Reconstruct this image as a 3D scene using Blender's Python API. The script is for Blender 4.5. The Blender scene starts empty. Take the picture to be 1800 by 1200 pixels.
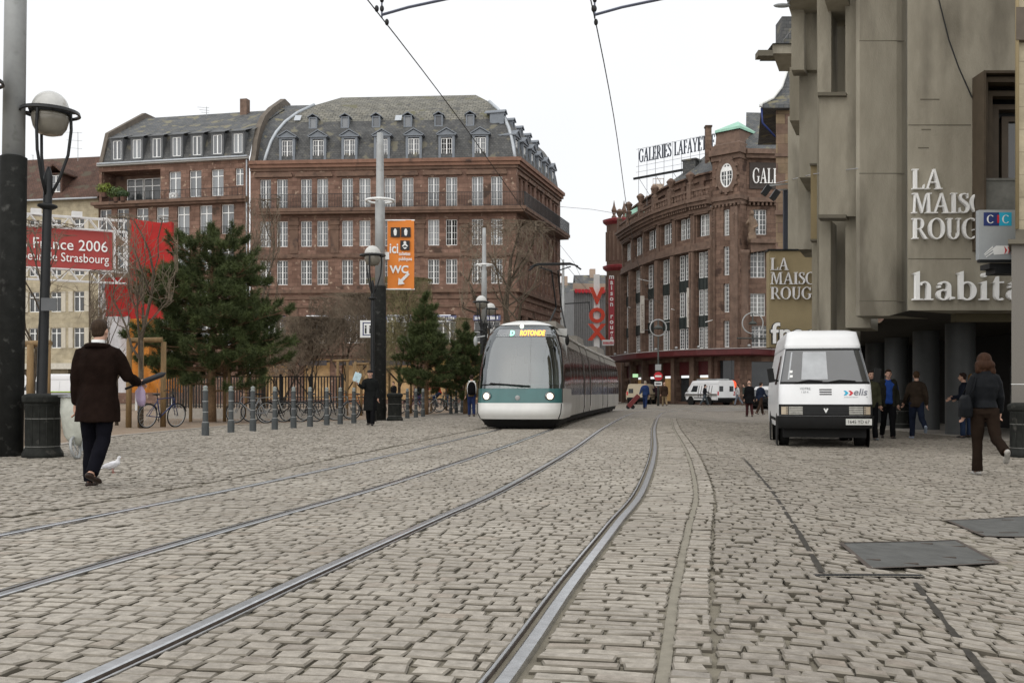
import bpy, bmesh, math, random
import numpy as np
from mathutils import Vector, Matrix, noise as mnoise
random.seed(7); np.random.seed(7)
C = bpy.context
SC = C.scene
COL = SC.collection
R = math.radians

# ---------------------------------------------------------------- camera
cam_d = bpy.data.cameras.new('camera'); cam = bpy.data.objects.new('camera', cam_d); COL.objects.link(cam)
cam.location = (0, 0, 1.0); cam.rotation_euler = (R(90), 0, 0)
cam_d.lens = 36; cam_d.sensor_width = 36; cam_d.shift_y = 90/1800
cam_d.clip_start = .1; cam_d.clip_end = 2000
SC.camera = cam
# ---------------------------------------------------------------- sky (overcast) and sun
SUN_EL, SUN_AZ = 42, 200      # azimuth measured clockwise from +Y
world = bpy.data.worlds.new('World'); SC.world = world; world.use_nodes = True
nt = world.node_tree; nt.nodes.clear()
sky = nt.nodes.new('ShaderNodeTexSky'); sky.sky_type = 'NISHITA'; sky.sun_disc = False
sky.sun_elevation = R(SUN_EL); sky.sun_rotation = R(SUN_AZ); sky.dust_density = 4; sky.air_density = 1.0
mx = nt.nodes.new('ShaderNodeMix'); mx.data_type = 'RGBA'; mx.inputs[0].default_value = .92   # cloud cover over the blue sky
mx.inputs[7].default_value = (12.9, 13.0, 13.1, 1)
tc = nt.nodes.new('ShaderNodeTexCoord'); nz = nt.nodes.new('ShaderNodeTexNoise'); nz.inputs['Scale'].default_value = 2.2; nz.inputs['Detail'].default_value = 4
rp = nt.nodes.new('ShaderNodeValToRGB'); rp.color_ramp.elements[0].color = (.93, .935, .945, 1); rp.color_ramp.elements[0].position = .3; rp.color_ramp.elements[1].color = (1, 1, 1, 1); rp.color_ramp.elements[1].position = .62
mu = nt.nodes.new('ShaderNodeMix'); mu.data_type = 'RGBA'; mu.blend_type = 'MULTIPLY'; mu.inputs[0].default_value = 1
bg = nt.nodes.new('ShaderNodeBackground'); bg.inputs[1].default_value = .075
wo = nt.nodes.new('ShaderNodeOutputWorld')
L_ = nt.links.new
L_(sky.outputs[0], mx.inputs[6]); L_(tc.outputs['Generated'], nz.inputs['Vector']); L_(nz.outputs[0], rp.inputs[0])
L_(mx.outputs[2], mu.inputs[6]); L_(rp.outputs[0], mu.inputs[7]); L_(mu.outputs[2], bg.inputs[0]); L_(bg.outputs[0], wo.inputs[0])
sun_d = bpy.data.lights.new('sun', 'SUN'); sun = bpy.data.objects.new('sun', sun_d); COL.objects.link(sun)
sun_d.energy = 1.5; sun_d.angle = R(110); sun_d.color = (1, .96, .9)
_az, _el = R(SUN_AZ), R(SUN_EL)
_sd = Vector((math.sin(_az)*math.cos(_el), math.cos(_az)*math.cos(_el), math.sin(_el)))
sun.rotation_euler = _sd.to_track_quat('Z', 'Y').to_euler()
SC.view_settings.view_transform = 'Standard'; SC.view_settings.look = 'None'
SC.view_settings.exposure = .2; SC.view_settings.gamma = 1
SC.render.engine = 'CYCLES'; SC.cycles.use_denoising = True; SC.cycles.max_bounces = 5
SC.cycles.diffuse_bounces = 3; SC.cycles.glossy_bounces = 3; SC.cycles.transparent_max_bounces = 6

# ---------------------------------------------------------------- track geometry and ground height
def catmull(pts, n=12):
    P = [Vector(p) for p in pts]; out = []
    for i in range(len(P)-1):
        p0 = P[max(0, i-1)]; p1 = P[i]; p2 = P[i+1]; p3 = P[min(len(P)-1, i+2)]
        for k in range(n):
            t = k/n
            out.append(.5*((2*p1)+(p2-p0)*t+(2*p0-5*p1+4*p2-p3)*t*t+(3*p1-p0-3*p2+p3)*t**3))
    out.append(P[-1]); return out
RT_PTS = [(-2.2,-4),(-1.9,-1.5),(-1.36,0.9),(-.78,3.5),(-.4,5.5),(.1,8),(.69,11),(1.78,18),(3.45,30),(5.75,45),(7.25,53),(9.2,58.5),(12.3,63),(17,66),(25,67.6),(45,69)]
def resample(P, step):
    d = [0]
    for a, b in zip(P, P[1:]): d.append(d[-1]+(b-a).length)
    n = int(d[-1]/step); ss = np.linspace(0, d[-1], n+1)
    xs = np.interp(ss, d, [p[0] for p in P]); ys = np.interp(ss, d, [p[1] for p in P])
    return ss, np.stack([xs, ys], 1)
RS, RC = resample(catmull(RT_PTS, 16), .25)
_t = np.gradient(RC, axis=0); _t /= np.linalg.norm(_t, axis=1)[:, None]
for _ in range(3): _t[1:-1] = (_t[:-2]+_t[1:-1]+_t[2:])/3
_t /= np.linalg.norm(_t, axis=1)[:, None]
RN = np.stack([_t[:, 1], -_t[:, 0]], 1)       # to the right of travel
def at_track(s, o):
    s = np.asarray(s, float); o = np.asarray(o, float)
    x = np.interp(s, RS, RC[:, 0])+o*np.interp(s, RS, RN[:, 0]); y = np.interp(s, RS, RC[:, 1])+o*np.interp(s, RS, RN[:, 1])
    return x, y
_rrx, _rry = at_track(RS[RC[:, 1] < 52], .72)
def sm(a, b, x):
    t = np.clip((np.asarray(x, float)-a)/(b-a), 0, 1); return t*t*(3-2*t)
def gz(X, Y):
    xr = np.interp(Y, _rry, _rrx)
    return -.17*sm(.7, 3.2, X-xr)*(1-sm(52, 78, Y))
def g(X, Y): return float(gz(X, Y))
def G(px, py):
    Y = 1800/(py-690)
    for _ in range(20):
        X = (px-900)/1800*Y; Y = 1800*(1-g(X, Y))/(py-690)
    return (px-900)/1800*Y, Y
def W(px, py, Y): return Vector(((px-900)/1800*Y, Y, 1+(690-py)/1800*Y))
def XP(px, Y): return (px-900)/1800*Y
def ZP(py, Y): return 1+(690-py)/1800*Y

# ---------------------------------------------------------------- materials
MATS = {}
def nodes_of(m): return m.node_tree.nodes, m.node_tree.links
def M(name, col, rough=.7, metal=0, var=.12, scale=4., col2=None, bump=0, bscale=None, spec=.4, emit=None, estr=1, coat=0, ior=None, stain=None, stretch=None, alpha=1, detail=5):
    """surface with a noise-mottled colour (object space metres)"""
    if name in MATS: return MATS[name]
    m = bpy.data.materials.new(name); m.use_nodes = True; MATS[name] = m
    n, l = nodes_of(m); b = n['Principled BSDF']
    b.inputs['Roughness'].default_value = rough; b.inputs['Metallic'].default_value = metal
    b.inputs['Specular IOR Level'].default_value = spec
    if ior: b.inputs['IOR'].default_value = ior
    if coat: b.inputs['Coat Weight'].default_value = coat; b.inputs['Coat Roughness'].default_value = .08
    b.inputs['Alpha'].default_value = alpha
    if emit: b.inputs['Emission Color'].default_value = (*emit, 1); b.inputs['Emission Strength'].default_value = estr
    geo = n.new('ShaderNodeTexCoord'); vec = geo.outputs['Object']
    if stretch:
        mp = n.new('ShaderNodeMapping'); mp.inputs['Scale'].default_value = stretch; l.new(vec, mp.inputs[0]); vec = mp.outputs[0]
    tx = n.new('ShaderNodeTexNoise'); tx.inputs['Scale'].default_value = scale; tx.inputs['Detail'].default_value = detail; tx.inputs['Roughness'].default_value = .65
    l.new(vec, tx.inputs['Vector'])
    rp = n.new('ShaderNodeValToRGB'); e = rp.color_ramp.elements
    c2 = col2 or tuple(min(1, c*(1+var)) for c in col); c1 = tuple(c*(1-var) for c in col) if not col2 else col
    e[0].position = .32; e[0].color = (*c1, 1); e[1].position = .68; e[1].color = (*c2, 1)
    l.new(tx.outputs[0], rp.inputs[0]); out = rp.outputs[0]
    if stain:
        t2 = n.new('ShaderNodeTexNoise'); t2.inputs['Scale'].default_value = stain[1]; t2.inputs['Detail'].default_value = 6
        l.new(vec, t2.inputs['Vector'])
        r2 = n.new('ShaderNodeValToRGB'); r2.color_ramp.elements[0].position = stain[2]; r2.color_ramp.elements[1].position = min(1, stain[2]+.14)
        l.new(t2.outputs[0], r2.inputs[0])
        mx = n.new('ShaderNodeMix'); mx.data_type = 'RGBA'; l.new(r2.outputs[0], mx.inputs[0]); l.new(out, mx.inputs[6]); mx.inputs[7].default_value = (*stain[0], 1); out = mx.outputs[2]
    l.new(out, b.inputs['Base Color'])
    if bump:
        t3 = n.new('ShaderNodeTexNoise'); t3.inputs['Scale'].default_value = bscale or scale*6; t3.inputs['Detail'].default_value = 4
        l.new(vec, t3.inputs['Vector'])
        bp = n.new('ShaderNodeBump'); bp.inputs['Strength'].default_value = bump; bp.inputs['Distance'].default_value = .02
        l.new(t3.outputs[0], bp.inputs['Height']); l.new(bp.outputs[0], b.inputs['Normal'])
    return m
def BRICK(name, c1, c2, mortar, bw, bh, msize=.012, rough=.85, patches=None, bump=.4, squash=1., offset=.5, warp=0, stain=None, spec=.25, bias=0):
    """coursed blocks / slates / tiles in UV metres"""
    if name in MATS: return MATS[name]
    m = bpy.data.materials.new(name); m.use_nodes = True; MATS[name] = m
    n, l = nodes_of(m); b = n['Principled BSDF']; b.inputs['Roughness'].default_value = rough; b.inputs['Specular IOR Level'].default_value = spec
    uv = n.new('ShaderNodeUVMap'); vec = uv.outputs[0]
    if warp:
        wn = n.new('ShaderNodeTexNoise'); wn.inputs['Scale'].default_value = 1.2; l.new(vec, wn.inputs['Vector'])
        ma = n.new('ShaderNodeMix'); ma.data_type = 'RGBA'; ma.blend_type = 'LINEAR_LIGHT'; ma.inputs[0].default_value = warp
        l.new(vec, ma.inputs[6]); l.new(wn.outputs[1], ma.inputs[7]); vec = ma.outputs[2]
    br = n.new('ShaderNodeTexBrick'); br.inputs['Scale'].default_value = 1
    br.inputs['Color1'].default_value = (*c1, 1); br.inputs['Color2'].default_value = (*c2, 1); br.inputs['Mortar'].default_value = (*mortar, 1)
    br.inputs['Mortar Size'].default_value = msize; br.inputs['Brick Width'].default_value = bw; br.inputs['Row Height'].default_value = bh
    br.inputs['Mortar Smooth'].default_value = .2; br.inputs['Bias'].default_value = bias; br.offset = offset
    l.new(vec, br.inputs['Vector'])
    tx = n.new('ShaderNodeTexNoise'); tx.inputs['Scale'].default_value = 1.1; tx.inputs['Detail'].default_value = 8; tx.inputs['Roughness'].default_value = .7
    l.new(vec, tx.inputs['Vector'])
    rp = n.new('ShaderNodeValToRGB'); rp.color_ramp.elements[0].position = .3; rp.color_ramp.elements[0].color = (.62, .62, .62, 1); rp.color_ramp.elements[1].position = .7; rp.color_ramp.elements[1].color = (1.3, 1.3, 1.3, 1)
    l.new(tx.outputs[0], rp.inputs[0])
    mx = n.new('ShaderNodeMix'); mx.data_type = 'RGBA'; mx.blend_type = 'MULTIPLY'; mx.inputs[0].default_value = 1
    l.new(br.outputs[0], mx.inputs[6]); l.new(rp.outputs[0], mx.inputs[7]); out = mx.outputs[2]
    for st in (patches or []):
        col, sc, thr = st
        t2 = n.new('ShaderNodeTexNoise'); t2.inputs['Scale'].default_value = sc; t2.inputs['Detail'].default_value = 5; l.new(vec, t2.inputs['Vector'])
        r2 = n.new('ShaderNodeValToRGB'); r2.color_ramp.elements[0].position = thr; r2.color_ramp.elements[1].position = thr+.06; l.new(t2.outputs[0], r2.inputs[0])
        m2 = n.new('ShaderNodeMix'); m2.data_type = 'RGBA'; l.new(r2.outputs[0], m2.inputs[0]); l.new(out, m2.inputs[6]); m2.inputs[7].default_value = (*col, 1); out = m2.outputs[2]
    l.new(out, b.inputs['Base Color'])
    if bump:
        bp = n.new('ShaderNodeBump'); bp.inputs['Strength'].default_value = bump; bp.inputs['Distance'].default_value = .02
        ad = n.new('ShaderNodeMath'); ad.operation = 'MULTIPLY_ADD'; ad.inputs[1].default_value = .5
        iv = n.new('ShaderNodeMath'); iv.operation = 'SUBTRACT'; iv.inputs[0].default_value = 1; l.new(br.outputs['Fac'], iv.inputs[1])
        t4 = n.new('ShaderNodeTexNoise'); t4.inputs['Scale'].default_value = 18; l.new(vec, t4.inputs['Vector'])
        l.new(t4.outputs[0], ad.inputs[0]); l.new(iv.outputs[0], ad.inputs[2]); l.new(ad.outputs[0], bp.inputs['Height']); l.new(bp.outputs[0], b.inputs['Normal'])
    return m

# ---------------------------------------------------------------- mesh builder
class MB:
    def __init__(s, F=None): s.v = []; s.f = []; s.mi = []; s.uv = []; s.F = F or Matrix(); s.cm = 0; s.sm = []; s.smooth = False
    def face(s, pts, uv=None):
        """pts in local coords; uv by box projection in metres"""
        pts = [Vector(p) for p in pts]
        if uv is None:
            nn = Vector((0, 0, 0))
            for i in range(len(pts)):
                a, b = pts[i], pts[(i+1) % len(pts)]; nn += a.cross(b)
            ax, ay, az = abs(nn.x), abs(nn.y), abs(nn.z)
            if az >= ax and az >= ay: uv = [(p.x, p.y) for p in pts]
            elif ay >= ax: uv = [(p.x, p.z) for p in pts]
            else: uv = [(p.y, p.z) for p in pts]
        k = len(s.v); s.v += [tuple(s.F @ p) for p in pts]; s.f.append(tuple(range(k, k+len(pts)))); s.uv += uv; s.mi.append(s.cm); s.sm.append(s.smooth)
    def quad(s, a, b, c, d): s.face((a, b, c, d))
    def grid(s, P, closed_u=False, closed_v=False, flip=False):
        """P[i][j] rows of points sharing vertices"""
        k = len(s.v); nu, nv = len(P), len(P[0])
        for row in P:
            for p in row: s.v.append(tuple(s.F @ Vector(p)))
        for i in range(nu if closed_u else nu-1):
            for j in range(nv if closed_v else nv-1):
                a = k+i*nv+j; b = k+i*nv+(j+1) % nv; c = k+((i+1) % nu)*nv+(j+1) % nv; d = k+((i+1) % nu)*nv+j
                q = (a, d, c, b) if flip else (a, b, c, d)
                s.f.append(q); s.mi.append(s.cm); s.sm.append(s.smooth)
                i2 = i+1; j2 = j+1
                u = [(j*.1, i*.1), (j2*.1, i*.1), (j2*.1, i2*.1), (j*.1, i2*.1)]
                s.uv += [u[0], u[3], u[2], u[1]] if flip else u
        return k
    def poly(s, idx):
        s.f.append(tuple(idx)); s.mi.append(s.cm); s.sm.append(False); s.uv += [(0, 0)]*len(idx)
    def box(s, x0, x1, y0, y1, z0, z1):
        if x0 > x1: x0, x1 = x1, x0
        if y0 > y1: y0, y1 = y1, y0
        if z0 > z1: z0, z1 = z1, z0
        s.quad((x0,y0,z0),(x1,y0,z0),(x1,y0,z1),(x0,y0,z1)); s.quad((x1,y1,z0),(x0,y1,z0),(x0,y1,z1),(x1,y1,z1))
        s.quad((x0,y1,z0),(x0,y0,z0),(x0,y0,z1),(x0,y1,z1)); s.quad((x1,y0,z0),(x1,y1,z0),(x1,y1,z1),(x1,y0,z1))
        s.quad((x0,y0,z1),(x1,y0,z1),(x1,y1,z1),(x0,y1,z1)); s.quad((x0,y1,z0),(x1,y1,z0),(x1,y0,z0),(x0,y0,z0))
    def obox(s, c, size, rot=None):
        F = s.F; s.F = F @ Matrix.Translation(c) @ (rot.to_4x4() if rot is not None else Matrix())
        a, b, d = size[0]/2, size[1]/2, size[2]/2; s.box(-a, a, -b, b, -d, d); s.F = F
    def bar(s, p, q, w, h=None):
        p, q = Vector(p), Vector(q); d = q-p
        if d.length < 1e-6: return
        s.obox((p+q)/2, (w, h or w, d.length), d.to_track_quat('Z', 'Y').to_matrix())
    def tube(s, pts, rad, n=8, cap=True, round_cap=False, squash=1.):
        pts = [Vector(p) for p in pts]; m = len(pts)
        if not hasattr(rad, '__len__'): rad = [rad]*m
        rings = []; up = None
        for i, p in enumerate(pts):
            t = (pts[min(i+1, m-1)]-pts[max(i-1, 0)])
            t = t.normalized() if t.length > 1e-9 else Vector((0, 0, 1))
            if up is None: up = Vector((0, 0, 1)) if abs(t.z) < .9 else Vector((0, 1, 0))
            x = t.cross(up)
            if x.length < 1e-4: x = t.cross(Vector((1, 0, 0)))
            x.normalize(); y = x.cross(t).normalized(); up = y
            rings.append([p+(x*math.cos(2*math.pi*k/n)*rad[i]+y*math.sin(2*math.pi*k/n)*rad[i]*squash) for k in range(n)])
            if round_cap and i in (0, m-1):
                extra = []
                sg = -1 if i == 0 else 1
                for a in (.5, .86):
                    r = math.sqrt(1-a*a); extra.append([p+t*sg*rad[i]*a+(x*math.cos(2*math.pi*k/n)*rad[i]*r+y*math.sin(2*math.pi*k/n)*rad[i]*r*squash) for k in range(n)])
                if i == 0: rings = extra[::-1]+rings
                else: rings += extra
        k = s.grid(rings, closed_v=True, flip=False)
        if cap:
            s.poly([k+j for j in range(n)][::-1]); s.poly([k+(len(rings)-1)*n+j for j in range(n)])
    def lathe(s, prof, n=24, c=(0, 0, 0), cap=True):
        """prof [(r,z)] bottom to top around z"""
        c = Vector(c)
        rings = [[c+Vector((r*math.cos(2*math.pi*k/n), r*math.sin(2*math.pi*k/n), z)) for k in range(n)] for r, z in prof]
        k = s.grid(rings, closed_v=True)
        if cap:
            s.poly([k+j for j in range(n)][::-1]); s.poly([k+(len(rings)-1)*n+j for j in range(n)])
    def ell(s, c, r, rot=None, n=12, m=8):
        c = Vector(c); rings = []
        for i in range(m+1):
            ph = math.pi*(i/m-.5); ph = max(min(ph, 1.5), -1.5)
            ring = []
            for k in range(n):
                v = Vector((r[0]*math.cos(ph)*math.cos(2*math.pi*k/n), r[1]*math.cos(ph)*math.sin(2*math.pi*k/n), r[2]*math.sin(ph)))
                if rot is not None: v = rot @ v
                ring.append(c+v)
            rings.append(ring)
        k = s.grid(rings, closed_v=True); s.poly([k+j for j in range(n)][::-1]); s.poly([k+m*n+j for j in range(n)])
    def loft(s, rings, cap=True):
        """rings: (center, rx, ry) ellipses stacked"""
        n = 16
        P = [[Vector(c)+Vector((rx*math.cos(2*math.pi*k/n), ry*math.sin(2*math.pi*k/n), 0)) for k in range(n)] for c, rx, ry in rings]
        k = s.grid(P, closed_v=True)
        if cap:
            s.poly([k+j for j in range(n)][::-1]); s.poly([k+(len(P)-1)*n+j for j in range(n)])
    def prism(s, poly, y0, y1):
        """polygon in local xz extruded along y (front y0)"""
        n = len(poly); a = [(p[0], y0, p[1]) for p in poly]; b = [(p[0], y1, p[1]) for p in poly]
        s.face(a); s.face(b[::-1])
        for i in range(n):
            j = (i+1) % n; s.face((a[j], a[i], b[i], b[j]))
    def wall(s, u0, u1, w0, w1, ops, d=.22, v=0):
        """flat wall in local xz at y=v with openings (ua,ub,wa,wb[,depth]); reveals go to y=v+d"""
        us = sorted({u0, u1, *[o[0] for o in ops], *[o[1] for o in ops]}); ws = sorted({w0, w1, *[o[2] for o in ops], *[o[3] for o in ops]})
        us = [u for u in us if u0 <= u <= u1]; ws = [w for w in ws if w0 <= w <= w1]
        for a, b in zip(us, us[1:]):
            run = None
            for c, e in zip(ws, ws[1:]):
                mu_, mw = (a+b)/2, (c+e)/2
                if any(o[0] < mu_ < o[1] and o[2] < mw < o[3] for o in ops):
                    if run: s.quad((a, v, run[0]), (b, v, run[0]), (b, v, run[1]), (a, v, run[1])); run = None
                else: run = (run[0], e) if run else (c, e)
            if run: s.quad((a, v, run[0]), (b, v, run[0]), (b, v, run[1]), (a, v, run[1]))
        for o in ops:
            a, b, c, e = o[:4]; dd = v+(o[4] if len(o) > 4 else d)
            s.quad((a, v, c), (a, v, e), (a, dd, e), (a, dd, c)); s.quad((b, v, e), (b, v, c), (b, dd, c), (b, dd, e))
            s.quad((a, v, e), (b, v, e), (b, dd, e), (a, dd, e)); s.quad((b, v, c), (a, v, c), (a, dd, c), (b, dd, c))
    def mesh(s, name, mats, off=(0, 0, 0)):
        me = bpy.data.meshes.new(name)
        ox, oy, oz = off
        me.from_pydata([(x-ox, y-oy, z-oz) for x, y, z in s.v], [], s.f)
        if s.uv:
            ul = me.uv_layers.new(name='UVMap'); ul.data.foreach_set('uv', np.array(s.uv, 'f').ravel())
        for m in (mats if isinstance(mats, (list, tuple)) else [mats]): me.materials.append(m)
        me.polygons.foreach_set('material_index', s.mi); me.polygons.foreach_set('use_smooth', s.sm)
        me.update(); return me
    def build(s, name, mats, parent=None):
        o = bpy.data.objects.new(name, s.mesh(name, mats, wloc(parent))); COL.objects.link(o)
        if parent: o.parent = parent
        return o
def wloc(o):
    v = Vector((0, 0, 0))
    while o is not None: v += o.location; o = o.parent
    return v
def frame(P0, P1, z=0):
    """facade frame: x along the wall, y INTO the wall, z up"""
    U = Vector((P1[0]-P0[0], P1[1]-P0[1], 0)); Ln = U.length; U.normalize(); V = Vector((-U.y, U.x, 0))
    F = Matrix(((U.x, V.x, 0, P0[0]), (U.y, V.y, 0, P0[1]), (0, 0, 1, z), (0, 0, 0, 1)))
    return F, Ln
def tag(o, label, cat, group=None):
    o['label'] = label; o['category'] = cat
    if group: o['group'] = group
    return o
def thing(name, label, cat, loc=(0, 0, 0), group=None):
    o = bpy.data.objects.new(name, None); COL.objects.link(o); o.location = loc; o.empty_display_size = .3
    return tag(o, label, cat, group)
def link_mesh(name, me, parent=None, mat=None, label=None):
    o = bpy.data.objects.new(name, me); COL.objects.link(o)
    if parent: o.parent = parent
    if mat is not None: o.matrix_local = mat
    if label: o['label'] = label
    return o
def copy_tree(o, parent=None):
    c = o.copy(); COL.objects.link(c)
    if parent: c.parent = parent
    for ch in list(o.children): copy_tree(ch, c)
    return c
def struct(o): o['kind'] = 'structure'; return o
def eval_mesh(o, name):
    dg = C.evaluated_depsgraph_get(); me = bpy.data.meshes.new_from_object(o.evaluated_get(dg)); me.name = name
    d = o.data; bpy.data.objects.remove(o)
    return me
def remesh(mb, voxel, it=3, name='body', mats=None, off=(0, 0, 0), wrinkle=0, seed=0):
    me = mb.mesh(name, mats or [], off); o = bpy.data.objects.new('tmp', me); COL.objects.link(o)
    m = o.modifiers.new('r', 'REMESH'); m.mode = 'VOXEL'; m.voxel_size = voxel; m.use_smooth_shade = True
    if it: k = o.modifiers.new('s', 'SMOOTH'); k.factor = .5; k.iterations = it
    me2 = eval_mesh(o, name); bpy.data.meshes.remove(me)
    if wrinkle:
        n = len(me2.vertices); co = np.empty(n*3, 'f'); no = np.empty(n*3, 'f'); me2.vertices.foreach_get('co', co)
        me2.vertices.foreach_get('normal', no); co = co.reshape(-1, 3); no = no.reshape(-1, 3)
        h = np.array([mnoise.noise(Vector((x*7+seed, y*7, z*4)))+.5*mnoise.noise(Vector((x*16+seed, y*16, z*11))) for x, y, z in co])
        co += no*(h*wrinkle)[:, None]; me2.vertices.foreach_set('co', co.ravel()); me2.update()
    if mats:
        me2.materials.clear()
        for m_ in mats: me2.materials.append(m_)
    return me2
def text_mesh(s, size, depth=.02, name='lettering', align='LEFT', sx=1., bold=0):
    cu = bpy.data.curves.new('t', 'FONT'); cu.body = s; cu.size = size; cu.extrude = depth/2; cu.align_x = align; cu.resolution_u = 3; cu.offset = bold
    o = bpy.data.objects.new('t', cu); COL.objects.link(o); me = eval_mesh(o, name); bpy.data.curves.remove(cu)
    # stand it up: text x -> x, y -> z, faces -y
    me.transform(Matrix(((sx, 0, 0, 0), (0, 0, -1, 0), (0, 1, 0, 0), (0, 0, 0, 1)))); return me
def put_text(s, F, x, y, z, size, mat, parent, depth=.02, align='LEFT', sx=1., name='lettering', bold=0):
    me = text_mesh(s, size, depth, name, align, sx, bold); me.materials.clear(); me.materials.append(mat)
    return link_mesh(name, me, parent, Matrix.Translation(-wloc(parent)) @ F @ Matrix.Translation((x, y, z)))
# ---------------------------------------------------------------- serif lettering drawn glyph by glyph (cap height 1)
def _rc(a, b, c, d): return [(a, b), (c, b), (c, d), (a, d)]
def _arc(cx, cy, rx, ry, a0, a1, thick, thin, n=18):
    """quads along an elliptical arc; thick where the stroke runs vertically"""
    out = []; prev = None
    for i in range(n+1):
        a = R(a0+(a1-a0)*i/n); w = thin+(thick-thin)*abs(math.cos(a))**1.6
        p = (cx+rx*math.cos(a), cy+ry*math.sin(a)); q = (cx+(rx-w)*math.cos(a), cy+(ry-min(w, thin*1.4))*math.sin(a))
        if prev: out.append([prev[0], p, q, prev[1]] if a1 > a0 else [p, prev[0], prev[1], q])
        prev = (p, q)
    return out
def _str(pts, ws):
    out = []
    V2 = [Vector(p) for p in pts]; e = []
    for i, p in enumerate(V2):
        t = (V2[min(i+1, len(V2)-1)]-V2[max(0, i-1)]).normalized(); nn = Vector((-t.y, t.x))*ws[i]/2
        e.append((p+nn, p-nn))
    for a, b in zip(e, e[1:]): out.append([tuple(a[1]), tuple(b[1]), tuple(b[0]), tuple(a[0])])
    return out
def glyph(c):
    K, T, S = .15, .05, .045
    if c == 'L': return [_rc(.1,S,.25,1-S), _rc(.02,1-S,.33,1), _rc(.02,0,.62,S), [(.56,S),(.62,S),(.64,.24),(.61,.24)]], .66
    if c == 'I': return [_rc(.1,S,.25,1-S), _rc(.02,1-S,.33,1), _rc(.02,0,.33,S)], .35
    if c == 'A': return [[(.06,S),(.115,S),(.43,.97),(.39,1)], [(.56,S),(.74,S),(.46,1),(.36,1)], _rc(.2,.31,.6,.36), _rc(-.03,0,.21,S), _rc(.47,0,.83,S)], .82
    if c == 'M': return [[(.1,S),(.15,S),(.19,1-S),(.14,1-S)], [(.78,S),(.93,S),(.89,1),(.76,1)], [(.14,1),(.28,1),(.56,.1),(.49,.0)], [(.72,.94),(.78,1),(.53,0),(.49,.06)], _rc(0,0,.25,S), _rc(.68,0,1.03,S), _rc(.04,1-S,.2,1), _rc(.84,1-S,.99,1)], 1.05
    if c == 'S': return _str([(.47,.80),(.42,.92),(.30,.975),(.17,.94),(.10,.83),(.12,.70),(.25,.58),(.40,.47),(.49,.35),(.48,.18),(.39,.06),(.25,.025),(.12,.07),(.06,.22)], [.03,.04,.05,.08,.11,.13,.15,.15,.14,.12,.09,.05,.04,.03]) + [[(.44,.74),(.49,.74),(.49,.99),(.46,.99)], [(.04,.02),(.07,.02),(.09,.27),(.04,.27)]], .56
    if c == 'O': return _arc(.42,.5,.42,.515,0,360,K,T,32), .87
    if c == 'N': return [_rc(.1,S,.15,1-S), _rc(.72,0,.77,1-S), [(.06,1),(.22,1),(.77,.06),(.77,-.02),(.72,0)], _rc(.0,0,.25,S), _rc(.62,1-S,.87,1)], .9
    if c == 'R': return [_rc(.1,S,.25,1-S), _rc(.02,1-S,.4,1), _rc(.02,0,.33,S), _rc(.25,.46,.4,.5)] + _arc(.38,.73,.24,.27,-90,90,.14,T) + [[(.34,.47),(.47,.47),(.78,.03),(.86,0),(.66,0)]], .82
    if c == 'U': return [_rc(.1,.3,.25,1-S), _rc(.62,.3,.67,1-S), _rc(.02,1-S,.33,1), _rc(.53,1-S,.76,1)] + _arc(.385,.3,.285,.32,180,360,.12,T), .79
    if c == 'G': return _arc(.44,.5,.42,.515,40,318,K,T,28) + [_rc(.64,.14,.77,.42), _rc(.55,.42,.84,.46), [(.72,.7),(.76,.7),(.76,.99),(.73,.96)]], .86
    if c == 'E': return [_rc(.1,S,.25,1-S), _rc(.02,1-S,.58,1), _rc(.02,0,.62,S), _rc(.25,.49,.45,.535), _rc(.43,.4,.46,.62), [(.54,.78),(.57,.78),(.58,1-S),(.53,1-S)], [(.57,S),(.62,S),(.63,.24),(.6,.24)]], .66
    if c == 'F': return [_rc(.1,S,.25,1-S), _rc(.02,1-S,.58,1), _rc(.02,0,.35,S), _rc(.25,.47,.45,.515), _rc(.43,.38,.46,.6), [(.54,.76),(.57,.76),(.58,1-S),(.53,1-S)]], .62
    if c == 'Y': return [_rc(.32,S,.46,.46), _rc(.22,0,.56,S), [(.32,.44),(.42,.44),(.2,1-S),(.05,1-S)], [(.4,.44),(.46,.48),(.71,1-S),(.66,1-S)], _rc(-.02,1-S,.29,1), _rc(.57,1-S,.79,1)], .77
    if c == 'T': return [_rc(.27,S,.42,1-S), _rc(.03,1-S,.66,1), _rc(.17,0,.52,S), [(.03,.76),(.06,.76),(.1,1-S),(.03,1-S)], [(.63,.76),(.66,.76),(.66,1-S),(.59,1-S)]], .69
    if c == "'": return [[(.04,.72),(.08,.72),(.12,1),(.0,1)]], .14
    if c == 'h': return [_rc(.08,S,.21,.96), [(-.01,.93),(.21,1.02),(.21,.95),(.08,.90)], _rc(.0,0,.3,S), _rc(.43,S,.56,.42), _rc(.36,0,.64,S)] + _arc(.36,.42,.2,.24,0,150,.12,.05), .67
    if c == 'b': return [_rc(.08,.03,.21,.96), [(-.01,.93),(.21,1.02),(.21,.95),(.08,.90)]] + _arc(.33,.32,.29,.335,-140,140,.14,.05,24), .66
    if c == 'a': return _arc(.27,.46,.21,.2,0,150,.12,.05) + [_rc(.35,.09,.48,.46), [(.42,0),(.6,.05),(.6,.1),(.44,.12)], [(.05,.5),(.15,.5),(.16,.44),(.08,.42)]] + _arc(.24,.185,.21,.195,60,350,.12,.045,20) + _str([(.34,.36),(.42,.42)], [.05,.05]), .61
    if c == 'i': return [_rc(.1,S,.23,.6), [(.0,.6),(.23,.68),(.23,.6),(.1,.56)], _rc(.02,0,.31,S)] + _arc(.165,.88,.08,.08,0,360,.0799,.0799,12), .34
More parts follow.
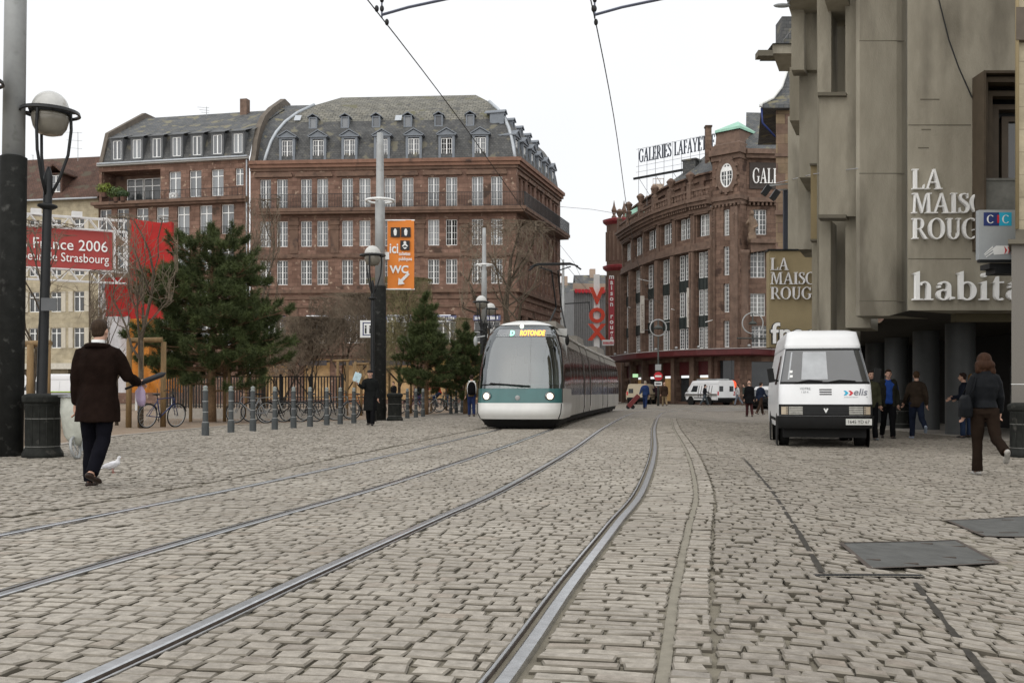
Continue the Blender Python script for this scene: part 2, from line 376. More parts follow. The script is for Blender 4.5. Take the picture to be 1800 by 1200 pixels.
    if c == 't': return [_rc(.1,.14,.23,.64), [(-.02,.6),(.23,.6),(.38,.6),(.38,.65),(.2,.65),(.2,.82),(.16,.82)][0:1]+[(.38,.6),(.38,.65),(.23,.65)]] + _arc(.27,.16,.17,.18,180,310,.13,.05) + [[(.1,.64),(.23,.64),(.23,.84),(.19,.84)]], .42
    if c == ' ': return [], .4
    return [_rc(.05,0,.4,1)], .5
def serif(text, h, depth, mat, parent, F, x, y, z, sx=1., gap=.06, name='lettering', clip=None, width=None):
    cur = 0; polys = []
    for ch in text:
        ps, w = glyph(ch); polys += [[(cur+px, pz) for px, pz in p] for p in ps]; cur += w+gap
    if width: sx = width/(cur*h)
    mb = MB(F)
    for i, p in enumerate(polys):
        q = [(x+px*h*sx, z+pz*h) for px, pz in p]
        if clip: q = [(min(px, clip), pz) for px, pz in q]
        if max(a for a, _ in q)-min(a for a, _ in q) < 1e-4: continue
        A = sum(q[k][0]*q[(k+1) % len(q)][1]-q[(k+1) % len(q)][0]*q[k][1] for k in range(len(q)))
        if A < 0: q = q[::-1]
        mb.prism(q, y-depth-.0006*(i % 9), y+.001*(i % 9)*.3)
    return mb.build(name, mat, parent)

# ---------------------------------------------------------------- material library
m_white = M('white_paint', (.72, .73, .72), .4, var=.06, scale=3)
m_frame = M('window_white', (.80, .81, .80), .5, var=.08, scale=5)
m_black = M('black_metal', (.013, .014, .015), .45, var=.2, scale=8, spec=.3)
m_rubber = M('rubber', (.010, .010, .010), .7, var=.2, spec=.2)
m_letter = M('letter_white', (.87, .87, .86), .5, var=.03)
m_dark = M('dark_void', (.012, .012, .012), .8, var=.1)
m_steel = M('rail_steel', (.55, .56, .57), .28, metal=1, var=.15, scale=14, stretch=(1, 1, 1))
m_rust = M('rail_side', (.07, .055, .045), .8, var=.3, scale=20)
m_galv = M('galvanised', (.33, .34, .34), .5, metal=.2, var=.1, scale=3, stain=((.25, .26, .25), 5, .6))
m_polepaint = M('pole_dark', (.026, .027, .026), .65, spec=.12, var=.25, scale=5, stain=((.10, .10, .095), 7, .60), bump=.1)
m_bollard = M('bollard_grey', (.055, .062, .064), .5, var=.15, scale=9)
m_bin = M('bin_dark', (.018, .019, .017), .7, spec=.12, var=.3, scale=9, stain=((.09, .085, .075), 6, .62), bump=.08)
m_wood = M('stake_wood', (.20, .13, .06), .8, var=.3, scale=9, stretch=(1, 1, .15), bump=.2)
m_bark = M('bark', (.075, .058, .04), .9, var=.35, scale=12, bump=.3)
m_pinebark = M('pine_bark', (.16, .10, .055), .9, var=.3, scale=12, bump=.3)
m_twig = M('twigs', (.155, .122, .088), .9, var=.3, scale=5)
m_twig2 = M('olive_twigs', (.17, .15, .075), .9, var=.35, scale=4)
m_redcloth = M('red_cloth', (.36, .012, .010), .75, var=.18, scale=1.3, bump=.25, bscale=2)
m_redsign = M('red_banner', (.33, .05, .045), .7, var=.06, scale=1)
m_gold = M('orange_panel', (.42, .15, .015), .7, var=.25, scale=1.5)
m_orange = M('orange_banner', (.68, .21, .03), .65, var=.04, scale=1)
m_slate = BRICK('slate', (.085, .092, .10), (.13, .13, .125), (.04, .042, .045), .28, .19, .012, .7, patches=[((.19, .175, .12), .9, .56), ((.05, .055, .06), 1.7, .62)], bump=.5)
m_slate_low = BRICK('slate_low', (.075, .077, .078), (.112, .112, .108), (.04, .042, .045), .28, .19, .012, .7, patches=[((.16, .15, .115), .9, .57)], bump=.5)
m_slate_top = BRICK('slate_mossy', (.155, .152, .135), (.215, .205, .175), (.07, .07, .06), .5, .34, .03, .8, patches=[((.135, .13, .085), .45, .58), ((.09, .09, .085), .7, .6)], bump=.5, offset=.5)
m_tile = BRICK('roof_tile', (.12, .066, .048), (.085, .05, .04), (.045, .03, .024), .24, .17, .015, .85, patches=[((.09, .075, .055), .8, .58)])
m_zinc = M('zinc', (.42, .45, .48), .45, metal=.2, var=.12, scale=2)
m_copper = M('copper_green', (.30, .53, .42), .7, var=.12, scale=1.5, stain=((.45, .6, .5), 2, .6))
m_sand = BRICK('pink_sandstone', (.142, .084, .063), (.228, .140, .106), (.10, .063, .048), .85, .36, .014, .9, patches=[((.36, .27, .205), 2.1, .615), ((.075, .05, .038), .55, .60)])
m_sandtrim = M('sandstone_trim', (.145, .09, .064), .85, var=.28, scale=1.6, stain=((.055, .036, .03), 1.2, .58))
m_sandtrim2 = M('sandstone_cornice', (.20, .11, .076), .85, var=.22, scale=1.6, stain=((.07, .045, .036), 1.2, .6))
m_gal = BRICK('brown_sandstone', (.118, .074, .056), (.205, .135, .101), (.07, .047, .036), .8, .36, .012, .9, patches=[((.21, .15, .115), 1.4, .65), ((.06, .038, .03), .7, .58)])
m_galtrim = M('brown_stone_trim', (.145, .096, .072), .85, var=.3, scale=2, stain=((.21, .155, .12), 1.3, .64))
m_mixed = BRICK('mixed_ashlar', (.15, .095, .076), (.235, .175, .11), (.10, .07, .05), .8, .55, .012, .9, patches=[((.21, .14, .11), .7, .6)])
m_cream = BRICK('cream_wall', (.36, .31, .215), (.40, .35, .25), (.27, .23, .165), 2.2, .42, .01, .85, patches=[((.36, .3, .2), 1.1, .66)], bump=.15)
m_pale = M('pale_render', (.42, .32, .25), .85, var=.1, scale=.8)
m_conc = M('concrete', (.255, .233, .185), .85, col2=(.365, .336, .272), stretch=(1, 1, .3), scale=1.5, bump=.5, bscale=55, stain=((.175, .158, .125), .9, .55), detail=12, spec=.2)
m_concdark = M('concrete_dark', (.12, .108, .082), .9, col2=(.15, .135, .105), scale=1.3, bump=.2, bscale=40)
m_granite = M('granite', (.13, .12, .105), .6, col2=(.19, .175, .155), scale=60, bump=.05, stain=((.1, .09, .08), 1.5, .6))
m_tan = M('tan_panel', (.27, .215, .12), .8, var=.1, scale=1.5, bump=.1)
m_lettergrey = M('letter_side', (.34, .33, .33), .6, var=.05)
m_canopy = M('dark_red_paint', (.078, .010, .011), .6, var=.2, scale=2)
m_redletter = M('red_letters', (.55, .05, .02), .55, var=.05)
m_bronze = M('bronze_green', (.05, .055, .05), .6, var=.2, scale=3)
m_graybox = M('grey_plastic', (.29, .31, .32), .5, var=.05)
m_navy = M('navy', (.015, .03, .13), .5, var=.05)
m_cyan = M('cyan', (.02, .36, .55), .5, var=.05)
m_red = M('plain_red', (.5, .02, .03), .5, var=.1)
def GLASS(name, base=(.03, .034, .037), curtain=None, rough=.08, ior=1.55, amt=.5):
    """window glass: dark room behind, some panes curtained (varies per window)"""
    if name in MATS: return MATS[name]
    m = M(name, base, rough, var=.3, scale=.7, ior=ior, spec=.5)
    if curtain:
        n, l = nodes_of(m); b = n['Principled BSDF']; src = b.inputs['Base Color'].links[0].from_socket
        oi = n.new('ShaderNodeObjectInfo'); rp = n.new('ShaderNodeValToRGB'); rp.color_ramp.elements[0].position = amt-.3; rp.color_ramp.elements[1].position = amt+.35
        l.new(oi.outputs['Random'], rp.inputs[0])
        mx = n.new('ShaderNodeMix'); mx.data_type = 'RGBA'; l.new(rp.outputs[0], mx.inputs[0]); l.new(src, mx.inputs[6]); mx.inputs[7].default_value = (*curtain, 1); l.new(mx.outputs[2], b.inputs['Base Color'])
    return m
m_glass = GLASS('glass_dark')
m_glass_c = GLASS('glass_curtained', (.055, .06, .068), (.22, .235, .25), amt=.45)
m_shopwarm = M('lit_display', (.3, .2, .1), .4, emit=(1, .58, .22), estr=.10, var=.6, scale=1.2)
m_globe = M('lamp_globe', (.50, .50, .48), .18, var=.12, scale=3, spec=.5, stain=((.33, .30, .25), 4, .58))
m_lampglass = M('lamp_lower_glass', (.20, .185, .155), .15, var=.12, scale=4)

# ---------------------------------------------------------------- ground
def tintmat(name, base, light, dark, rough=.75):
    m = M(name, base, rough, col2=light, scale=17, bump=.55, bscale=38, spec=.3, detail=9); n, l = nodes_of(m); b = n['Principled BSDF']
    src = b.inputs['Base Color'].links[0].from_socket
    at = n.new('ShaderNodeAttribute'); at.attribute_name = 'tint'
    rp = n.new('ShaderNodeValToRGB'); e = rp.color_ramp.elements
    e[0].position = 0; e[0].color = (.84, .84, .85, 1); e[1].position = 1; e[1].color = (1.10, 1.10, 1.09, 1)
    k = e.new(.93); k.color = (1.06, 1.06, 1.05, 1); k = e.new(.06); k.color = (.93, .88, .84, 1); k = e.new(.12); k.color = (.93, .93, .93, 1)
    l.new(at.outputs['Fac'], rp.inputs[0])
    mx = n.new('ShaderNodeMix'); mx.data_type = 'RGBA'; mx.blend_type = 'MULTIPLY'; mx.inputs[0].default_value = 1; l.new(src, mx.inputs[6]); l.new(rp.outputs[0], mx.inputs[7])
    # broad worn / dirty areas
    tc = n.new('ShaderNodeTexCoord'); t2 = n.new('ShaderNodeTexNoise'); t2.inputs['Scale'].default_value = .5; t2.inputs['Detail'].default_value = 6; l.new(tc.outputs['Object'], t2.inputs['Vector'])
    r2 = n.new('ShaderNodeValToRGB'); r2.color_ramp.elements[0].position = .35; r2.color_ramp.elements[0].color = (.80, .79, .78, 1); r2.color_ramp.elements[1].position = .65; r2.color_ramp.elements[1].color = (1.08, 1.08, 1.07, 1); l.new(t2.outputs[0], r2.inputs[0])
    m3 = n.new('ShaderNodeMix'); m3.data_type = 'RGBA'; m3.blend_type = 'MULTIPLY'; m3.inputs[0].default_value = 1; l.new(mx.outputs[2], m3.inputs[6]); l.new(r2.outputs[0], m3.inputs[7])
    l.new(m3.outputs[2], b.inputs['Base Color']); return m
m_sett = tintmat('sett_stone', (.252, .230, .198), (.430, .394, .346), None)
m_sett_r = tintmat('sett_stone_brown', (.210, .189, .163), (.365, .333, .292), None)
m_sett_l = tintmat('sett_stone_pale', (.262, .239, .207), (.446, .41, .362), None)
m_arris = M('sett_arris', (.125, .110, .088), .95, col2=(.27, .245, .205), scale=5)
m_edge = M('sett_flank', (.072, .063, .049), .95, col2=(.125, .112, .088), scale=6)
m_mortar = M('joint_sand', (.135, .12, .092), .95, col2=(.225, .202, .155), scale=3, bump=.4, bscale=60)
m_joint = M('pale_mortar', (.235, .215, .172), .9, var=.12, scale=8, bump=.3, bscale=50)
m_farpave = BRICK('far_setts', (.215, .192, .163), (.315, .286, .245), (.135, .12, .10), .2, .13, .022, .8, bump=.4, warp=.03)
m_gravel = M('square_gravel', (.20, .15, .105), .95, col2=(.27, .205, .15), scale=2, bump=.4, bscale=70)
m_slab = M('kerb_granite', (.36, .33, .29), .85, var=.12, scale=9, bump=.15)
def sheet(name, mat, xs, ys, dz, inside=None):
    mb = MB(); P = [[(x, y, g(x, y)+dz) for x in xs] for y in ys]
    mb.grid(P)
    mb.uv = []
    for f in mb.f: mb.uv += [(mb.v[i][0], mb.v[i][1]) for i in f]
    mb.mi = [0]*len(mb.f)
    return struct(mb.build(name, mat))
sheet('ground', m_mortar, [-160,-60,-30]+list(np.arange(-20, 22, 1.))+[30,60,160], [-20,-8]+list(np.arange(-4, 60, 1.5))+[62,66,70,75,80,100,150,300], -.016)
# ground level again where no setts are laid (far end of the street)
FAR0 = 40.
sheet('road', m_farpave, [-30,-20,-12,-8,-4,-2,0,2]+list(np.arange(3, 24, 1.))+[30,40], list(np.arange(FAR0, 80, 1.5))+[85,95,110,140], -.002)
# sandy square with trees on the left
SQ = [G(-60, 800), G(108, 782), G(213, 766), G(353, 753), G(420, 747), G(560, 742), G(640, 739), G(745, 731), G(800, 725)]
def sqx(y):   # right-hand edge of the sandy square at depth y
    return float(np.interp(y, [p[1] for p in SQ], [p[0] for p in SQ]))
mb = MB(); rows = []
for y in list(np.arange(SQ[0][1], SQ[-1][1], .6))+[SQ[-1][1], 60, 75, 88]:
    e = sqx(y) if y <= SQ[-1][1] else SQ[-1][0]-(y-SQ[-1][1])*.06
    rows.append([(-70, y, .012), (-40, y, .012), (-20, y, .012), (min(e-3, -4.5), y, .012), (e, y, .012)])
rows.sort(key=lambda r: r[0][1]); mb.grid(rows); struct(mb.build('square', m_gravel))
mb = MB(); pts = [(p[0], p[1]) for p in SQ]
for a, b in zip(pts, pts[1:]):
    F, Ln = frame(a, b); mb.F = F; n = max(1, round(Ln/1.0))
    for i in range(n): mb.box(i*Ln/n+.006, (i+1)*Ln/n-.006, 0, .12, -.05, .022)
mb.F = Matrix(); struct(mb.build('kerb', m_slab))

# --- setts: every stone is modelled
GROOVE = [[G(1305, 803), G(1355, 860), G(1400, 930), G(1445, 1006)], [G(1608, 1024), G(1672, 1108), G(1742, 1200), G(1790, 1262)]]
def seg_dist(x, y, line):
    d = np.full(x.shape, 1e9)
    for (ax, ay), (bx, by) in zip(line, line[1:]):
        dx, dy = bx-ax, by-ay; t = np.clip(((x-ax)*dx+(y-ay)*dy)/(dx*dx+dy*dy), 0, 1)
        d = np.minimum(d, np.hypot(x-ax-t*dx, y-ay-t*dy))
    return d
MAN = [[G(1530, 1000), G(1755, 990), G(1680, 950), G(1478, 955)], [G(1730, 943), G(1835, 944), G(1815, 907), G(1664, 915)]]
SLOT = (G(1432, 1013), G(1622, 1013))
def in_quad(x, y, q, grow=.02):
    cx = sum(p[0] for p in q)/4; cy = sum(p[1] for p in q)/4; ins = np.ones(x.shape, bool)
    for (ax, ay), (bx, by) in zip(q, q[1:]+q[:1]):
        nx, ny = by-ay, -(bx-ax); ln = math.hypot(nx, ny); nx /= ln; ny /= ln
        if (cx-ax)*nx+(cy-ay)*ny > 0: nx, ny = -nx, -ny
        ins &= ((x-ax)*nx+(y-ay)*ny) < grow
    return ins
def lay(name, mat, o0, o1, s0, s1, wmean, depth, gap, zone=None, rg=.015, jit=.005, bev=.0075, rot_rows=0., wob=0., far=14, zj=.0025):
    rng = np.random.default_rng(abs(hash(name)) % 1000 if False else len(name)*37+5)
    nrow = int((s1-s0)/depth); A = []; B = []; S0 = []; S1 = []
    for r in range(nrow):
        ws = rng.uniform(wmean*.76, wmean*1.26, int((o1-o0)/wmean*1.5)+3); e = o0-rng.uniform(0, wmean)+np.concatenate([[0], np.cumsum(ws)])
        a = np.clip(e[:-1], o0, o1); b = np.clip(e[1:], o0, o1); k = (b-a) > .045
        a, b = a[k], b[k]; A.append(a); B.append(b); S0.append(np.full(a.shape, s0+r*depth)); S1.append(np.full(a.shape, s0+(r+1)*depth))
    A = np.concatenate(A)+gap/2; B = np.concatenate(B)-gap/2; S0 = np.concatenate(S0)+rg/2; S1 = np.concatenate(S1)-rg/2
    def skew(s, o):
        return s+rot_rows*o+wob*(np.sin(o*1.7+s*.35)+.6*np.sin(o*3.9-s*.8+1))
    om, smid = (A+B)/2, (S0+S1)/2; x, y = at_track(skew(smid, om), om)
    keep = (np.abs(x) < .60*y+1.6) & (y > 1.0) & (y < FAR0+.6)
    for q in MAN: keep &= ~in_quad(x, y, q, .025)
    if zone is not None: keep &= zone(x, y)
    A, B, S0, S1, om, smid, x, y = [v[keep] for v in (A, B, S0, S1, om, smid, x, y)]
    n = len(A); dz = rng.normal(0, zj, n); tl = rng.normal(0, .018, (n, 2)); tint = rng.uniform(0, 1, n)
    near = y < far
    co_o = np.stack([A, B, B, A], 1)+rng.normal(0, jit, (n, 4)); co_s = np.stack([S0, S0, S1, S1], 1)+rng.normal(0, jit, (n, 4))
    mo, ms = co_o.mean(1, keepdims=True), co_s.mean(1, keepdims=True)
    levels = []
    for shrink, top in ((0, -.034), (0, -bev*.9), (1, 0)):
        fo = 1-shrink*2*bev/np.maximum((B-A), .05); fs = 1-shrink*2*bev/np.maximum((S1-S0), .05)
        o = mo+(co_o-mo)*fo[:, None]; s = ms+(co_s-ms)*fs[:, None]
        X, Y = at_track(skew(s, o), o); Z = gz(X, Y)+top
        if top > -.02: Z = Z+dz[:, None]+(o-mo)*tl[:, :1]+(s-ms)*tl[:, 1:]
        levels.append(np.stack([X, Y, Z], 2))
    V = np.stack(levels, 1).reshape(n, 12, 3)
    q = [(8, 9, 10, 11)]+[(4+k, 4+(k+1) % 4, 8+(k+1) % 4, 8+k) for k in range(4)]+[(k, (k+1) % 4, 4+(k+1) % 4, 4+k) for k in range(4)]
    F = (np.arange(n)*12)[:, None, None]+np.array(q)[None]
    me = bpy.data.meshes.new(name); nv, nf = n*12, n*9
    me.vertices.add(nv); me.vertices.foreach_set('co', V.astype('f').ravel())
    me.loops.add(nf*4); me.loops.foreach_set('vertex_index', F.astype('i').ravel())
    me.polygons.add(nf); me.polygons.foreach_set('loop_start', np.arange(0, nf*4, 4, dtype='i'))
    me.polygons.foreach_set('use_smooth', np.tile(np.array([0]*9, bool), n))
    at = me.attributes.new('tint', 'FLOAT', 'POINT'); at.data.foreach_set('value', np.repeat(tint, 12).astype('f'))
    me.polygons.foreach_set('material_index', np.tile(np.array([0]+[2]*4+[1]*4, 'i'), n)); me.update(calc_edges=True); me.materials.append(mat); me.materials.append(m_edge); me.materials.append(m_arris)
    o = bpy.data.objects.new(name, me); COL.objects.link(o); struct(o); return n
GA = .7175; LTO = -2.75
S_END = float(RS[np.argmax(RC[:, 1] > FAR0+3)])
cnt = 0
for i, (a, b) in enumerate([(-4.04, LTO-GA-.055), (LTO-GA+.075, LTO+GA-.075), (LTO+GA+.055, -GA-.055), (-GA+.075, GA-.075), (GA+.06, 1.24)]):
    cnt += lay('track_paving', m_sett, a, b, 1.5, S_END, .25 if i == 4 else .138, .088 if i == 4 else .110, .012, wob=.014, rot_rows=.0)
cnt += lay('edge_paving', m_sett, 1.283, 1.44, 1.5, S_END, .3, .105, .012)
cnt += lay('pavement', m_sett_r, 1.446, 15, 1.5, S_END+10, .130, .100, .014, wob=.035, rot_rows=-.10, jit=.007, zj=.0045, bev=.008)
cnt += lay('pavement_pale', m_sett_l, -17, -4.11, 1.5, S_END+10, .125, .10, .014, zone=lambda x, y: x > np.interp(y, [p[1] for p in SQ], [p[0] for p in SQ])-.02, wob=.05, jit=.008, zj=.004, bev=.008)
print('setts', cnt)
# pale mortar line, rails
def ribbon(o0, o1, s0, s1, z, step=.4):
    ss = np.arange(s0, s1, step); rows = []
    for s in ss:
        row = []
        for o in (o0, o1):
            x, y = at_track(s, o); row.append((float(x), float(y), g(float(x), float(y))+z))
        rows.append(row)
    return rows
mb = MB(); mb.grid(ribbon(1.238, 1.285, 1, 62, -.015)); struct(mb.build('mortar_strip', m_joint))
mb = MB(); mb.grid(ribbon(-4.11, -4.05, 1, 62, -.018)); struct(mb.build('channel_joint', m_dark))
SL = float(RS[-1])
def dl(s, o):
    return -1.05*float(sm(30, 54, s)) if o < -1 else 0.
def rail(o, inner, label, s0=.5, s1=SL):
    """grooved tram rail: head, groove, keeper lip (inner = side of the groove, +1 right)"""
    t = thing('tram_rail', label, 'rail', (0, 0, 0), 'tram rails set in the paving')
    def sweep(prof, name, mat):
        mb = MB(); ss = np.arange(s0, s1, .3); rows = []
        for s in ss:
            row = []
            for po, z in prof:
                x, y = at_track(s, o+po*inner+dl(s, o)); row.append((float(x), float(y), g(float(x), float(y))+z))
            rows.append(row)
        mb.smooth = False; mb.grid(rows); mb.build(name, mat, t)
    sweep([(-.042, -.03), (-.040, .002), (-.034, .006), (.016, .006), (.024, .001)], 'rail_head', m_steel)
    sweep([(.0245, .001), (.028, -.018), (.056, -.018), (.0585, .0)], 'rail_groove', m_rust)
    sweep([(.059, .0), (.061, .003), (.073, .003), (.075, -.03)], 'keeper_lip', m_steel)
rail(GA, -1, 'right rail of the right track, curving bright steel with wide groove')
rail(-GA, 1, 'left rail of the right track, bright steel crossing the middle of the paving')
rail(LTO+GA, -1, 'right rail of the tram\'s own track, thin with a dark groove')
rail(LTO-GA, 1, 'left rail of the tram\'s own track, faint grey line nearest the man')
def drape(mb, a, b, hw, dz, rr=None, step=.12, off=0.):
    a, b = Vector(a), Vector(b); d = (b-a); n = max(1, int(d.length/step)); nn = Vector((d.y, -d.x)).normalized(); rows = []
    for i in range(n+1):
        c = a+d*i/n+nn*off; w = hw*(rr.uniform(.6, 1.4) if rr else 1); rows.append([(*(c-nn*w), g(*c)+dz), (*(c+nn*w), g(*c)+dz)])
    mb.grid(rows)
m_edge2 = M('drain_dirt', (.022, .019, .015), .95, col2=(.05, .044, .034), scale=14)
# drainage grooves, slot drain, manhole covers
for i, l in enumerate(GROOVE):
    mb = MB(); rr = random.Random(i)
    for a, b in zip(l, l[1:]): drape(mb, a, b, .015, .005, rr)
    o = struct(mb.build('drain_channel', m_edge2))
F, Ln = frame(*SLOT); z = g(*SLOT[0])
t = thing('slot_drain', 'narrow toothed slot drain crossing the paving beside the metal cover', 'drain')
mb = MB(); drape(mb, *SLOT, .045, .007); mb.build('drain_slot', m_joint, t)
mb = MB(); n = 26; sa, sb = Vector(SLOT[0]), Vector(SLOT[1])
for i in range(n): c = sa.lerp(sb, (i+.5)/n); zz = g(*c); mb.box(c.x-.011, c.x+.011, c.y-.03, c.y+.03, zz, zz+.010)
mb.build('grate', m_dark, t)
m_plate = M('cover_plate', (.095, .097, .093), .6, metal=.2, var=.25, scale=6, bump=.3, bscale=30, stain=((.14, .135, .12), 3, .66))
for q, lab in zip(MAN, ('large dark metal cover plate flush in the paving, whole in view', 'dark metal cover plate farther right, cut by the picture edge')):
    t = thing('manhole_cover', lab, 'manhole cover', (q[0][0], q[0][1], 0), 'metal cover plates')
    mb = MB(); z = g(*q[0])
    NQ = 10; LP = lambda u, v: (Vector(q[0]).lerp(Vector(q[1]), u)).lerp(Vector(q[3]).lerp(Vector(q[2]), u), v); mb.grid([[(*LP(i/NQ, j/NQ), g(*LP(i/NQ, j/NQ))+.006) for i in range(NQ+1)] for j in range(NQ+1)]); mb.build('plate', m_plate, t)
    c = Vector((sum(p[0] for p in q)/4, sum(p[1] for p in q)/4)); mb = MB()
    for a, b in zip(q, q[1:]+q[:1]):
        drape(mb, a, b, .016, .0085)
    mb.build('plate_frame', m_rust, t)
    mb = MB()
    for i in range(3):
        for k in (-1, 1):
            p = c.lerp(Vector(q[i]), .6)+Vector((.12*k, 0)); mb.box(p.x-.05, p.x+.05, p.y-.012, p.y+.012, g(p.x, p.y)+.003, g(p.x, p.y)+.010)
    mb.build('lifting_slot', m_rust, t)
# ---------------------------------------------------------------- windows
def winmesh(w, h, leaves=2, rows=4, sub=2, fr=.06, mat=None, glass=None, transom=0, arch=0, mull=.10, thin=.028):
    mb = MB(); a = w/2
    mb.box(-a, -a+fr, 0, .07, 0, h); mb.box(a-fr, a, 0, .07, 0, h); mb.box(-a+fr, a-fr, 0, .07, 0, fr*1.3); mb.box(-a+fr, a-fr, 0, .07, h-fr, h)
    for i in range(1, leaves): x = -a+i*w/leaves; mb.box(x-mull/2, x+mull/2, -.008, .06, fr*1.3, h-fr)
    if transom: mb.box(-a+fr, a-fr, -.012, .064, h-transom-.04, h-transom+.04)
    lw = w/leaves
    for i in range(leaves):
        for k in range(1, sub): x = -a+i*lw+k*lw/sub; mb.box(x-thin/2, x+thin/2, .01, .052, fr*1.3, h-fr)
    for k in range(1, rows): z = k*h/rows; mb.box(-a+fr, a-fr, .016, .048, z-thin/2, z+thin/2)
    fm = mb.mesh('window', mat or m_frame)
    mb = MB(); mb.quad((-a+.01, .045, .01), (a-.01, .045, .01), (a-.01, .045, h-.01), (-a+.01, .045, h-.01)); pm = mb.mesh('pane', glass or m_glass_c)
    return fm, pm
def put_win(root, F, u, v, w, ms, label=None, name='window', rot=None, flat=False):
    mat = Matrix.Translation(-wloc(root)) @ F @ Matrix.Translation((u, v, w))
    if rot is not None: mat = mat @ rot
    o = link_mesh(name, ms[0], root, mat, label); link_mesh('pane', ms[1], root if flat else o, mat if flat else None); return o
def railing(mb, u0, u1, v, z0, z1, step=.14, r=.012):
    mb.box(u0, u1, v-.02, v+.02, z1-.04, z1); mb.box(u0, u1, v-.015, v+.015, z0+.05, z0+.08)
    n = max(1, int((u1-u0)/step))
    for i in range(n+1): u = u0+i*(u1-u0)/n; mb.box(u-r, u+r, v-r, v+r, z0, z1-.04)

# ================================================================ large red sandstone building (centre left)
def red_building():
    P0, P1 = (-23.4, 91.6), (.4, 90.0); P2 = (5.0, 106.0)
    F, Ln = frame(P0, P1); F2, L2 = frame(P1, P2)
    t = thing('sandstone_building', 'big red-brown sandstone corner building with slate mansard roof and long balcony', 'building', (P0[0], P0[1], 0))
    U = [1.37, 2.89, 5.07, 6.54, 8.78, 10.35, 12.6, 14.2, 16.5, 18.1, 20.4, 22.1]
    ww = 1.0
    rows = [(17.42, 2.62), (14.0, 2.3), (10.6, 2.2)]
    ops = [(u-ww/2, u+ww/2, z, z+h, .26) for z, h in rows for u in U]
    shops = [(5.0, 7.0), (8.5, 10.7), (12.3, 14.5), (16.2, 18.5), (20.1, 22.4), (1.1, 3.2)]
    ops += [(a, b, 5.4, 7.9, .3) for a, b in shops] + [(a-.2, b+.2, .4, 4.0, .5) for a, b in shops]
    mb = MB(F); mb.wall(0, Ln, 0, 21.4, ops); mb.quad((0, .01, 0), (0, .01, 21.4), (0, 14, 21.4), (0, 14, 0)); mb.build('wall', m_sand, t)
    # side wall
    S = [(1.1+i*3.1, 2.45+i*3.1) for i in range(5)]; US = [u for p in S for u in p]
    ops2 = [(u-.42, u+.42, z, z+h, .26) for z, h in rows for u in US] + [(a-.3, b+.3, .4, 4.0, .4) for a, b in S] + [(a-.3, b+.3, 5.4, 7.9, .3) for a, b in S]
    mb = MB(F2); mb.wall(0.002, L2, 0, 21.4, ops2); mb.quad((L2, 0, 0), (L2, 12, 0), (L2, 12, 21.4), (L2, 0, 21.4)); mb.build('wall', m_sand, t)
    # cornices and string courses, wrapped round the corner
    def course(z0, z1, d, name, mat=m_sandtrim, u0=0.):
        mb = MB(F); mb.box(u0, Ln+d*.9, -d, -.003, z0, z1); mb.build(name, mat, t)
        mb = MB(F2); mb.box(.02, L2+.05, -d, -.003, z0, z1); return mb.build(name, mat, t)
    course(20.75, 21.0, .14, 'cornice'); course(21.003, 21.3, .34, 'cornice', m_sandtrim2); course(21.303, 21.62, .5, 'cornice', m_sandtrim2)
    course(13.05, 13.32, .16, 'string_course'); course(9.85, 10.15, .26, 'string_course'); course(9.3, 9.55, .12, 'string_course'); course(8.55, 8.75, .1, 'string_course')
    course(4.3, 4.7, .4, 'string_course')
    # hoods over the window pairs, pilasters between
    mb = MB(F)
    for a, b in zip(U[::2], U[1::2]):
        mb.box(a-.95, b+.95, -.22, -.004, 20.2, 20.42); mb.box(a-.85, b+.85, -.12, -.005, 20.42, 20.6)
        mb.box(a-.9, b+.9, -.14, -.004, 12.96, 13.04)
    mb.F = F2
    for a, b in S: mb.box(a-.6, b+.6, -.2, -.004, 20.2, 20.42)
    mb.build('window_hood', m_sandtrim, t)
    for a, b in zip(U[1:-1:2], U[2::2]):
        m = (a+b)/2; mb = MB(F)
        mb.box(m-.36, m+.36, -.1, -.004, 13.4, 16.6); mb.box(m-.46, m+.46, -.18, -.006, 15.9, 16.25); mb.box(m-.42, m+.42, -.15, -.008, 15.5, 15.62); mb.box(m-.42, m+.42, -.15, -.008, 16.35, 16.5)
        mb.build('pilaster', m_sandtrim, t); mb = MB(F); mb.box(m-.36, m+.36, -.08, -.004, 4.75, 8.5)
        mb.build('pilaster', m_sandtrim, t); mb = MB(F)
    for u in (.25, Ln-.45): mb = MB(F); mb.box(u-.25, u+.35, -.06, -.004, 4.75, 9.2); mb.build('quoin', m_sandtrim, t)
    # balcony slab on brackets with iron railing round the corner
    mb = MB(F); mb.box(1.0, Ln+.9, -1.0, -.003, 16.98, 17.28); mb.box(1.0, Ln+.8, -.9, -.004, 16.78, 16.977)
    mb.F = F2; mb.box(-.001, L2+.2, -1.0, -.003, 16.98, 17.28); mb.box(-.001, L2, -.9, -.004, 16.78, 16.977); mb.build('balcony_slab', m_sandtrim, t)
    mb = MB(F); railing(mb, 1.1, Ln+.85, -.93, 17.28, 18.5); mb.F = F2; railing(mb, -.9, L2+.1, -.93, 17.28, 18.5); mb.build('railing', m_black, t)
    # windows
    ms = [winmesh(ww, h, 2, 4, 2) for z, h in rows]; dk = winmesh(ww, rows[2][1], 2, 4, 2, glass=m_glass)
    op = winmesh(ww, rows[1][1], 2, 4, 2, glass=m_dark)
    for r, (z, h) in enumerate(rows):
        for i, u in enumerate(U):
            mm = dk if r == 2 else ms[r]
            put_win(t, F, u, .19, z, op if (r == 1 and i == 9) else mm, 'window standing open, dark inside' if (r == 1 and i == 9) else None)
    mside = [winmesh(.84, h, 2, 4, 1, glass=m_glass, mat=M('window_brown', (.16, .11, .09), .6)) for z, h in rows]
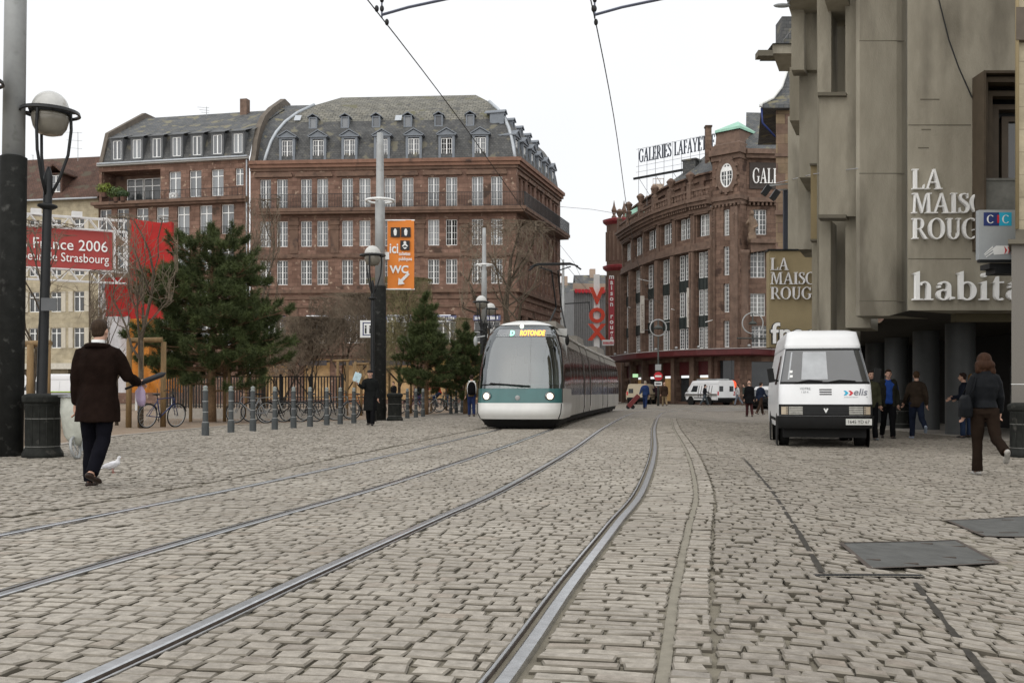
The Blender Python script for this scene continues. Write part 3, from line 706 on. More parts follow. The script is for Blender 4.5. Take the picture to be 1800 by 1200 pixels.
    for r, (z, h) in enumerate(rows):
        for u in US: put_win(t, F2, u, .19, z, mside[r])
    for a, b in shops:
        w = b-a; wm = winmesh(w, 1.9, 4, 2, 1, glass=m_glass); put_win(t, F, (a+b)/2, .22, 5.4, wm)
        mb = MB(F); mb.box(a-.05, b+.05, -.1, -.006, 7.35, 7.8); pl = mb.build('shop_sign', M('blue_sign', (.10, .11, .20), .5, var=.2), t)
        mb = MB(F)
        rr = random.Random(a)
        x = a+.08
        while x < b-.15:     # illegible white lettering, seen from 90 m
            k = rr.uniform(.05, .16); mb.box(x, x+k, -.112, -.1005, 7.42+rr.uniform(0, .05), 7.7+rr.uniform(-.06, .03)); x += k+rr.uniform(.04, .12)
        mb.build('lettering', m_frame, pl)
        mb = MB(F); mb.quad((a-.2, .45, .4), (b+.2, .45, .4), (b+.2, .45, 4), (a-.2, .45, 4)); mb.build('shop_window', m_shopwarm, t)
        mb = MB(F); mb.box(a-.25, b+.25, -1.3, -.01, 3.7, 3.85); mb.box(a-.25, b+.25, -1.3, -1.27, 3.4, 3.7); mb.build('awning', M('awning_ochre', (.30, .17, .03), .8, var=.2) if a > 15 else M('awning_dark', (.05, .045, .05), .8), t)
    for a, b in S:
        mb = MB(F2); mb.quad((a-.3, .35, .4), (b+.3, .35, .4), (b+.3, .35, 4), (a-.3, .35, 4)); mb.quad((a-.3, .28, 5.4), (b+.3, .28, 5.4), (b+.3, .28, 7.9), (a-.3, .28, 7.9)); mb.build('shop_window', m_glass, t)
    # mansard roof: bell-shaped profile (inset v, height z)
    prof = [(.35, 21.55), (.62, 22.5), (1.0, 23.6), (1.5, 24.6), (2.3, 25.7), (3.5, 26.85), (5.2, 28.05), (8.0, 29.55)]
    Um = Vector((F[0][0], F[1][0], 0)); Vm = Vector((F[0][1], F[1][1], 0)); S2 = Vector((F2[0][0], F2[1][0], 0)); O = Vector((P0[0], P0[1], 0))
    rowsP = []
    for v, z in prof:
        a = O+Um*(.9+.68*v)+Vm*v; b = O+Um*(Ln-.56*v+.05)+Vm*v; rowsP.append((a+Vector((0, 0, z)), b+Vector((0, 0, z))))
    def roofpart(rows, name, mat, lo, hi, split=24, uvd=None):
        mb = MB(); w = 0
        for (a, b), (c, d) in zip(rows[lo:hi], rows[lo+1:hi+1]):
            h = ((c-a)-(c-a).project((b-a))).length
            la = (b-a).length; off = (c-a).dot((b-a).normalized())
            mb.face((a, b, d, c), [(0, w), (la, w), (off+(d-c).length, w+h), (off, w+h)]); w += h
        return mb.build(name, mat, t)
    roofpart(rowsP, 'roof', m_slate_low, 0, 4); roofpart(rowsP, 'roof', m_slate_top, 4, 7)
    side = []
    for (a, b), (v, z) in zip(rowsP, prof): side.append((b, b+S2*(L2+.56*v*.3)))
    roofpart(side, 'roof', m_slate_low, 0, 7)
    left = []
    for (a, b), (v, z) in zip(rowsP, prof): left.append((a+Vm*(11-v)+Vector((0, 0, 0)), a))
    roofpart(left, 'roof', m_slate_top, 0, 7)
    mb = MB()   # rear slope and ridge cap
    a, b = rowsP[-1]; mb.face((b, b+S2*(L2+1.3), b+S2*(L2+1.3)+Vm*3-Um*9, a+Vm*6)); mb.face((a, b, a+Vm*6)); mb.build('roof', m_slate_top, t)
    # zinc hip flashing
    for edge in ([r[1] for r in rowsP], [r[0] for r in rowsP]):
        mb = MB(); mb.smooth = True; mb.tube([p+Vector((0, -.05, .04)) for p in edge[:-1]], .15, 6); mb.build('hip_flashing', m_zinc, t)
    # second, lower roof part behind the left hip, and the stepped fire-wall gable
    lowp = [(.9, 21.55), (1.2, 22.5), (1.7, 23.6), (2.3, 24.6), (3.2, 25.6), (4.6, 26.7), (7.5, 28.3), (9.5, 29.3)]
    rl = [(O+Um*.35+Vm*v+Vector((0, 0, z)), O+Um*9+Vm*v+Vector((0, 0, z))) for v, z in lowp]
    roofpart(rl, 'roof', m_slate, 0, 7)
    gp = [(-.15, 21.3), (.5, 22.4), (1.0, 23.9), (1.8, 25.2), (3.2, 26.6), (5.5, 28.0), (9.6, 30.0), (11.5, 30.0), (11.5, 21.3)]
    mb = MB()
    for i in range(len(gp)): pass
    A = [O+Um*(-.12)+Vm*v+Vector((0, 0, z)) for v, z in gp]; B = [O+Um*.35+Vm*v+Vector((0, 0, z)) for v, z in gp]
    mb.face(A[::-1]); mb.face(B)
    for i in range(len(gp)-1): mb.quad(A[i], B[i], B[i+1], A[i+1])
    mb.build('fire_wall', M('firewall_stone', (.13, .11, .09), .9, var=.2, scale=1.5), t)
    # pedimented dormers
    dm = winmesh(.98, 1.95, 2, 4, 2)
    dz = M('dormer_zinc', (.17, .19, .215), .6, var=.12, scale=3)
    def dormer(FF, u, v0, label=None, w=dm):
        G_ = Matrix.Translation(-wloc(t)) @ FF @ Matrix.Translation((u, v0, 21.62))
        mb = MB(); mb.box(-.72, -.5, 0, 1.3, 0, 2.05); mb.box(.5, .72, 0, 1.3, 0, 2.05); mb.box(-.72, .72, -.004, 1.3, 2.052, 2.2)
        mb.box(-.74, .74, -.03, .12, -.08, .0)
        mb.box(-.86, .86, -.14, 1.6, 2.203, 2.29)
        mb.prism([(-.80, 2.293), (.80, 2.293), (0, 2.74)], -.04, .0)
        for sg in (-1, 1):
            a, b = (sg*.92, 2.26), (0, 2.80); c, d = (0, 2.90), (sg*.92, 2.35)
            q = [a, b, c, d] if sg < 0 else [b, a, d, c]
            mb.prism(q, -.16, 1.9)
        o = link_mesh('dormer', mb.mesh('dormer', dz), t, G_, label); wo = link_mesh('window', w[0], o, Matrix.Translation((0, .12, .03))); wo2 = link_mesh('pane', w[1], o, Matrix.Translation((0, .13, .03))); return o
    for i, u in enumerate([3.2, 6.03, 8.87, 11.8, 14.66, 17.6, 20.6]): dormer(F, u, .42, 'dormer with one casement open' if i in (3, 5) else None, winmesh(.98, 1.95, 2, 4, 2, glass=m_dark) if i == 5 else dm)
    for i in range(6): dormer(F2, 1.7+i*2.75, .42)
    # small roof dormers and skylights
    def small(FF, u, v, z, s=1.):
        G_ = Matrix.Translation(-wloc(t)) @ FF @ Matrix.Translation((u, v, z)); mb = MB()
        mb.box(-.38, -.26, 0, 1.3, 0, .85); mb.box(.26, .38, 0, 1.3, 0, .85); mb.box(-.38, .38, -.002, 1.3, .852, .95); mb.box(-.38, .38, -.02, .4, -.1, 0)
        for sg in (-1, 1):
            a, b, c, d = (sg*.5, .9), (0, 1.2), (0, 1.28), (sg*.5, .98); mb.prism([a, b, c, d] if sg < 0 else [b, a, d, c], -.12, 1.8)
        o = link_mesh('roof_dormer', mb.mesh('roof_dormer', dz), t, G_)
        mb = MB(); mb.box(-.26, .26, .1, .14, 0, .85); link_mesh('pane', mb.mesh('pane', m_glass_c), o)
    for u in [5.2, 8.15, 11.0, 13.9, 16.7, 19.55]: small(F, u, 1.75, 25.05)
    for i in range(5): small(F2, 1.8+i*2.9, 1.6, 25.2)
    for u, v, z in ((12.95, 2.15, 25.6), (3.6, 2.3, 25.8)):
        mb = MB(F); a, b = Vector((u-.3, v-.08, z+.06)), Vector((u+.3, v-.08, z+.06)); d = Vector((0, .55, .62)); mb.quad(a, b, b+d, a+d); mb.build('skylight', m_zinc, t)
red_building()

# ================================================================ left neighbour with terrace
def left_building():
    P0, P1 = (-38.3, 95.0), (-23.55, 91.75); F, Ln = frame(P0, P1)
    t = thing('brick_building', 'narrower reddish building with seven arched dormers and a planted roof terrace', 'building', (P0[0], P0[1], 0))
    f5 = [7.75, 9.8, 12.0]; U4 = [.65, 2.45, 4.45, 6.5, 8.6, 10.85, 13.0]
    top = 21.9
    ops = [(u-.6, u+.6, 18.75, 21.15, .25) for u in f5] + [(13.75, 14.55, 19.6, 21.15, .25), (.25, 6.3, 18.55, 21.45, 2.2)]
    zz = [(15.3, 2.65), (12.0, 2.6), (8.7, 2.5), (5.2, 2.4)]
    ops += [(u-.62, u+.62, z, z+h, .25) for z, h in zz for u in U4]
    mb = MB(F); mb.wall(0, Ln, 0, top, ops); mb.quad((0, .01, 0), (0, .01, top), (0, 12, top), (0, 12, 0)); mb.build('wall', m_sand, t)
    mb = MB(F); mb.quad((.25, 2.19, 18.55), (6.3, 2.19, 18.55), (6.3, 2.19, 21.45), (.25, 2.19, 21.45)); mb.build('terrace_wall', m_sandtrim, t)
    tw = winmesh(1.7, 2.5, 2, 1, 1, transom=.7, glass=m_glass)
    for u in (2.4, 4.2): put_win(t, F, u, 2.08, 18.6, tw)
    put_win(t, F, 5.6, 2.08, 18.6, winmesh(1.2, 2.5, 2, 1, 1, transom=.7, glass=m_glass_c))
    mb = MB(F); mb.box(-.4, Ln, -.75, -.003, 18.25, 18.53); mb.box(-.2, Ln, -.5, -.004, 18.05, 18.247); mb.build('ledge', m_sandtrim, t)
    mb = MB(F); mb.box(0, Ln, -.4, -.003, top, top+.3); mb.build('cornice', M('gutter_board', (.36, .36, .34), .6, var=.1), t)
    mb = MB(F); railing(mb, 1.5, Ln-.3, -.65, 18.53, 19.35, .5); mb.build('railing', m_black, t)
    w5 = winmesh(1.2, 2.4, 2, 1, 1, transom=.6); w4 = winmesh(1.24, 2.65, 2, 1, 1, transom=.75); w3 = winmesh(1.24, 2.6, 2, 1, 1, transom=.75); w2 = winmesh(1.24, 2.5, 2, 1, 1, transom=.75); w1 = winmesh(1.24, 2.4, 2, 1, 1)
    for u in f5: put_win(t, F, u, .18, 18.75, w5)
    put_win(t, F, 14.15, .18, 19.6, winmesh(.8, 1.55, 2, 1, 1, transom=.5))
    for (z, h), w in zip(zz, (w4, w3, w2, w1)):
        for u in U4: put_win(t, F, u, .18, z, w)
    mb = MB(F)
    for z, h in zz[:2]:
        for u in U4: railing(mb, u-.6, u+.6, -.05, z, z+.7, .2)
    mb.build('window_rail', m_black, t)
    # mansard
    pr = [(.1, top+.3), (1.15, 24.9), (7.2, 28.3), (9, 28.3)]
    for lo, mat in ((0, m_slate_low), (1, m_slate), (2, m_slate)):
        (v, z), (v2, z2) = pr[lo], pr[lo+1]; mb = MB(F); h = math.hypot(v2-v, z2-z)
        mb.face(((.3, v, z), (Ln, v, z), (Ln, v2, z2), (.3, v2, z2)), [(0, 0), (Ln, 0), (Ln, h), (0, h)]); mb.build('roof', mat, t)
    mb = MB(F); gp = [(-.3, top), (0, top+.4), (1.0, 25.3), (7.1, 28.8), (9, 28.8), (9, top)]
    A = [(-.05, v, z) for v, z in gp]; B = [(.32, v, z) for v, z in gp]; mb.face(A[::-1]); mb.face(B)
    for i in range(5): mb.quad(A[i], B[i], B[i+1], A[i+1])
    mb.build('fire_wall', M('firewall_stone', (.13, .11, .09), .9), t)
    mb = MB(F); mb.smooth = True; mb.tube([(.1, -.42, top+.2), (Ln, -.42, top+.2)], .1, 6); mb.tube([(Ln-.15, -.2, top), (Ln-.15, -.2, 0)], .07, 6); mb.build('gutter', m_zinc, t)
    dw = winmesh(.86, 1.75, 2, 1, 1)
    for i in range(7):
        u = 1.75+i*2.03; mb = MB(F)
        mb.box(u-.62, u-.43, .16, 1.2, 22.55, 24.3); mb.box(u+.43, u+.62, .16, 1.2, 22.55, 24.3); mb.box(u-.62, u+.62, .14, 1.2, 24.303, 24.5); mb.box(u-.62, u+.62, .1, .5, 22.4, 22.548)
        mb.quad((u-.8, .0, 24.55), (u+.8, .0, 24.55), (u+.8, 2.2, 25.35), (u-.8, 2.2, 25.35)); mb.box(u-.8, u+.8, .0, .06, 24.48, 24.56)
        d = mb.build('dormer', M('dormer_grey', (.10, .105, .11), .7), t)
        put_win(d, F, u, .2, 22.55, dw, flat=True)
    mb = MB(F); mb.box(11.0, 11.7, 6.2, 6.9, 27.5, 29.3); mb.build('chimney', m_galtrim, t)
    # air conditioner on the ledge
    a = thing('air_conditioner', 'small white air conditioner box on the terrace ledge', 'air conditioner', F @ Vector((7.85, -.35, 18.53)))
    mb = MB(F); mb.box(7.5, 8.2, -.55, -.25, 18.54, 19.1); mb.build('casing', m_white, a); mb = MB(F); mb.F = F @ Matrix.Translation((7.85, -.56, 18.82)); 
    for r in (.2, .13): mb.tube([(r*math.cos(k*.524), 0, r*math.sin(k*.524)) for k in range(13)], .012, 4)
    mb.build('fan_grille', m_black, a)
left_building()

# ================================================================ cream house with tiled roof, far left
def cream_house(P0, P1, eave, ridge, label, name, rows, U, wallm, chim=None):
    F, Ln = frame(P0, P1); t = thing(name, label, 'house', (P0[0], P0[1], 0))
    ops = [(u-.55, u+.55, z, z+1.9, .2) for z in rows for u in U]+[(u-1.1, u+1.1, .3, 3.2, .4) for u in U[::2]]
    mb = MB(F); mb.wall(0, Ln, 0, eave, ops); mb.build('wall', wallm, t)
    mb = MB(F); h = math.hypot(5, ridge-eave); mb.face(((-.2, -.5, eave-.1), (Ln+.2, -.5, eave-.1), (Ln+.2, 5, ridge), (-.2, 5, ridge)), [(0, 0), (Ln, 0), (Ln, h), (0, h)])
    mb.face(((-.2, 5, ridge), (Ln+.2, 5, ridge), (Ln+.2, 10, eave), (-.2, 10, eave)), [(0, 0), (Ln, 0), (Ln, h), (0, h)]); mb.build('roof', m_tile, t)
    mb = MB(F); mb.face(((-.1, 0, eave), (-.1, 10, eave), (-.1, 5, ridge-.05))); mb.face(((Ln+.1, 0, eave), (Ln+.1, 5, ridge-.05), (Ln+.1, 10, eave))); mb.build('gable', wallm, t)
    mb = MB(F); mb.smooth = True; mb.tube([(-.2, -.55, eave-.12), (Ln+.2, -.55, eave-.12)], .09, 6); mb.build('gutter', m_zinc, t)
    w = winmesh(1.1, 1.9, 2, 1, 1, transom=.5, glass=m_glass)
    for z in rows:
        for u in U: put_win(t, F, u, .15, z, w)
    mb = MB(); mb.box(-.22, .22, -.05, -.004, 0, 1.9); shm = mb.mesh('shutter', M('shutter_pale', (.5, .46, .38), .7))
    for z in rows:
        for u in U:
            for sg in (-1, 1): link_mesh('shutter', shm, t, Matrix.Translation(-wloc(t)) @ F @ Matrix.Translation((u+sg*.83, 0, z)))
    for u in U[::2]:
        mb = MB(F); mb.quad((u-1.1, .35, .3), (u+1.1, .35, .3), (u+1.1, .35, 3.2), (u-1.1, .35, 3.2)); mb.build('shop_window', m_glass, t)
    mb = MB(F); mb.box(.2, Ln-.2, -1.0, -.01, 3.5, 3.75); mb.box(.2, Ln-.2, -1.02, -.98, 3.2, 3.5); mb.build('awning', M('awning_pale', (.55, .52, .45), .8), t)
    return t, F, Ln
t, F, Ln = cream_house((-52, 98.2), (-38.6, 95.6), 19.2, 24.3, 'cream house with brown tiled roof and dormer behind the red banner', 'cream_house', [5.2, 8.6, 12.0, 15.4], [2.4, 4.6, 6.9, 9.2, 11.6], m_cream)
mb = MB(F); u = 8.95
mb.box(u-.7, u-.5, .3, 3, 19.9, 21.6); mb.box(u+.5, u+.7, .3, 3, 19.9, 21.6); mb.box(u-.7, u+.7, .29, 3, 21.6, 21.75)
for sg in (-1, 1):
    q = [(u+sg*1.0, 21.6), (u, 22.4), (u, 22.55), (u+sg*1.0, 21.75)]; mb.prism(q if sg < 0 else [q[1], q[0], q[3], q[2]], -.1, 3.6)
d = mb.build('dormer', m_tile, t); put_win(d, F, u, .4, 19.95, winmesh(1.0, 1.6, 2, 2, 1), flat=True)
cream_house((-72, 101), (-52.2, 98.4), 17.5, 22.4, 'lower house with a tiled roof at the far left edge', 'tiled_house', [5.2, 8.6, 12.0], [3, 7, 11, 15, 18], m_cream)

# ================================================================ beyond: VOX cinema, pale houses, behind the tram
def vox():
    Y = 126; F, Ln = frame((XP(1008, Y), Y), (XP(1092, Y), Y+1))
    t = thing('cinema_building', 'grey ribbed metal cinema facade with scalloped red awning at the end of the street', 'cinema', (XP(1008, Y), Y, 0))
    mb = MB(F); mb.box(0, Ln, 0, 14, 0, 13.6); mb.build('wall', M('ribbed_metal', (.17, .17, .17), .6, var=.15, scale=2), t)
    mb = MB(F); n = 26
    for i in range(n): mb.box(i*Ln/n, i*Ln/n+.09, -.12, -.004, 3, 13.5)
    mb.build('rib', M('rib_metal', (.22, .22, .22), .6), t)
    mb = MB(F); mb.box(-.1, Ln, -.5, -.13, 13.7, 14.4); mb.build('cornice', m_pale, t)
    mb = MB(F); k = 14
    for i in range(k): mb.prism([(i*Ln/k+.02, 13.7), (i*Ln/k+.02, 13.35), ((i+.5)*Ln/k, 13.15), ((i+1)*Ln/k-.02, 13.35), ((i+1)*Ln/k-.02, 13.7)], -.6, -.56)
    mb.build('awning', m_red, t)
    t = thing('cinema_sign', 'tall white blade sign with big red letters spelling VOX', 'sign', (XP(1049, 112), 112, 0))
    Y = 112; F, _ = frame((XP(1036, Y), Y), (XP(1062, Y), Y)); s = Y/1800
    mb = MB(F); mb.box(8*s, 18*s, 0, .25, ZP(690, Y), ZP(482, Y)); mb.build('plate', m_white, t)
    for ch, py, h in (('V', 533, 28), ('O', 566, 25), ('X', 597, 28)):
        me = text_mesh(ch, h*s*1.38, .35, 'letter', 'CENTER', 1.0, .09); me.materials.clear(); me.materials.append(m_redletter)
        link_mesh('letter', me, t, Matrix.Translation(-wloc(t)) @ F @ Matrix.Translation((13*s, -.2, ZP(py, Y))))
vox()
def pale_house(px0, px1, Y, ptop, label, mat, wins=True):
    F, Ln = frame((XP(px0, Y), Y), (XP(px1, Y), Y)); top = ZP(ptop, Y)
    t = thing('pale_house', label, 'house', (XP(px0, Y), Y, 0))
    cols = [Ln*(i+.5)/3 for i in range(3)]; zs = [z for z in (2, 5.3, 8.6, 11.9) if z+2 < top]
    mb = MB(F); mb.wall(0, Ln, 0, top, [(u-.5, u+.5, z, z+1.9) for u in cols for z in zs], .2); mb.quad((0, .01, 0), (0, .01, top), (0, 8, top), (0, 8, 0)); mb.build('wall', mat, t)
    w = winmesh(1, 1.9, 2, 2, 1, glass=m_glass)
    for u in cols:
        for z in zs: put_win(t, F, u, .14, z, w)
    mb = MB(F); mb.face(((-.2, -.3, top), (Ln+.2, -.3, top), (Ln+.2, 4, top+2.2), (-.2, 4, top+2.2)), [(0, 0), (Ln, 0), (Ln, 4), (0, 4)]); mb.face(((-.2, 4, top+2.2), (Ln+.2, 4, top+2.2), (Ln+.2, 8, top), (-.2, 8, top))); mb.build('roof', m_slate, t)
    mb = MB(F); mb.box(Ln*.3, Ln*.3+.8, 3, 4.2, top+1, top+3); mb.build('chimney', m_pale, t)
pale_house(978, 1016, 138, 520, 'pale pinkish house seen past the corner of the sandstone building', m_pale)
pale_house(1014, 1100, 146, 505, 'pale house rising just above the cinema roof', M('pale_render_grey', (.45, .38, .32), .85, var=.1))
# ================================================================ department store with curved front
def store():
    t = thing('department_store', 'curved brown sandstone department store with corner turret and dark red canopy', 'department store', (16.8, 86, 0))
    px = [1096, 1112, 1133, 1158, 1186, 1219, 1253]; YY = [105.5, 101.5, 97.4, 93.5, 90.6, 88.0, 86.2]
    pts = [(XP(p, y), y) for p, y in zip(px, YY)]
    sp = M('spandrel_green', (.024, .031, .029), .6, var=.2)
    wgl = GLASS('glass_store', (.05, .055, .06), (.17, .175, .17), amt=.5)
    lv = [(4.8, 6.6), (7.6, 9.8), (10.8, 13.0)]
    mbw = MB(); mbp = MB(); mbt = MB(); mbd = MB(); mbb = MB()
    for i, (a, b) in enumerate(zip(pts, pts[1:])):
        F, Ln = frame(a, b)
        ops = [(.36, Ln-.36, 4.75, 13.05, .5), (.4, Ln-.4, 14.3, 16.15, .4), (.3, Ln-.3, .25, 3.7, .5)]
        mbw.F = F; mbw.wall(0, Ln, 0, 16.6, ops)
        mbp.F = F
        for u0 in (-.02, Ln-.28):
            mbp.box(u0, u0+.3, -.26, -.003, 0, 13.1); mbp.box(u0+.03, u0+.27, -.16, -.003, 13.75, 16.3)
            mbp.tube([(u0+.15, -.3, 4.7), (u0+.15, -.3, 13.0)], .11, 6)
        mbt.F = F
        mbt.box(-.01, Ln+.01, -.4, -.004, 13.1, 13.3); mbt.box(-.005, Ln+.005, -.3, -.005, 13.303, 13.75)
        mbt.box(-.02, Ln+.02, -.35, -.006, 16.3, 16.6); mbt.box(-.03, Ln+.03, -.75, .5, 16.85, 17.15); mbt.box(-.03, Ln+.03, -.95, .5, 17.153, 17.38)
        for k in range(int(Ln/.3)): mbt.box(k*.3+.05, k*.3+.2, -.62, -.008, 16.603, 16.847)
        mbt.box(.3, Ln-.3, -.3, -.009, 16.16, 16.29)
        # balustrade with posts and urns
        mbb.F = F; mbb.box(0, Ln, -.5, -.3, 18.15, 18.35); mbb.box(0, Ln, -.5, -.3, 17.385, 17.6)
        for k in range(max(2, int(Ln/.45))): u = (k+.5)*Ln/max(2, int(Ln/.45)); mbb.lathe([(.06, 17.6), (.11, 17.75), (.05, 18.0), (.08, 18.15)], 6, (u, -.4, 0), cap=False)
        mbb.box(-.22, .22, -.62, -.18, 17.382, 18.75); mbb.lathe([(.3, 18.752), (.32, 18.9), (.12, 19.0), (.3, 19.35), (.42, 19.6), (.3, 19.75), (.1, 19.9)], 8, (0, -.4, 0))
        # spandrels
        mbs = MB(F)
        for z0, z1 in ((6.6, 7.6), (9.8, 10.8)):
            mbs.box(.36, Ln-.36, .22, .5, z0, z1)
            for k in range(4): u = .5+k*(Ln-1.0)/3; mbs.box(u-.03, u+.03, .17, .2205, z0+.1, z1-.1)
            mbs.build('spandrel', sp, t); mbs = MB(F)
        w_ = Ln-.74; wl = w_*.31; wr = w_*.55
        for z0, z1 in lv:
            put_win(t, F, .37+wl/2+.02, .3, z0, winmesh(wl, z1-z0, 1, 6, 2, mat=m_frame, glass=wgl, thin=.03)); put_win(t, F, Ln-.37-wr/2-.02, .3, z0, winmesh(wr, z1-z0, 2, 6, 2, glass=wgl, mull=.07, thin=.03))
        put_win(t, F, .55+w_*.22, .25, 14.3, winmesh(w_*.3, 1.85, 1, 4, 2, glass=wgl)); put_win(t, F, Ln-.55-w_*.2, .25, 14.3, winmesh(w_*.3, 1.85, 1, 4, 2, glass=wgl))
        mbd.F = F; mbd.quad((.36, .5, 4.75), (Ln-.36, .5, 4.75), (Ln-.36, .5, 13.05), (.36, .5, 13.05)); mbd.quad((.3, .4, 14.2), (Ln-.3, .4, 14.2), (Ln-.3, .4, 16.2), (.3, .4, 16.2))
        mb = MB(F); mb.quad((.3, .48, .25), (Ln-.3, .48, .25), (Ln-.3, .48, 2.3), (.3, .48, 2.3)); mb.build('shop_window', m_shopwarm if i in (1, 3, 5) else m_glass, t)
        mb = MB(F); mb.box(.3, Ln-.3, .3, .46, 2.5, 3.7); f = mb.build('shop_fascia', m_canopy, t)
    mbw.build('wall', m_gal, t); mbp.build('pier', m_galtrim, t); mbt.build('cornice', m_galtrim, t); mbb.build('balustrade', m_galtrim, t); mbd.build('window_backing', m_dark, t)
    # attic and slate roof behind the balustrade
    inn = [(p[0]+.9+.25*k*0, p[1]+1.3) for k, p in enumerate(pts)]; top = [(p[0]+3.6, p[1]+4.8) for p in pts]
    mb = MB()
    for a, b in zip(inn, inn[1:]): F, Ln = frame(a, b); mb.F = F; mb.wall(0, Ln, 17.2, 19.9, [(.3, Ln-.3, 18.5, 19.4, .2)]); mb.quad((.3, .2, 18.5), (Ln-.3, .2, 18.5), (Ln-.3, .2, 19.4), (.3, .2, 19.4)); mb.box(-.1, Ln+.1, -.25, .2, 19.903, 20.05)
    mb.build('attic', m_gal, t)
    mb = MB()
    for k in range(2, 6):
        a, b, c, d = inn[k], inn[k+1], top[k+1], top[k]; zt = 20.2+ (k-1)*.55; zt2 = 20.2+k*.55
        mb.face(((a[0], a[1], 20.05), (b[0], b[1], 20.05), (c[0], c[1], zt2+1.2), (d[0], d[1], zt+1.2)), [(0, 0), (2.5, 0), (2.5, 4), (0, 4)])
    mb.build('roof', m_slate, t)
    # low square turret with copper cap at the left end
    a = Vector((XP(1106, 106), 106, 0)); F, _ = frame((XP(1104, 103.5), 103.5), (XP(1160, 101), 101))
    mb = MB(F); mb.box(0, 3.0, .2, 3.2, 16.5, 18.8); mb.build('turret', m_gal, t)
    mb = MB(F); mb.box(-.3, 3.3, -.1, 3.5, 18.8, 19.05); mb.F = F
    mb.face(((-.3, -.1, 19.05), (3.3, -.1, 19.05), (1.5, 1.7, 20.6))); mb.face(((3.3, -.1, 19.05), (3.3, 3.5, 19.05), (1.5, 1.7, 20.6))); mb.face(((3.3, 3.5, 19.05), (-.3, 3.5, 19.05), (1.5, 1.7, 20.6))); mb.face(((-.3, 3.5, 19.05), (-.3, -.1, 19.05), (1.5, 1.7, 20.6))); mb.build('turret_roof', m_copper, t)
    # dormer-like roof house and grey block behind
    F0, _ = frame((XP(1200, 94), 94), (XP(1228, 93), 93)); mb = MB(F0); mb.box(0, 1.3, 0, 2, 20.5, 22.2); mb.box(-.1, 1.4, -.1, 2.1, 22.2, 22.35); mb.build('roof_hatch', m_slate_low, t)
    F0, _ = frame((XP(1148, 106), 106), (XP(1166, 106), 106)); mb = MB(F0); mb.box(0, 1.1, 0, 1.5, 17, 22.6); mb.box(-.7, 0, .2, 1.3, 17, 21.4); 
    for u in (0, .36, .72, 1.08): mb.box(u-.02, u+.02, 0, .04, 22.6, 23.2)
    mb.box(-.02, 1.12, 0, .03, 23.1, 23.15); mb.build('chimney', m_pale, t)
    F0, _ = frame((XP(1241, 91), 91), (XP(1250, 91), 91)); mb = MB(F0); mb.box(0, .5, 0, .6, 21, 24.6); mb.box(-.06, .56, -.06, .66, 24.6, 24.75); mb.build('chimney', m_gal, t)
    # corner tower
    tp = [(XP(1252, 86.4), 86.4), (XP(1300, 84.6), 84.6), (XP(1336, 87.2), 87.2), (XP(1336, 93), 93), (XP(1262, 93), 93)]
    cx = sum(p[0] for p in tp)/5; cy = sum(p[1] for p in tp)/5
    def ringp(s, z): return [(cx+(x-cx)*s, cy+(y-cy)*s, z) for x, y in tp]
    F, Ln = frame(tp[0], tp[1]); F2, L2 = frame(tp[1], tp[2])
    ns = [(4.8, 7.0), (7.7, 10.1), (10.8, 13.2), (14.1, 16.3)]
    uw = Ln*.52
    mb = MB(F); mb.wall(0, Ln, 4.4, 21, [(uw-.28, uw+.28, a, b, .3) for a, b in ns]); mb.wall(0, Ln, 0, 4.397, [(.5, Ln-.5, .3, 3.7, .5)])
    mb.F = F2; mb.wall(0, L2, 0, 21, []); mb.F = Matrix()
    for a, b in ((2, 3), (3, 4), (4, 0)): mb.quad((*tp[a], 0), (*tp[b], 0), (*tp[b], 21), (*tp[a], 21))
    mb.build('tower_wall', m_gal, t)
    for a, b in ns: put_win(t, F, uw, .2, a, winmesh(.54, b-a, 1, 7, 3, glass=wgl, fr=.07, thin=.035))
    mb = MB(F); mb.quad((.5, .45, .3), (Ln-.5, .45, .3), (Ln-.5, .45, 3.7), (.5, .45, 3.7)); mb.build('shop_window', m_glass, t)
    mb = MB()
    for z0, z1, s in ((20.4, 20.8, 1.05), (20.8, 21.3, 1.13), (21.3, 21.7, 1.04), (16.7, 17.0, 1.05), (17.0, 17.35, 1.1)):
        A, B = ringp(s, z0), ringp(s, z1)
        for i in range(5): j = (i+1) % 5; mb.quad(A[i], A[j], B[j], B[i])
        mb.face(B); mb.face(A[::-1])
    A = ringp(1.0, 21.7); Bm = ringp(.88, 21.95); Bt = ringp(.84, 22.95)
    for P, Q in ((A, Bm), (Bm, Bt)):
        for i in range(5): j = (i+1) % 5; mb.quad(P[i], P[j], Q[j], Q[i])
    mb.F = F
    for k in range(9): mb.box(k*.36+.05, k*.36+.2, -.28, -.01, 16.5, 16.7)
    mb.box(.02, .32, -.14, -.004, 4.6, 16.4); mb.box(Ln-.75, Ln-.1, -.22, -.004, 4.6, 16.4)
    for z in range(8): mb.box(.12, .26, -.2, -.142, 14+z*.25, 14.15+z*.25); mb.box(Ln-.5, Ln-.35, -.28, -.222, 14+z*.25, 14.15+z*.25)
    mb.build('tower_trim', m_galtrim, t)
    mb = MB(); Q = ringp(.90, 22.95); Q2 = ringp(.90, 23.15)
    for i in range(5):
        j = (i+1) % 5; mb.quad(Q[i], Q[j], Q2[j], Q2[i]); mb.face((Q2[i], Q2[j], (cx, cy, 24.5)))
    mb.build('tower_roof', m_copper, t)
    # oval window with stone surround
    mb = MB(F); n = 24; c = (Ln*.55, 19.1)
    ring = lambda a, b, y: [(c[0]+a*math.cos(2*math.pi*k/n), y, c[1]+b*math.sin(2*math.pi*k/n)) for k in range(n)]
    mb.grid([ring(1.0, 1.45, -.004), ring(1.0, 1.45, -.16), ring(.62, 1.02, -.16), ring(.62, 1.02, -.01)], closed_v=True)
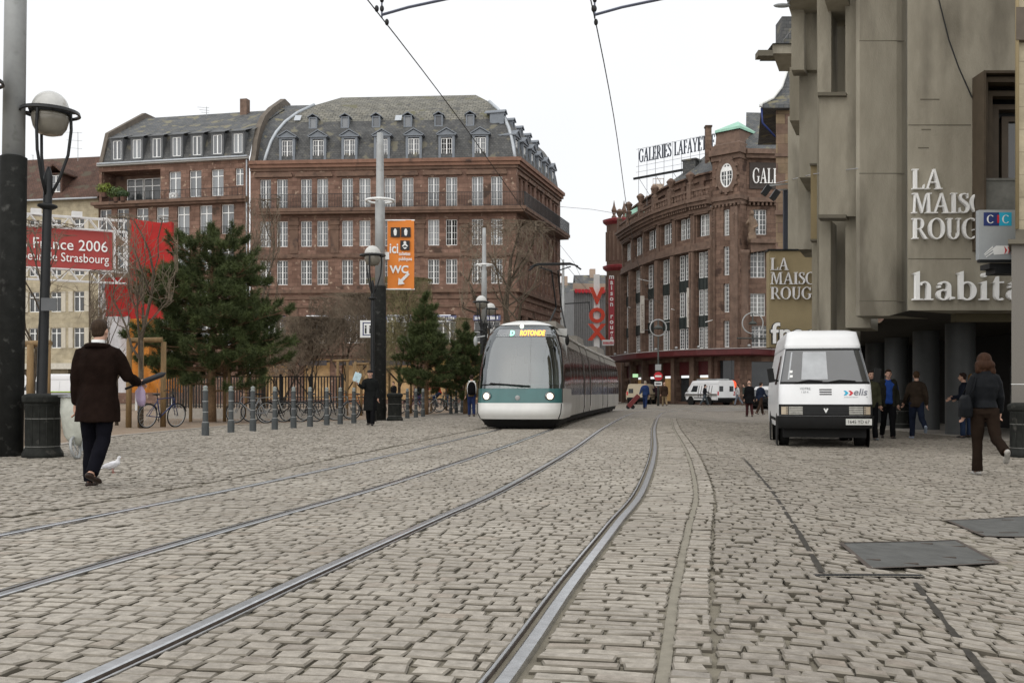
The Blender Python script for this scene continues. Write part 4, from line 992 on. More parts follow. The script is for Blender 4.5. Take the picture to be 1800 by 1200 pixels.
    for k in range(12):
        a = k*math.pi/6; mb.box(c[0]+1.08*math.cos(a)-.1, c[0]+1.08*math.cos(a)+.1, -.22, -.005, c[1]+1.5*math.sin(a)-.12, c[1]+1.5*math.sin(a)+.12)
    mb.build('oval_surround', m_galtrim, t)
    mb = MB(F); mb.grid([ring(.62, 1.02, -.012), ring(.62, 1.02, -.09), ring(.5, .9, -.09), ring(.5, .9, -.012)], closed_v=True)
    mb.box(c[0]-.06, c[0]+.06, -.08, -.02, c[1]-.9, c[1]+.9)
    for z in (-.35, 0, .35): mb.box(c[0]-.5, c[0]+.5, -.07, -.025, c[1]+z-.02, c[1]+z+.02)
    for x in (-.25, .25): mb.box(c[0]+x-.02, c[0]+x+.02, -.072, -.024, c[1]-.8, c[1]+.8)
    mb.box(c[0]-.48, c[0]+.48, -.086, -.03, c[1]+.36, c[1]+.72)
    wo = mb.build('window', m_frame, t); mb = MB(F); mb.face(ring(.52, .92, -.015)); mb.build('pane', m_glass, wo)
    # right wing with the sign wall
    q0, q1 = (XP(1313, 85.5), 85.5), (XP(1440, 86.0), 86.0); F, Ln = frame(q0, q1)
    ops = [(.5, 1.7, 14.2, 16.3, .3), (.3, 1.6, 10.6, 12.9, .3), (.3, 1.6, 7.4, 9.3, .3), (.4, 1.8, 4.8, 6.6, .3), (.4, 2.6, .3, 3.6, .4)]
    mb = MB(F); mb.wall(0, Ln, 0, 21.5, ops); mb.build('wall', m_gal, t)
    mb = MB(F); mb.box(.0, Ln, -.55, -.003, 16.85, 17.2); mb.box(-.2, Ln, -.5, -.003, 20.5, 20.8); mb.box(-.2, Ln, -.8, -.003, 20.803, 21.2); mb.box(.0, 2.2, -1.1, -.004, 13.35, 13.7); mb.prism([(.1, 12.6), (1.9, 12.9), (2.1, 13.345), (.05, 13.345)], -.8, -.005)
    for k in range(14): mb.box(k*.36+.05, k*.36+.2, -.42, -.01, 16.6, 16.847)
    mb.build('cornice', m_galtrim, t)
    mb = MB(F); mb.smooth = True; mb.lathe([(.62, 4.6), (.62, 4.9), (.5, 5.0), (.48, 12.3), (.6, 12.5), (.7, 12.8)], 16, (-.45, -.25, 0)); mb.build('column', m_galtrim, t)
    for (a, b, z0, z1, d) in ops[:4]: put_win(t, F, (a+b)/2, .2, z0, winmesh(b-a, z1-z0, 2, 5, 2, glass=wgl, thin=.035))
    mb = MB(F); mb.quad((.4, .38, .3), (2.6, .38, .3), (2.6, .38, 3.6), (.4, .38, 3.6)); mb.build('shop_window', m_glass, t)
    mb = MB(F); mb.box(.2, Ln, -.12, -.005, 18.0, 20.2); sb = mb.build('sign_board', M('sign_board', (.045, .035, .03), .7, var=.2), t)
    serif('GALERIES', 1.25, .12, m_letter, sb, F, .42, -.125, 18.45, sx=.56)
    mb = MB(F); mb.face(((-.3, -.6, 21.2), (Ln, -.6, 21.2), (Ln, 4, 25.5), (1.2, 4, 25.5)), [(0, 0), (Ln, 0), (Ln, 6), (0, 6)]); mb.build('roof', m_slate, t)
    # stone bear-like figure on the ledge
    mb = MB(F @ Matrix.Translation((.15, -.75, 13.7)))
    mb.tube([(0, 0, .0), (.05, 0, .5), (0, 0, 1.2), (-.03, -.05, 1.75)], [.36, .30, .34, .22], 10, round_cap=True); mb.ell((-.02, -.1, 2.1), (.23, .25, .28)); mb.ell((-.05, -.28, 2.05), (.1, .14, .1))
    mb.tube([(-.25, -.05, 1.55), (-.5, -.25, 1.2), (-.35, -.45, 1.35)], [.13, .11, .09], 8, round_cap=True); mb.tube([(.25, -.05, 1.55), (.42, -.2, 1.1), (.2, -.4, .9)], [.13, .11, .09], 8, round_cap=True)
    mb.tube([(-.15, -.1, .35), (-.17, -.2, 0)], [.2, .17], 8, round_cap=True); mb.tube([(.18, -.1, .35), (.2, -.2, 0)], [.2, .17], 8, round_cap=True)
    me = remesh(mb, .05, 1, 'statue', [M('statue_stone', (.17, .12, .085), .9, var=.3, scale=3)], wloc(t)); link_mesh('statue', me, t)
    # canopy along the whole front
    line = [(XP(1058, 107), 107)]+pts[1:-1]+[tp[0], tp[1], tp[2], q1]
    def off(d, z):
        out = []
        for i, p in enumerate(line):
            a = Vector(line[max(0, i-1)]); b = Vector(line[min(len(line)-1, i+1)]); u = (b-a).normalized(); out.append((p[0]+u.y*d, p[1]-u.x*d, z))
        return out
    mb = MB()
    mb.grid([off(.0, 4.62), off(2.1, 4.62), off(2.2, 4.55), off(2.2, 4.12), off(2.05, 4.05), off(0, 4.05)]); mb.build('canopy', m_canopy, t)
    mb = MB(); P = off(2.23, 4.6); mb.tube(P, .035, 5); P2 = off(1.9, 4.75)
    mb.build('canopy_edge', M('canopy_edge', (.3, .28, .27), .5), t)
    for p in P2[1:]:
        mb = MB(); mb.ell((p[0], p[1], 4.8), (.14, .2, .12)); mb.box(p[0]-.02, p[0]+.02, p[1]-.02, p[1]+.02, 4.6, 4.8); mb.build('canopy_lamp', m_galv, t)
    # vertical hanging signs
    for pxs, y0, y1, Yd, lab in ((1129, 520, 585, 96.5, 'pale vertical hanging sign on the department store, left one'), (1211, 506, 575, 88.0, 'pale vertical hanging sign on the department store, right one')):
        s = thing('hanging_sign', lab, 'sign', (XP(pxs, Yd), Yd, ZP(y1, Yd)), 'vertical store signs'); a, b = XP(pxs-3.6, Yd), XP(pxs+3.6, Yd); z0, z1 = ZP(y1, Yd), ZP(y0, Yd)
        mb = MB(); mb.box(a, b, Yd-.08, Yd+.08, z0, z1); mb.build('sign_plate', M('sign_pale', (.50, .47, .42), .6), s)
        tm = text_mesh('GALERIES LAFAYETTE', .34, .01, 'lettering', 'LEFT', (z1-z0-.3)/4.05*1.0); tm.materials.clear(); tm.materials.append(m_galtrim)
        link_mesh('lettering', tm, s, Matrix.Translation(-s.location) @ Matrix.Translation(((a+b)/2+.12, Yd-.09, z0+.15)) @ Matrix.Rotation(R(-90), 4, 'Y'))
        mb = MB(); mb.bar((b-.1, Yd, z1-.3), (b+.8, Yd+.5, z1-.3), .05); mb.bar((b-.1, Yd, z0+.3), (b+.8, Yd+.5, z0+.3), .05); mb.build('bracket', m_galv, s)
    # flagpoles fixed to the piers
    for pa, pb, Yd in ((( 1122, 490), (1144, 495), 96), ((1104, 539), (1118, 545), 101), ((1180, 543), (1195, 547), 90), ((1168, 567), (1186, 564), 91.5), ((1240, 566), (1257, 561), 85.6)):
        mb = MB(); mb.tube([W(pa[0], pa[1], Yd), W(pb[0], pb[1], Yd+.8)], .035, 5); mb.build('flagpole', m_frame, t)
    # big roof sign on a lattice
    pA, pB = (XP(1122, 98.2), 98.2), (XP(1262, 92), 92); F, Ln = frame(pA, pB)
    s = thing('roof_sign', 'tall open-lattice rooftop sign reading GALERIES LAFAYETTE in dark serif capitals', 'sign', (pA[0], pA[1], 20))
    serif('GALERIES LAFAYETTE', 1.25, .1, M('sign_letter_dark', (.03, .04, .06), .6), s, F, .15, -.05, 23.0, width=Ln-.35, gap=.05)
    mb = MB(F); n = 9
    for k in range(n+1): u = k*Ln/n; mb.bar((u, .05, 18.6), (u, .05, 24.4), .03); 
    for z in (22.7, 22.15, 24.35): mb.bar((-.3, .05, z), (Ln+.2, .05, z), .025)
    for k in range(0, n, 2): u = k*Ln/n; mb.bar((u, .05, 21.6), (u+.6, 1.6, 19.5), .03)
    mb.build('lattice', M('lattice_steel', (.22, .23, .24), .5), s)
    mb = MB(F); mb.box(-.5, Ln+.4, -.15, .0, 21.45, 21.65); mb.build('beam', m_black, s)
    # lit exit-like sign, prohibition road sign etc stand elsewhere
    return t
store()

# red-trimmed corner house left of the store, with the vertical neon sign
def corner_house():
    t = thing('corner_house', 'narrow reddish corner house with two curved red cornices at the street mouth', 'building', (XP(1082, 112), 112, 0))
    Y = 112; cx, cy = XP(1090, Y), Y+1.4
    mb = MB(); mb.lathe([(1.35, 0), (1.35, ZP(388, Y))], 20, (cx, cy, 0)); mb.build('wall', m_gal, t)
    mb = MB()
    for py in (470, 388): z = ZP(py, Y); mb.lathe([(1.3, z-.35), (1.75, z), (1.8, z+.25), (1.3, z+.4)], 20, (cx, cy, 0))
    mb.build('cornice', M('red_cornice', (.22, .03, .035), .6, var=.2), t)
    mb = MB()
    for k in range(8):
        a = R(180+k*20); mb.box(cx+1.36*math.cos(a)-.1, cx+1.36*math.cos(a)+.1, cy+1.36*math.sin(a)-.06, cy+1.36*math.sin(a)+.06, ZP(465, Y)+.5, ZP(395, Y)-.6)
        mb.box(cx+1.38*math.cos(a)-.09, cx+1.38*math.cos(a)+.09, cy+1.38*math.sin(a)-.06, cy+1.38*math.sin(a)+.06, 5, ZP(475, Y)-.5)
    mb.build('pilaster', m_galtrim, t)
    mb = MB()
    for dx in (-.6, .5): mb.lathe([(.25, 0), (.28, .4), (.14, .6), (.3, 1.1), (.12, 1.6), (.02, 2.2)], 8, (cx+dx, cy-.8, ZP(386, Y)))
    mb.build('urn', m_galtrim, t)
    Y = 108; s = thing('neon_sign', 'narrow vertical red sign with white letters reading maison rouge', 'sign', (XP(1074, Y), Y, ZP(604, Y)))
    F, _ = frame((XP(1070, Y), Y), (XP(1080, Y), Y)); a = 10*Y/1800
    mb = MB(F); mb.box(0, a, 0, .3, ZP(603, Y), ZP(488, Y)); mb.build('plate', M('sign_red', (.30, .03, .04), .5), s)
    for i, ch in enumerate('maison rouge'):
        if ch == ' ': continue
        z = ZP(490+i*9.6+(2 if i > 6 else 0), Y); put_text(ch, F, a/2, -.03, z, .72, m_white, s, .05, 'CENTER', 1., 'letter', .015)
    Y = 106; s2 = thing('small_sign', 'small white sign with red lettering below the vertical neon sign', 'sign', (XP(1070, Y), Y, ZP(610, Y)))
    mb = MB(); mb.box(XP(1059, Y), XP(1079, Y), Y, Y+.2, ZP(607, Y), ZP(597, Y)); mb.build('plate', m_white, s2)
    mb = MB(); rr = random.Random(3)
    for k in range(8): x = XP(1060.5+k*2.3, Y); mb.box(x, x+.09, Y-.02, Y-.003, ZP(605, Y), ZP(600+rr.random(), Y))
    mb.build('lettering', m_red, s2)
corner_house()

# sandstone house with bell-cast slate roof between store and concrete block
def slate_turret():
    Y = 57; x0 = XP(1364, Y); t = thing('ashlar_house', 'tall house of mixed pink and buff ashlar with a bell-cast slate roof', 'house', (x0, Y, 0))
    mb = MB(); A_ = [(x0, Y), (x0+8, Y), (x0+8, Y+7), (x0+x0/Y*7+.1, Y+7)]; lo_ = [(*p, 0) for p in A_]; hi_ = [(*p, 16.75) for p in A_]; mb.face(hi_); [mb.quad(lo_[i], lo_[(i+1) % 4], hi_[(i+1) % 4], hi_[i]) for i in range(4)]; mb.build('wall', m_mixed, t)
    mb = MB(); mb.box(x0-.06, x0+6.1, Y-.12, Y-.003, ZP(378, Y), ZP(370, Y)); mb.box(x0-.06, x0+6.1, Y-.1, Y-.003, ZP(276, Y), ZP(270, Y)); mb.build('string_course', m_galtrim, t)
    prof = [(-.95, 16.7), (-.93, 16.9), (-.2, 17.3), (.35, 18.0), (.75, 19.1), (1.1, 20.6), (1.3, 21.4)]
    mb = MB(); P = []
    for d, z in prof: P.append([(x0+d, Y+d*.5, z), (x0+6-d, Y+d*.5, z), (x0+6-d+2, Y+7-d, z), (x0+d+1.85, Y+7-d, z)])
    for r, q in zip(P, P[1:]):
        for k in range(4):
            j = (k+1) % 4; a, b, c, d = [Vector(v) for v in (r[k], r[j], q[j], q[k])]; h = (d-a).length; mb.face((a, b, c, d), [(0, r[0][2]), ((b-a).length, r[0][2]), ((b-a).length, r[0][2]+h), (0, r[0][2]+h)])
    mb.face(P[-1]); mb.face(P[0][::-1]); mb.build('roof', m_slate, t)
    mb = MB(); mb.smooth = True; mb.tube([Vector(p[0])+Vector((-.02, -.05, .05)) for p in P], .1, 6); mb.build('hip_flashing', m_frame, t)
    mb = MB(); mb.box(x0+.6, x0+2.2, Y+1.0, Y+2.4, 20.5, 22.3); mb.build('chimney', m_slate_low, t)
    mb = MB(); mb.smooth = True; mb.tube([(x0-.9, Y-.4, 16.7), (x0-.85, Y-.4, 15.9), (x0-.06, Y-.1, 15.2)], .06, 6); mb.build('gutter', m_navy, t)
slate_turret()

# ================================================================ concrete block with arcade (right)
def concrete():
    t = thing('concrete_building', 'brutalist grey-brown concrete block over a dark arcade with big white lettering', 'building', (9, 24, 0))
    SOF = 2.93
    def blk(px0, px1, Y, d=1.6, py0=None, py1=None, z0=None, z1=None, name='facade_block', mat=m_conc, label=None, out=False):
        """prism with a face turned to the street; the hidden flank runs obliquely back"""
        xa, xb = XP(px0, Y), XP(px1, Y); lo = z0 if z0 is not None else ZP(py1, Y); hi = z1 if z1 is not None else (ZP(py0, Y) if py0 is not None else 19)
        sh = xa/Y*d+.12*d
        A = [(xa, Y), (xb, Y), (xb+d*.5, Y+d), (xa+sh, Y+d)]
        if A[3][0] > A[2][0]: A = A[:3]
        mb = MB(); n = len(A)
        lo_ = [(x, y, lo) for x, y in A]; hi_ = [(x, y, hi) for x, y in A]
        mb.face(hi_); mb.face(lo_[::-1])
        for i in range(n): j = (i+1) % n; mb.quad(lo_[i], lo_[j], hi_[j], hi_[i])
        o = mb.build(name, mat, t)
        if label: o['label'] = label
        return o
    # end wall carrying the lettering
    Y = 24; xa = XP(1595, Y)
    F, _ = frame((xa, Y), (xa+1, Y))
    wl, wr = XP(1709, Y)-xa, 8
    mb = MB(F); mb.wall(0, 8, SOF, 19, [(wl+.02, wr-.5, ZP(440, Y), ZP(137, Y), 1.0)]); mb.quad((0, 0, SOF), (0, 0, 19), (2.2, 1.6, 19), (2.2, 1.6, SOF)); mb.quad((0, 0, SOF), (2.2, 1.6, SOF), (8, 1.6, SOF), (8, 0, SOF))
    mb.build('end_wall', m_conc, t)
    mb = MB(F)
    for py in (220, 455): mb.box(.02, wl-.03, -.004, -.001, ZP(py, Y)-.012, ZP(py, Y)+.012)
    mb.box(.3, .75, -.006, -.001, ZP(176, Y), ZP(174, Y)); mb.box(.33, .55, -.006, -.001, ZP(229, Y), ZP(227, Y)); mb.box(.25, .5, -.006, -.001, ZP(261, Y), ZP(259, Y)); mb.build('formwork_joint', m_concdark, t)
    # boxed-out bronze window
    z0, z1 = ZP(442, Y), ZP(138, Y); m_br = M('bronze_frame', (.085, .065, .045), .5, metal=.2, var=.15, scale=3)
    wt = None
    mb = MB(F); mb.quad((wl, -.6, z0), (wl, 0, z0), (wl, 0, z1), (wl, -.6, z1)); 
    mb.box(wl+.001, wl+.05, -.6, 1.0, z0, z1); mb.box(wl+.05, wr, -.6, 1.0, z1-.06, z1); mb.box(wl+.05, wr, -.6, 1, z0, z0+.05)
    w0 = mb.build('window', m_br, t); w0['label'] = 'deep boxed-out bronze window'
    mb = MB(F)
    for k, (dd, ww) in enumerate(((-.45, .1), (-.1, .14), (.25, .16), (.5, .16))):
        a = wl+.06+.2*k+k*k*.03; mb.box(a, a+ww, dd, dd+.3, z0+.4, z1-.1-.22*k); mb.box(a, wr-.1, dd+.002, dd+.298, z1-.1-.22*k-.12, z1-.1-.22*k)
    mb.build('frame', m_br, w0)
    mb = MB(F); mb.quad((wl+.05, .6, z0), (wr, .6, z0), (wr, .6, z1), (wl+.05, .6, z1)); mb.build('pane', m_glass, w0)
    mb = MB(F); mb.box(wl+.1, wr-.2, -.48, -.46, z0+.1, ZP(325, Y)); mb.box(wl+.08, wr-.2, -.5, -.44, ZP(325, Y), ZP(321, Y)); mb.build('panel', M('grey_panel', (.15, .15, .135), .5, var=.25, scale=3), w0)
    # sawtooth of wall slabs running away down the street
    def pil(): # rounded pilaster
        Yp = 25.7; a, b = XP(1507, Yp), XP(1612, Yp); z0 = ZP(555, Yp); mb = MB()
        prof = [(a+.05, Yp+.02), (a, Yp+.08)]; 
        plan = [(a+.5, Yp+1.0), (a, Yp+.10), (a+.015, Yp+.04), (a+.06, Yp), (XP(1576, Yp), Yp), (XP(1586, Yp), Yp+.04), (XP(1596, Yp), Yp+.14), (XP(1606, Yp), Yp+.4), (XP(1660, Yp), Yp+1.0)]
        lo = [(x, y, z0) for x, y in plan]; hi = [(x, y, 19) for x, y in plan]
        for i in range(len(plan)-1): mb.quad(lo[i], lo[i+1], hi[i+1], hi[i])
        mb.face(lo[::-1]); mb.face(hi); mb.build('pilaster', m_conc, t)
        mb = MB()
        for py in (72, 305, 529): mb.box(a+.05, XP(1590, Yp), Yp-.003, Yp+.02, ZP(py, Yp)-.012, ZP(py, Yp)+.012)
        mb.build('formwork_joint', m_concdark, t)
    pil()
    blk(1486, 1530, 26.6, 1.4, None, 576); blk(1440, 1507, 26.35, .5, 167, 380); blk(1436, 1490, 28.2, 2.2, None, 640)
    blk(1437, 1461, 27.0, .9, None, 167); blk(1440, 1460, 27.0, .9, 387, 640)
    blk(1438, 1487, 26.2, .5, 377, 383, name='sill', mat=m_concdark); blk(1437, 1487, 26.2, .6, 162, 168, name='sill', mat=m_concdark)
    blk(1447, 1486, 25.9, 2.2, None, -8, z1=19)
    blk(1427, 1440, 29.0, 2.0, 420, 640); blk(1405, 1440, 31.4, 2.5, None, 312)
    blk(1425, 1437, 28.6, .2, 290, 420, name='tan_strip', mat=m_tan); blk(1423, 1439, 28.5, .4, 287, 290, name='sill', mat=m_concdark); blk(1424, 1438, 28.5, .4, 420, 423, name='sill', mat=m_concdark)
    blk(1391, 1413, 30.8, .6, None, 123); blk(1411, 1438, 31.1, 2.0, None, 123); blk(1381, 1434, 29.8, 2.0, None, -5)
    blk(1388, 1406, 34.0, 2, 118, 212); blk(1385, 1440, 37.6, 3, 205, 640); blk(1403, 1428, 33.5, 2, 310, 438)
    blk(1358, 1394, 39, 2.2, 77, 94); 
    mb = MB(); Yd = 39; P = [(1357, 78), (1372, 76), (1382, 66), (1394, 48), (1394, 78)]
    pr = [(XP(a, Yd), ZP(b, Yd)) for a, b in P]; mb.prism(pr[::-1], Yd-.1, Yd+2); mb.build('roof_skirt', m_slate, t)
    mb = MB(); mb.box(XP(1333, 38.5), XP(1359, 38.5), 38.5, 39.0, ZP(98, 38.5), ZP(88, 38.5)); mb.build('beam_end', m_concdark, t)
    # arcade: soffit, back wall, end
    mb = MB()
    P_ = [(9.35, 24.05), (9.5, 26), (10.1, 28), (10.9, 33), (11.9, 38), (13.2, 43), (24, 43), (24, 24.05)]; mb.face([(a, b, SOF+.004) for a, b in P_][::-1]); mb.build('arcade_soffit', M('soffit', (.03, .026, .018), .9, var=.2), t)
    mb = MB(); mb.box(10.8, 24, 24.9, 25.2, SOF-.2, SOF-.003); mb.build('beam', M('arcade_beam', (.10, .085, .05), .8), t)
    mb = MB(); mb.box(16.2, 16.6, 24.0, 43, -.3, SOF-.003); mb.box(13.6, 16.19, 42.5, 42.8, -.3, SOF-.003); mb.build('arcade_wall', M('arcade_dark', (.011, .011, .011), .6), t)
    mb = MB(); mb.box(11.9, 24, 25, 43, -.2, -.155); mb.build('arcade_floor', m_slab, t)
    for k, (px, Yc) in enumerate(((1688, 28.6), (1628, 32.2), (1576, 36.2), (1540, 40.0), (1740, 25.6))):
        if k == 4: continue
        x = XP(px, Yc); mb = MB(); mb.smooth = True; mb.lathe([(.40, -.2), (.40, SOF)], 24, (x, Yc, 0), cap=False); mb.build('column', M('column_grey', (.078, .082, .083), .5, var=.12, scale=2), t)
    # shop things glimpsed in the arcade
    mb = MB(); mb.box(16.1, 16.19, 27.0, 33.1, .1, 2.4); mb.build('shop_window', m_glass, t)
    # street lamp head under the eaves, floodlights, cable bracket are separate things
    # lettering
    h = 35/75
    for txt, top, base, wd in (('LA', 299, 334, None), ('MAISON', 341, 376, None), ('ROUGE', 385, 421, None)):
        hh = (base-top)/1800*Y; serif(txt, hh, .1, m_letter, t, F, XP(1600, Y)-xa, -.03, ZP(base, Y), sx=.98 if txt != 'ROUGE' else .93, gap=.05)
    serif('habitat', .66, .12, m_letter, t, F, XP(1601, Y)-xa, -.03, ZP(528, Y), sx=1.12, gap=.05)
    # small pigeon-spike cable down the wall
    mb = MB(); mb.tube([W(1648, -10, 23.9), W(1668, 70, 23.95), W(1685, 118, 23.96), W(1709, 172, 23.96)], .016, 5); mb.build('wall_cable', m_black, t)
concrete()
# projecting panels perpendicular to the front
def panel_sign():
    Y = 36.3; a, b = XP(1352, Y), XP(1452, Y); t = thing('panel_sign', 'tan projecting panel repeating LA MAISON ROUGE in smaller raised letters', 'sign', (a, Y, ZP(640, Y)))
    F, _ = frame((a, Y), (b, Y)); mb = MB(F); mb.box(0, b-a, 0, .4, ZP(610, Y), ZP(441, Y)); mb.build('panel', m_tan, t)
    mb = MB(F); mb.box(-.05, b-a, -.06, .45, ZP(441, Y), ZP(438, Y)); mb.build('capping', m_black, t)
    for txt, top, base in (('LA', 454, 475), ('MAISON', 479, 500), ('ROUGE', 505, 526)):
        serif(txt, (base-top)/1800*Y, .09, M('letter_offwhite', (.72, .71, .71), .5), t, F, .03, -.03, ZP(base, Y), sx=.98, gap=.05)
    t2 = thing('shop_sign', 'large rounded white lowercase shop lettering with dark sides above the van', 'sign', (a, 35.8, ZP(607, 35.8)))
    Y = 35.8; F, _ = frame((XP(1354, Y), Y), (XP(1400, Y), Y))
    for dy, sz, mt, bo in ((0, 1, m_letter, .012), (.05, 1, m_black, .035)):
        me = text_mesh('fnac', 1.02, .10, 'lettering', 'LEFT', 1.0, bo); me.materials.clear(); me.materials.append(mt)
        link_mesh('lettering' if dy == 0 else 'letter_rim', me, t2, Matrix.Translation(-t2.location) @ F @ Matrix.Translation((.02, dy, ZP(603, Y))))
panel_sign()
def bank():
    Y = 19.0; xa = XP(1778, Y); t = thing('bank_building', 'granite pier and cream upper wall of a bank cut off at the right edge', 'building', (xa, Y, 0))
    def pr(px0, Yf, z0, z1, mat, name, w=4):
        a = XP(px0, Yf); A = [(a, Yf), (a+w, Yf), (a+w, Yf+2), (a+a/Yf*2+.05, Yf+2)]; mb = MB()
        lo = [(x, y, z0) for x, y in A]; hi = [(x, y, z1) for x, y in A]; mb.face(hi); mb.face(lo[::-1])
        for i in range(4): j = (i+1) % 4; mb.quad(lo[i], lo[j], hi[j], hi[i])
        return mb.build(name, mat, t)
    pr(1778, Y, -.25, ZP(430, Y), m_granite, 'pier'); pr(1772, Y-.12, ZP(430, Y), ZP(422, Y), m_concdark, 'pier_cap'); pr(1785, Y-.05, ZP(422, Y), ZP(404, Y), m_concdark, 'pier_cap')
    pr(1791, Y, ZP(404, Y), 14, m_cream, 'wall'); pr(1786, Y-.15, ZP(75, Y), ZP(18, Y), M('brown_block', (.10, .08, .06), .7), 'bracket')
    mb = MB(); mb.smooth = True; x = XP(1788, Y-.1); mb.tube([(x, Y-.1, ZP(404, Y)), (x, Y-.1, 12)], .035, 8); mb.build('drainpipe', m_tan, t)
    mb = MB(); mb.box(xa-.004, xa+1.5, Y-.004, Y+.01, ZP(675.5, Y), ZP(674.5, Y)); mb.build('joint', m_frame, t)
    # projecting sign box
    Yg = 19.9; a, b = XP(1721, Yg), XP(1786, Yg); z0, z1 = ZP(456, Yg), ZP(369, Yg)
    s = thing('bank_sign', 'square grey projecting bank sign with blue and cyan CIC tiles and a hand emblem', 'sign', ((a+b)/2, Yg, z0)); F, _ = frame((a, Yg), (b, Yg)); w = b-a
    mb = MB(F); mb.box(0, w+.2, 0, .14, z0, z1); mb.build('casing', m_graybox, s)
    mb = MB(F); mb.box(.02, w+.2, .01, .13, z0-.05, z0-.002); mb.build('underside', m_black, s)
    q = Yg/1800
    mb = MB(F); mb.box(8*q, 35*q, -.006, 0, ZP(397, Yg), ZP(373.5, Yg)); tl = mb.build('navy_tile', m_navy, s); mb = MB(F); mb.box(35.05*q, 57*q, -.006, 0, ZP(397, Yg), ZP(373.5, Yg)); tc_ = mb.build('cyan_tile', m_cyan, s)
    mb = MB(F); mb.box(31.5*q, 35*q, -.012, -.006, ZP(392, Yg), ZP(378, Yg)); mb.build('red_bar', m_red, s)
    serif('C', .145, .006, m_white, s, F, 0, 0, 0) if False else None
    for x0 in (13, 40):
        mb = MB(F); 
        for i, p in enumerate(_arc(0, 0, 6.6*q, 7.4*q, 42, 318, 2.6*q, .9*q, 24)):
            P = [((x0+7)*q+u, ZP(385.3, Yg)+v) for u, v in p]; mb.prism(P[::-1] if sum(P[k][0]*P[(k+1)%4][1]-P[(k+1)%4][0]*P[k][1] for k in range(4)) < 0 else P, -.011, -.0062)
        mb.build('letter', m_white, s)
    # hand emblem with arrows
    hy = lambda v: ZP(v, Yg)
    mb = MB(F); mb.prism([(26*q, hy(448)), (52*q, hy(446)), (52*q, hy(432)), (30*q, hy(432)), (24*q, hy(437))], -.006, 0)
    for a_, b_ in (((10, 449), (26, 437)), ((12, 452), (28, 441)), ((9, 447), (24, 434))): mb.prism([(a_[0]*q, hy(a_[1]+.6)), (b_[0]*q, hy(b_[1]+1.4)), (b_[0]*q, hy(b_[1]-1.4)), (a_[0]*q, hy(a_[1]-.6))], -.008, 0)
    mb.build('hand_emblem', m_white, s)
    mb = MB(F)
    for k in range(3): x = (44+k*6)*q; mb.prism([(x, hy(447)), (x+5*q, hy(440)), (x, hy(433)), (x+1.8*q, hy(440))], -.0125, -.007)
    mb.build('arrows', m_red, s)
    mb = MB(F); mb.box(.25, w+.3, .1, .5, z0-.16, z0-.06); mb.box(.36, w+.3, .1, .5, z0-.26, z0-.161); mb.build('bracket', m_black, s)
bank()
# ================================================================ curved shells for vehicles
class Shell:
    """front/side skin: a in [-1,1] sweeps left side, nose, right side; f(z) nose set-back, w(z) half width"""
    def __init__(s, zs, f, w, Lc, n, place, Lend, ext): s.zs, s.f, s.w, s.Lc, s.n, s.place, s.Lend, s.ext = zs, f, w, Lc, n, place, Lend, ext
    def raw(s, a, z):
        w = float(np.interp(z, s.zs, s.w)); f = float(np.interp(z, s.zs, s.f)); t = max(-1, min(1, a))
        sn = math.sin(t*math.pi/2); cs = math.cos(t*math.pi/2)
        x = w*math.copysign(abs(sn)**(2/s.n), sn); y = f+s.Lc*(1-max(0, cs)**(2/s.n))
        if abs(a) > 1: y += (s.Lend-y)*(abs(a)-1)/s.ext
        return x, y
    def a_at(s, x, z):
        w = float(np.interp(z, s.zs, s.w)); r = min(1, abs(x)/w); return math.copysign(math.asin(min(1, r**(s.n/2)))/(math.pi/2), x)
    def pos(s, a, z, off=0):
        x, y = s.raw(a, z)
        if off:
            e = .01; x1, y1 = s.raw(a+e, z); x0, y0 = s.raw(a-e, z); tx, ty = x1-x0, y1-y0; l = math.hypot(tx, ty) or 1
            x += ty/l*off; y -= tx/l*off
        return s.place(x, y, z)
    def patch(s, mb, aa, zz, off=0): mb.smooth = True; mb.grid([[s.pos(a, z, off) for a in aa] for z in zz])

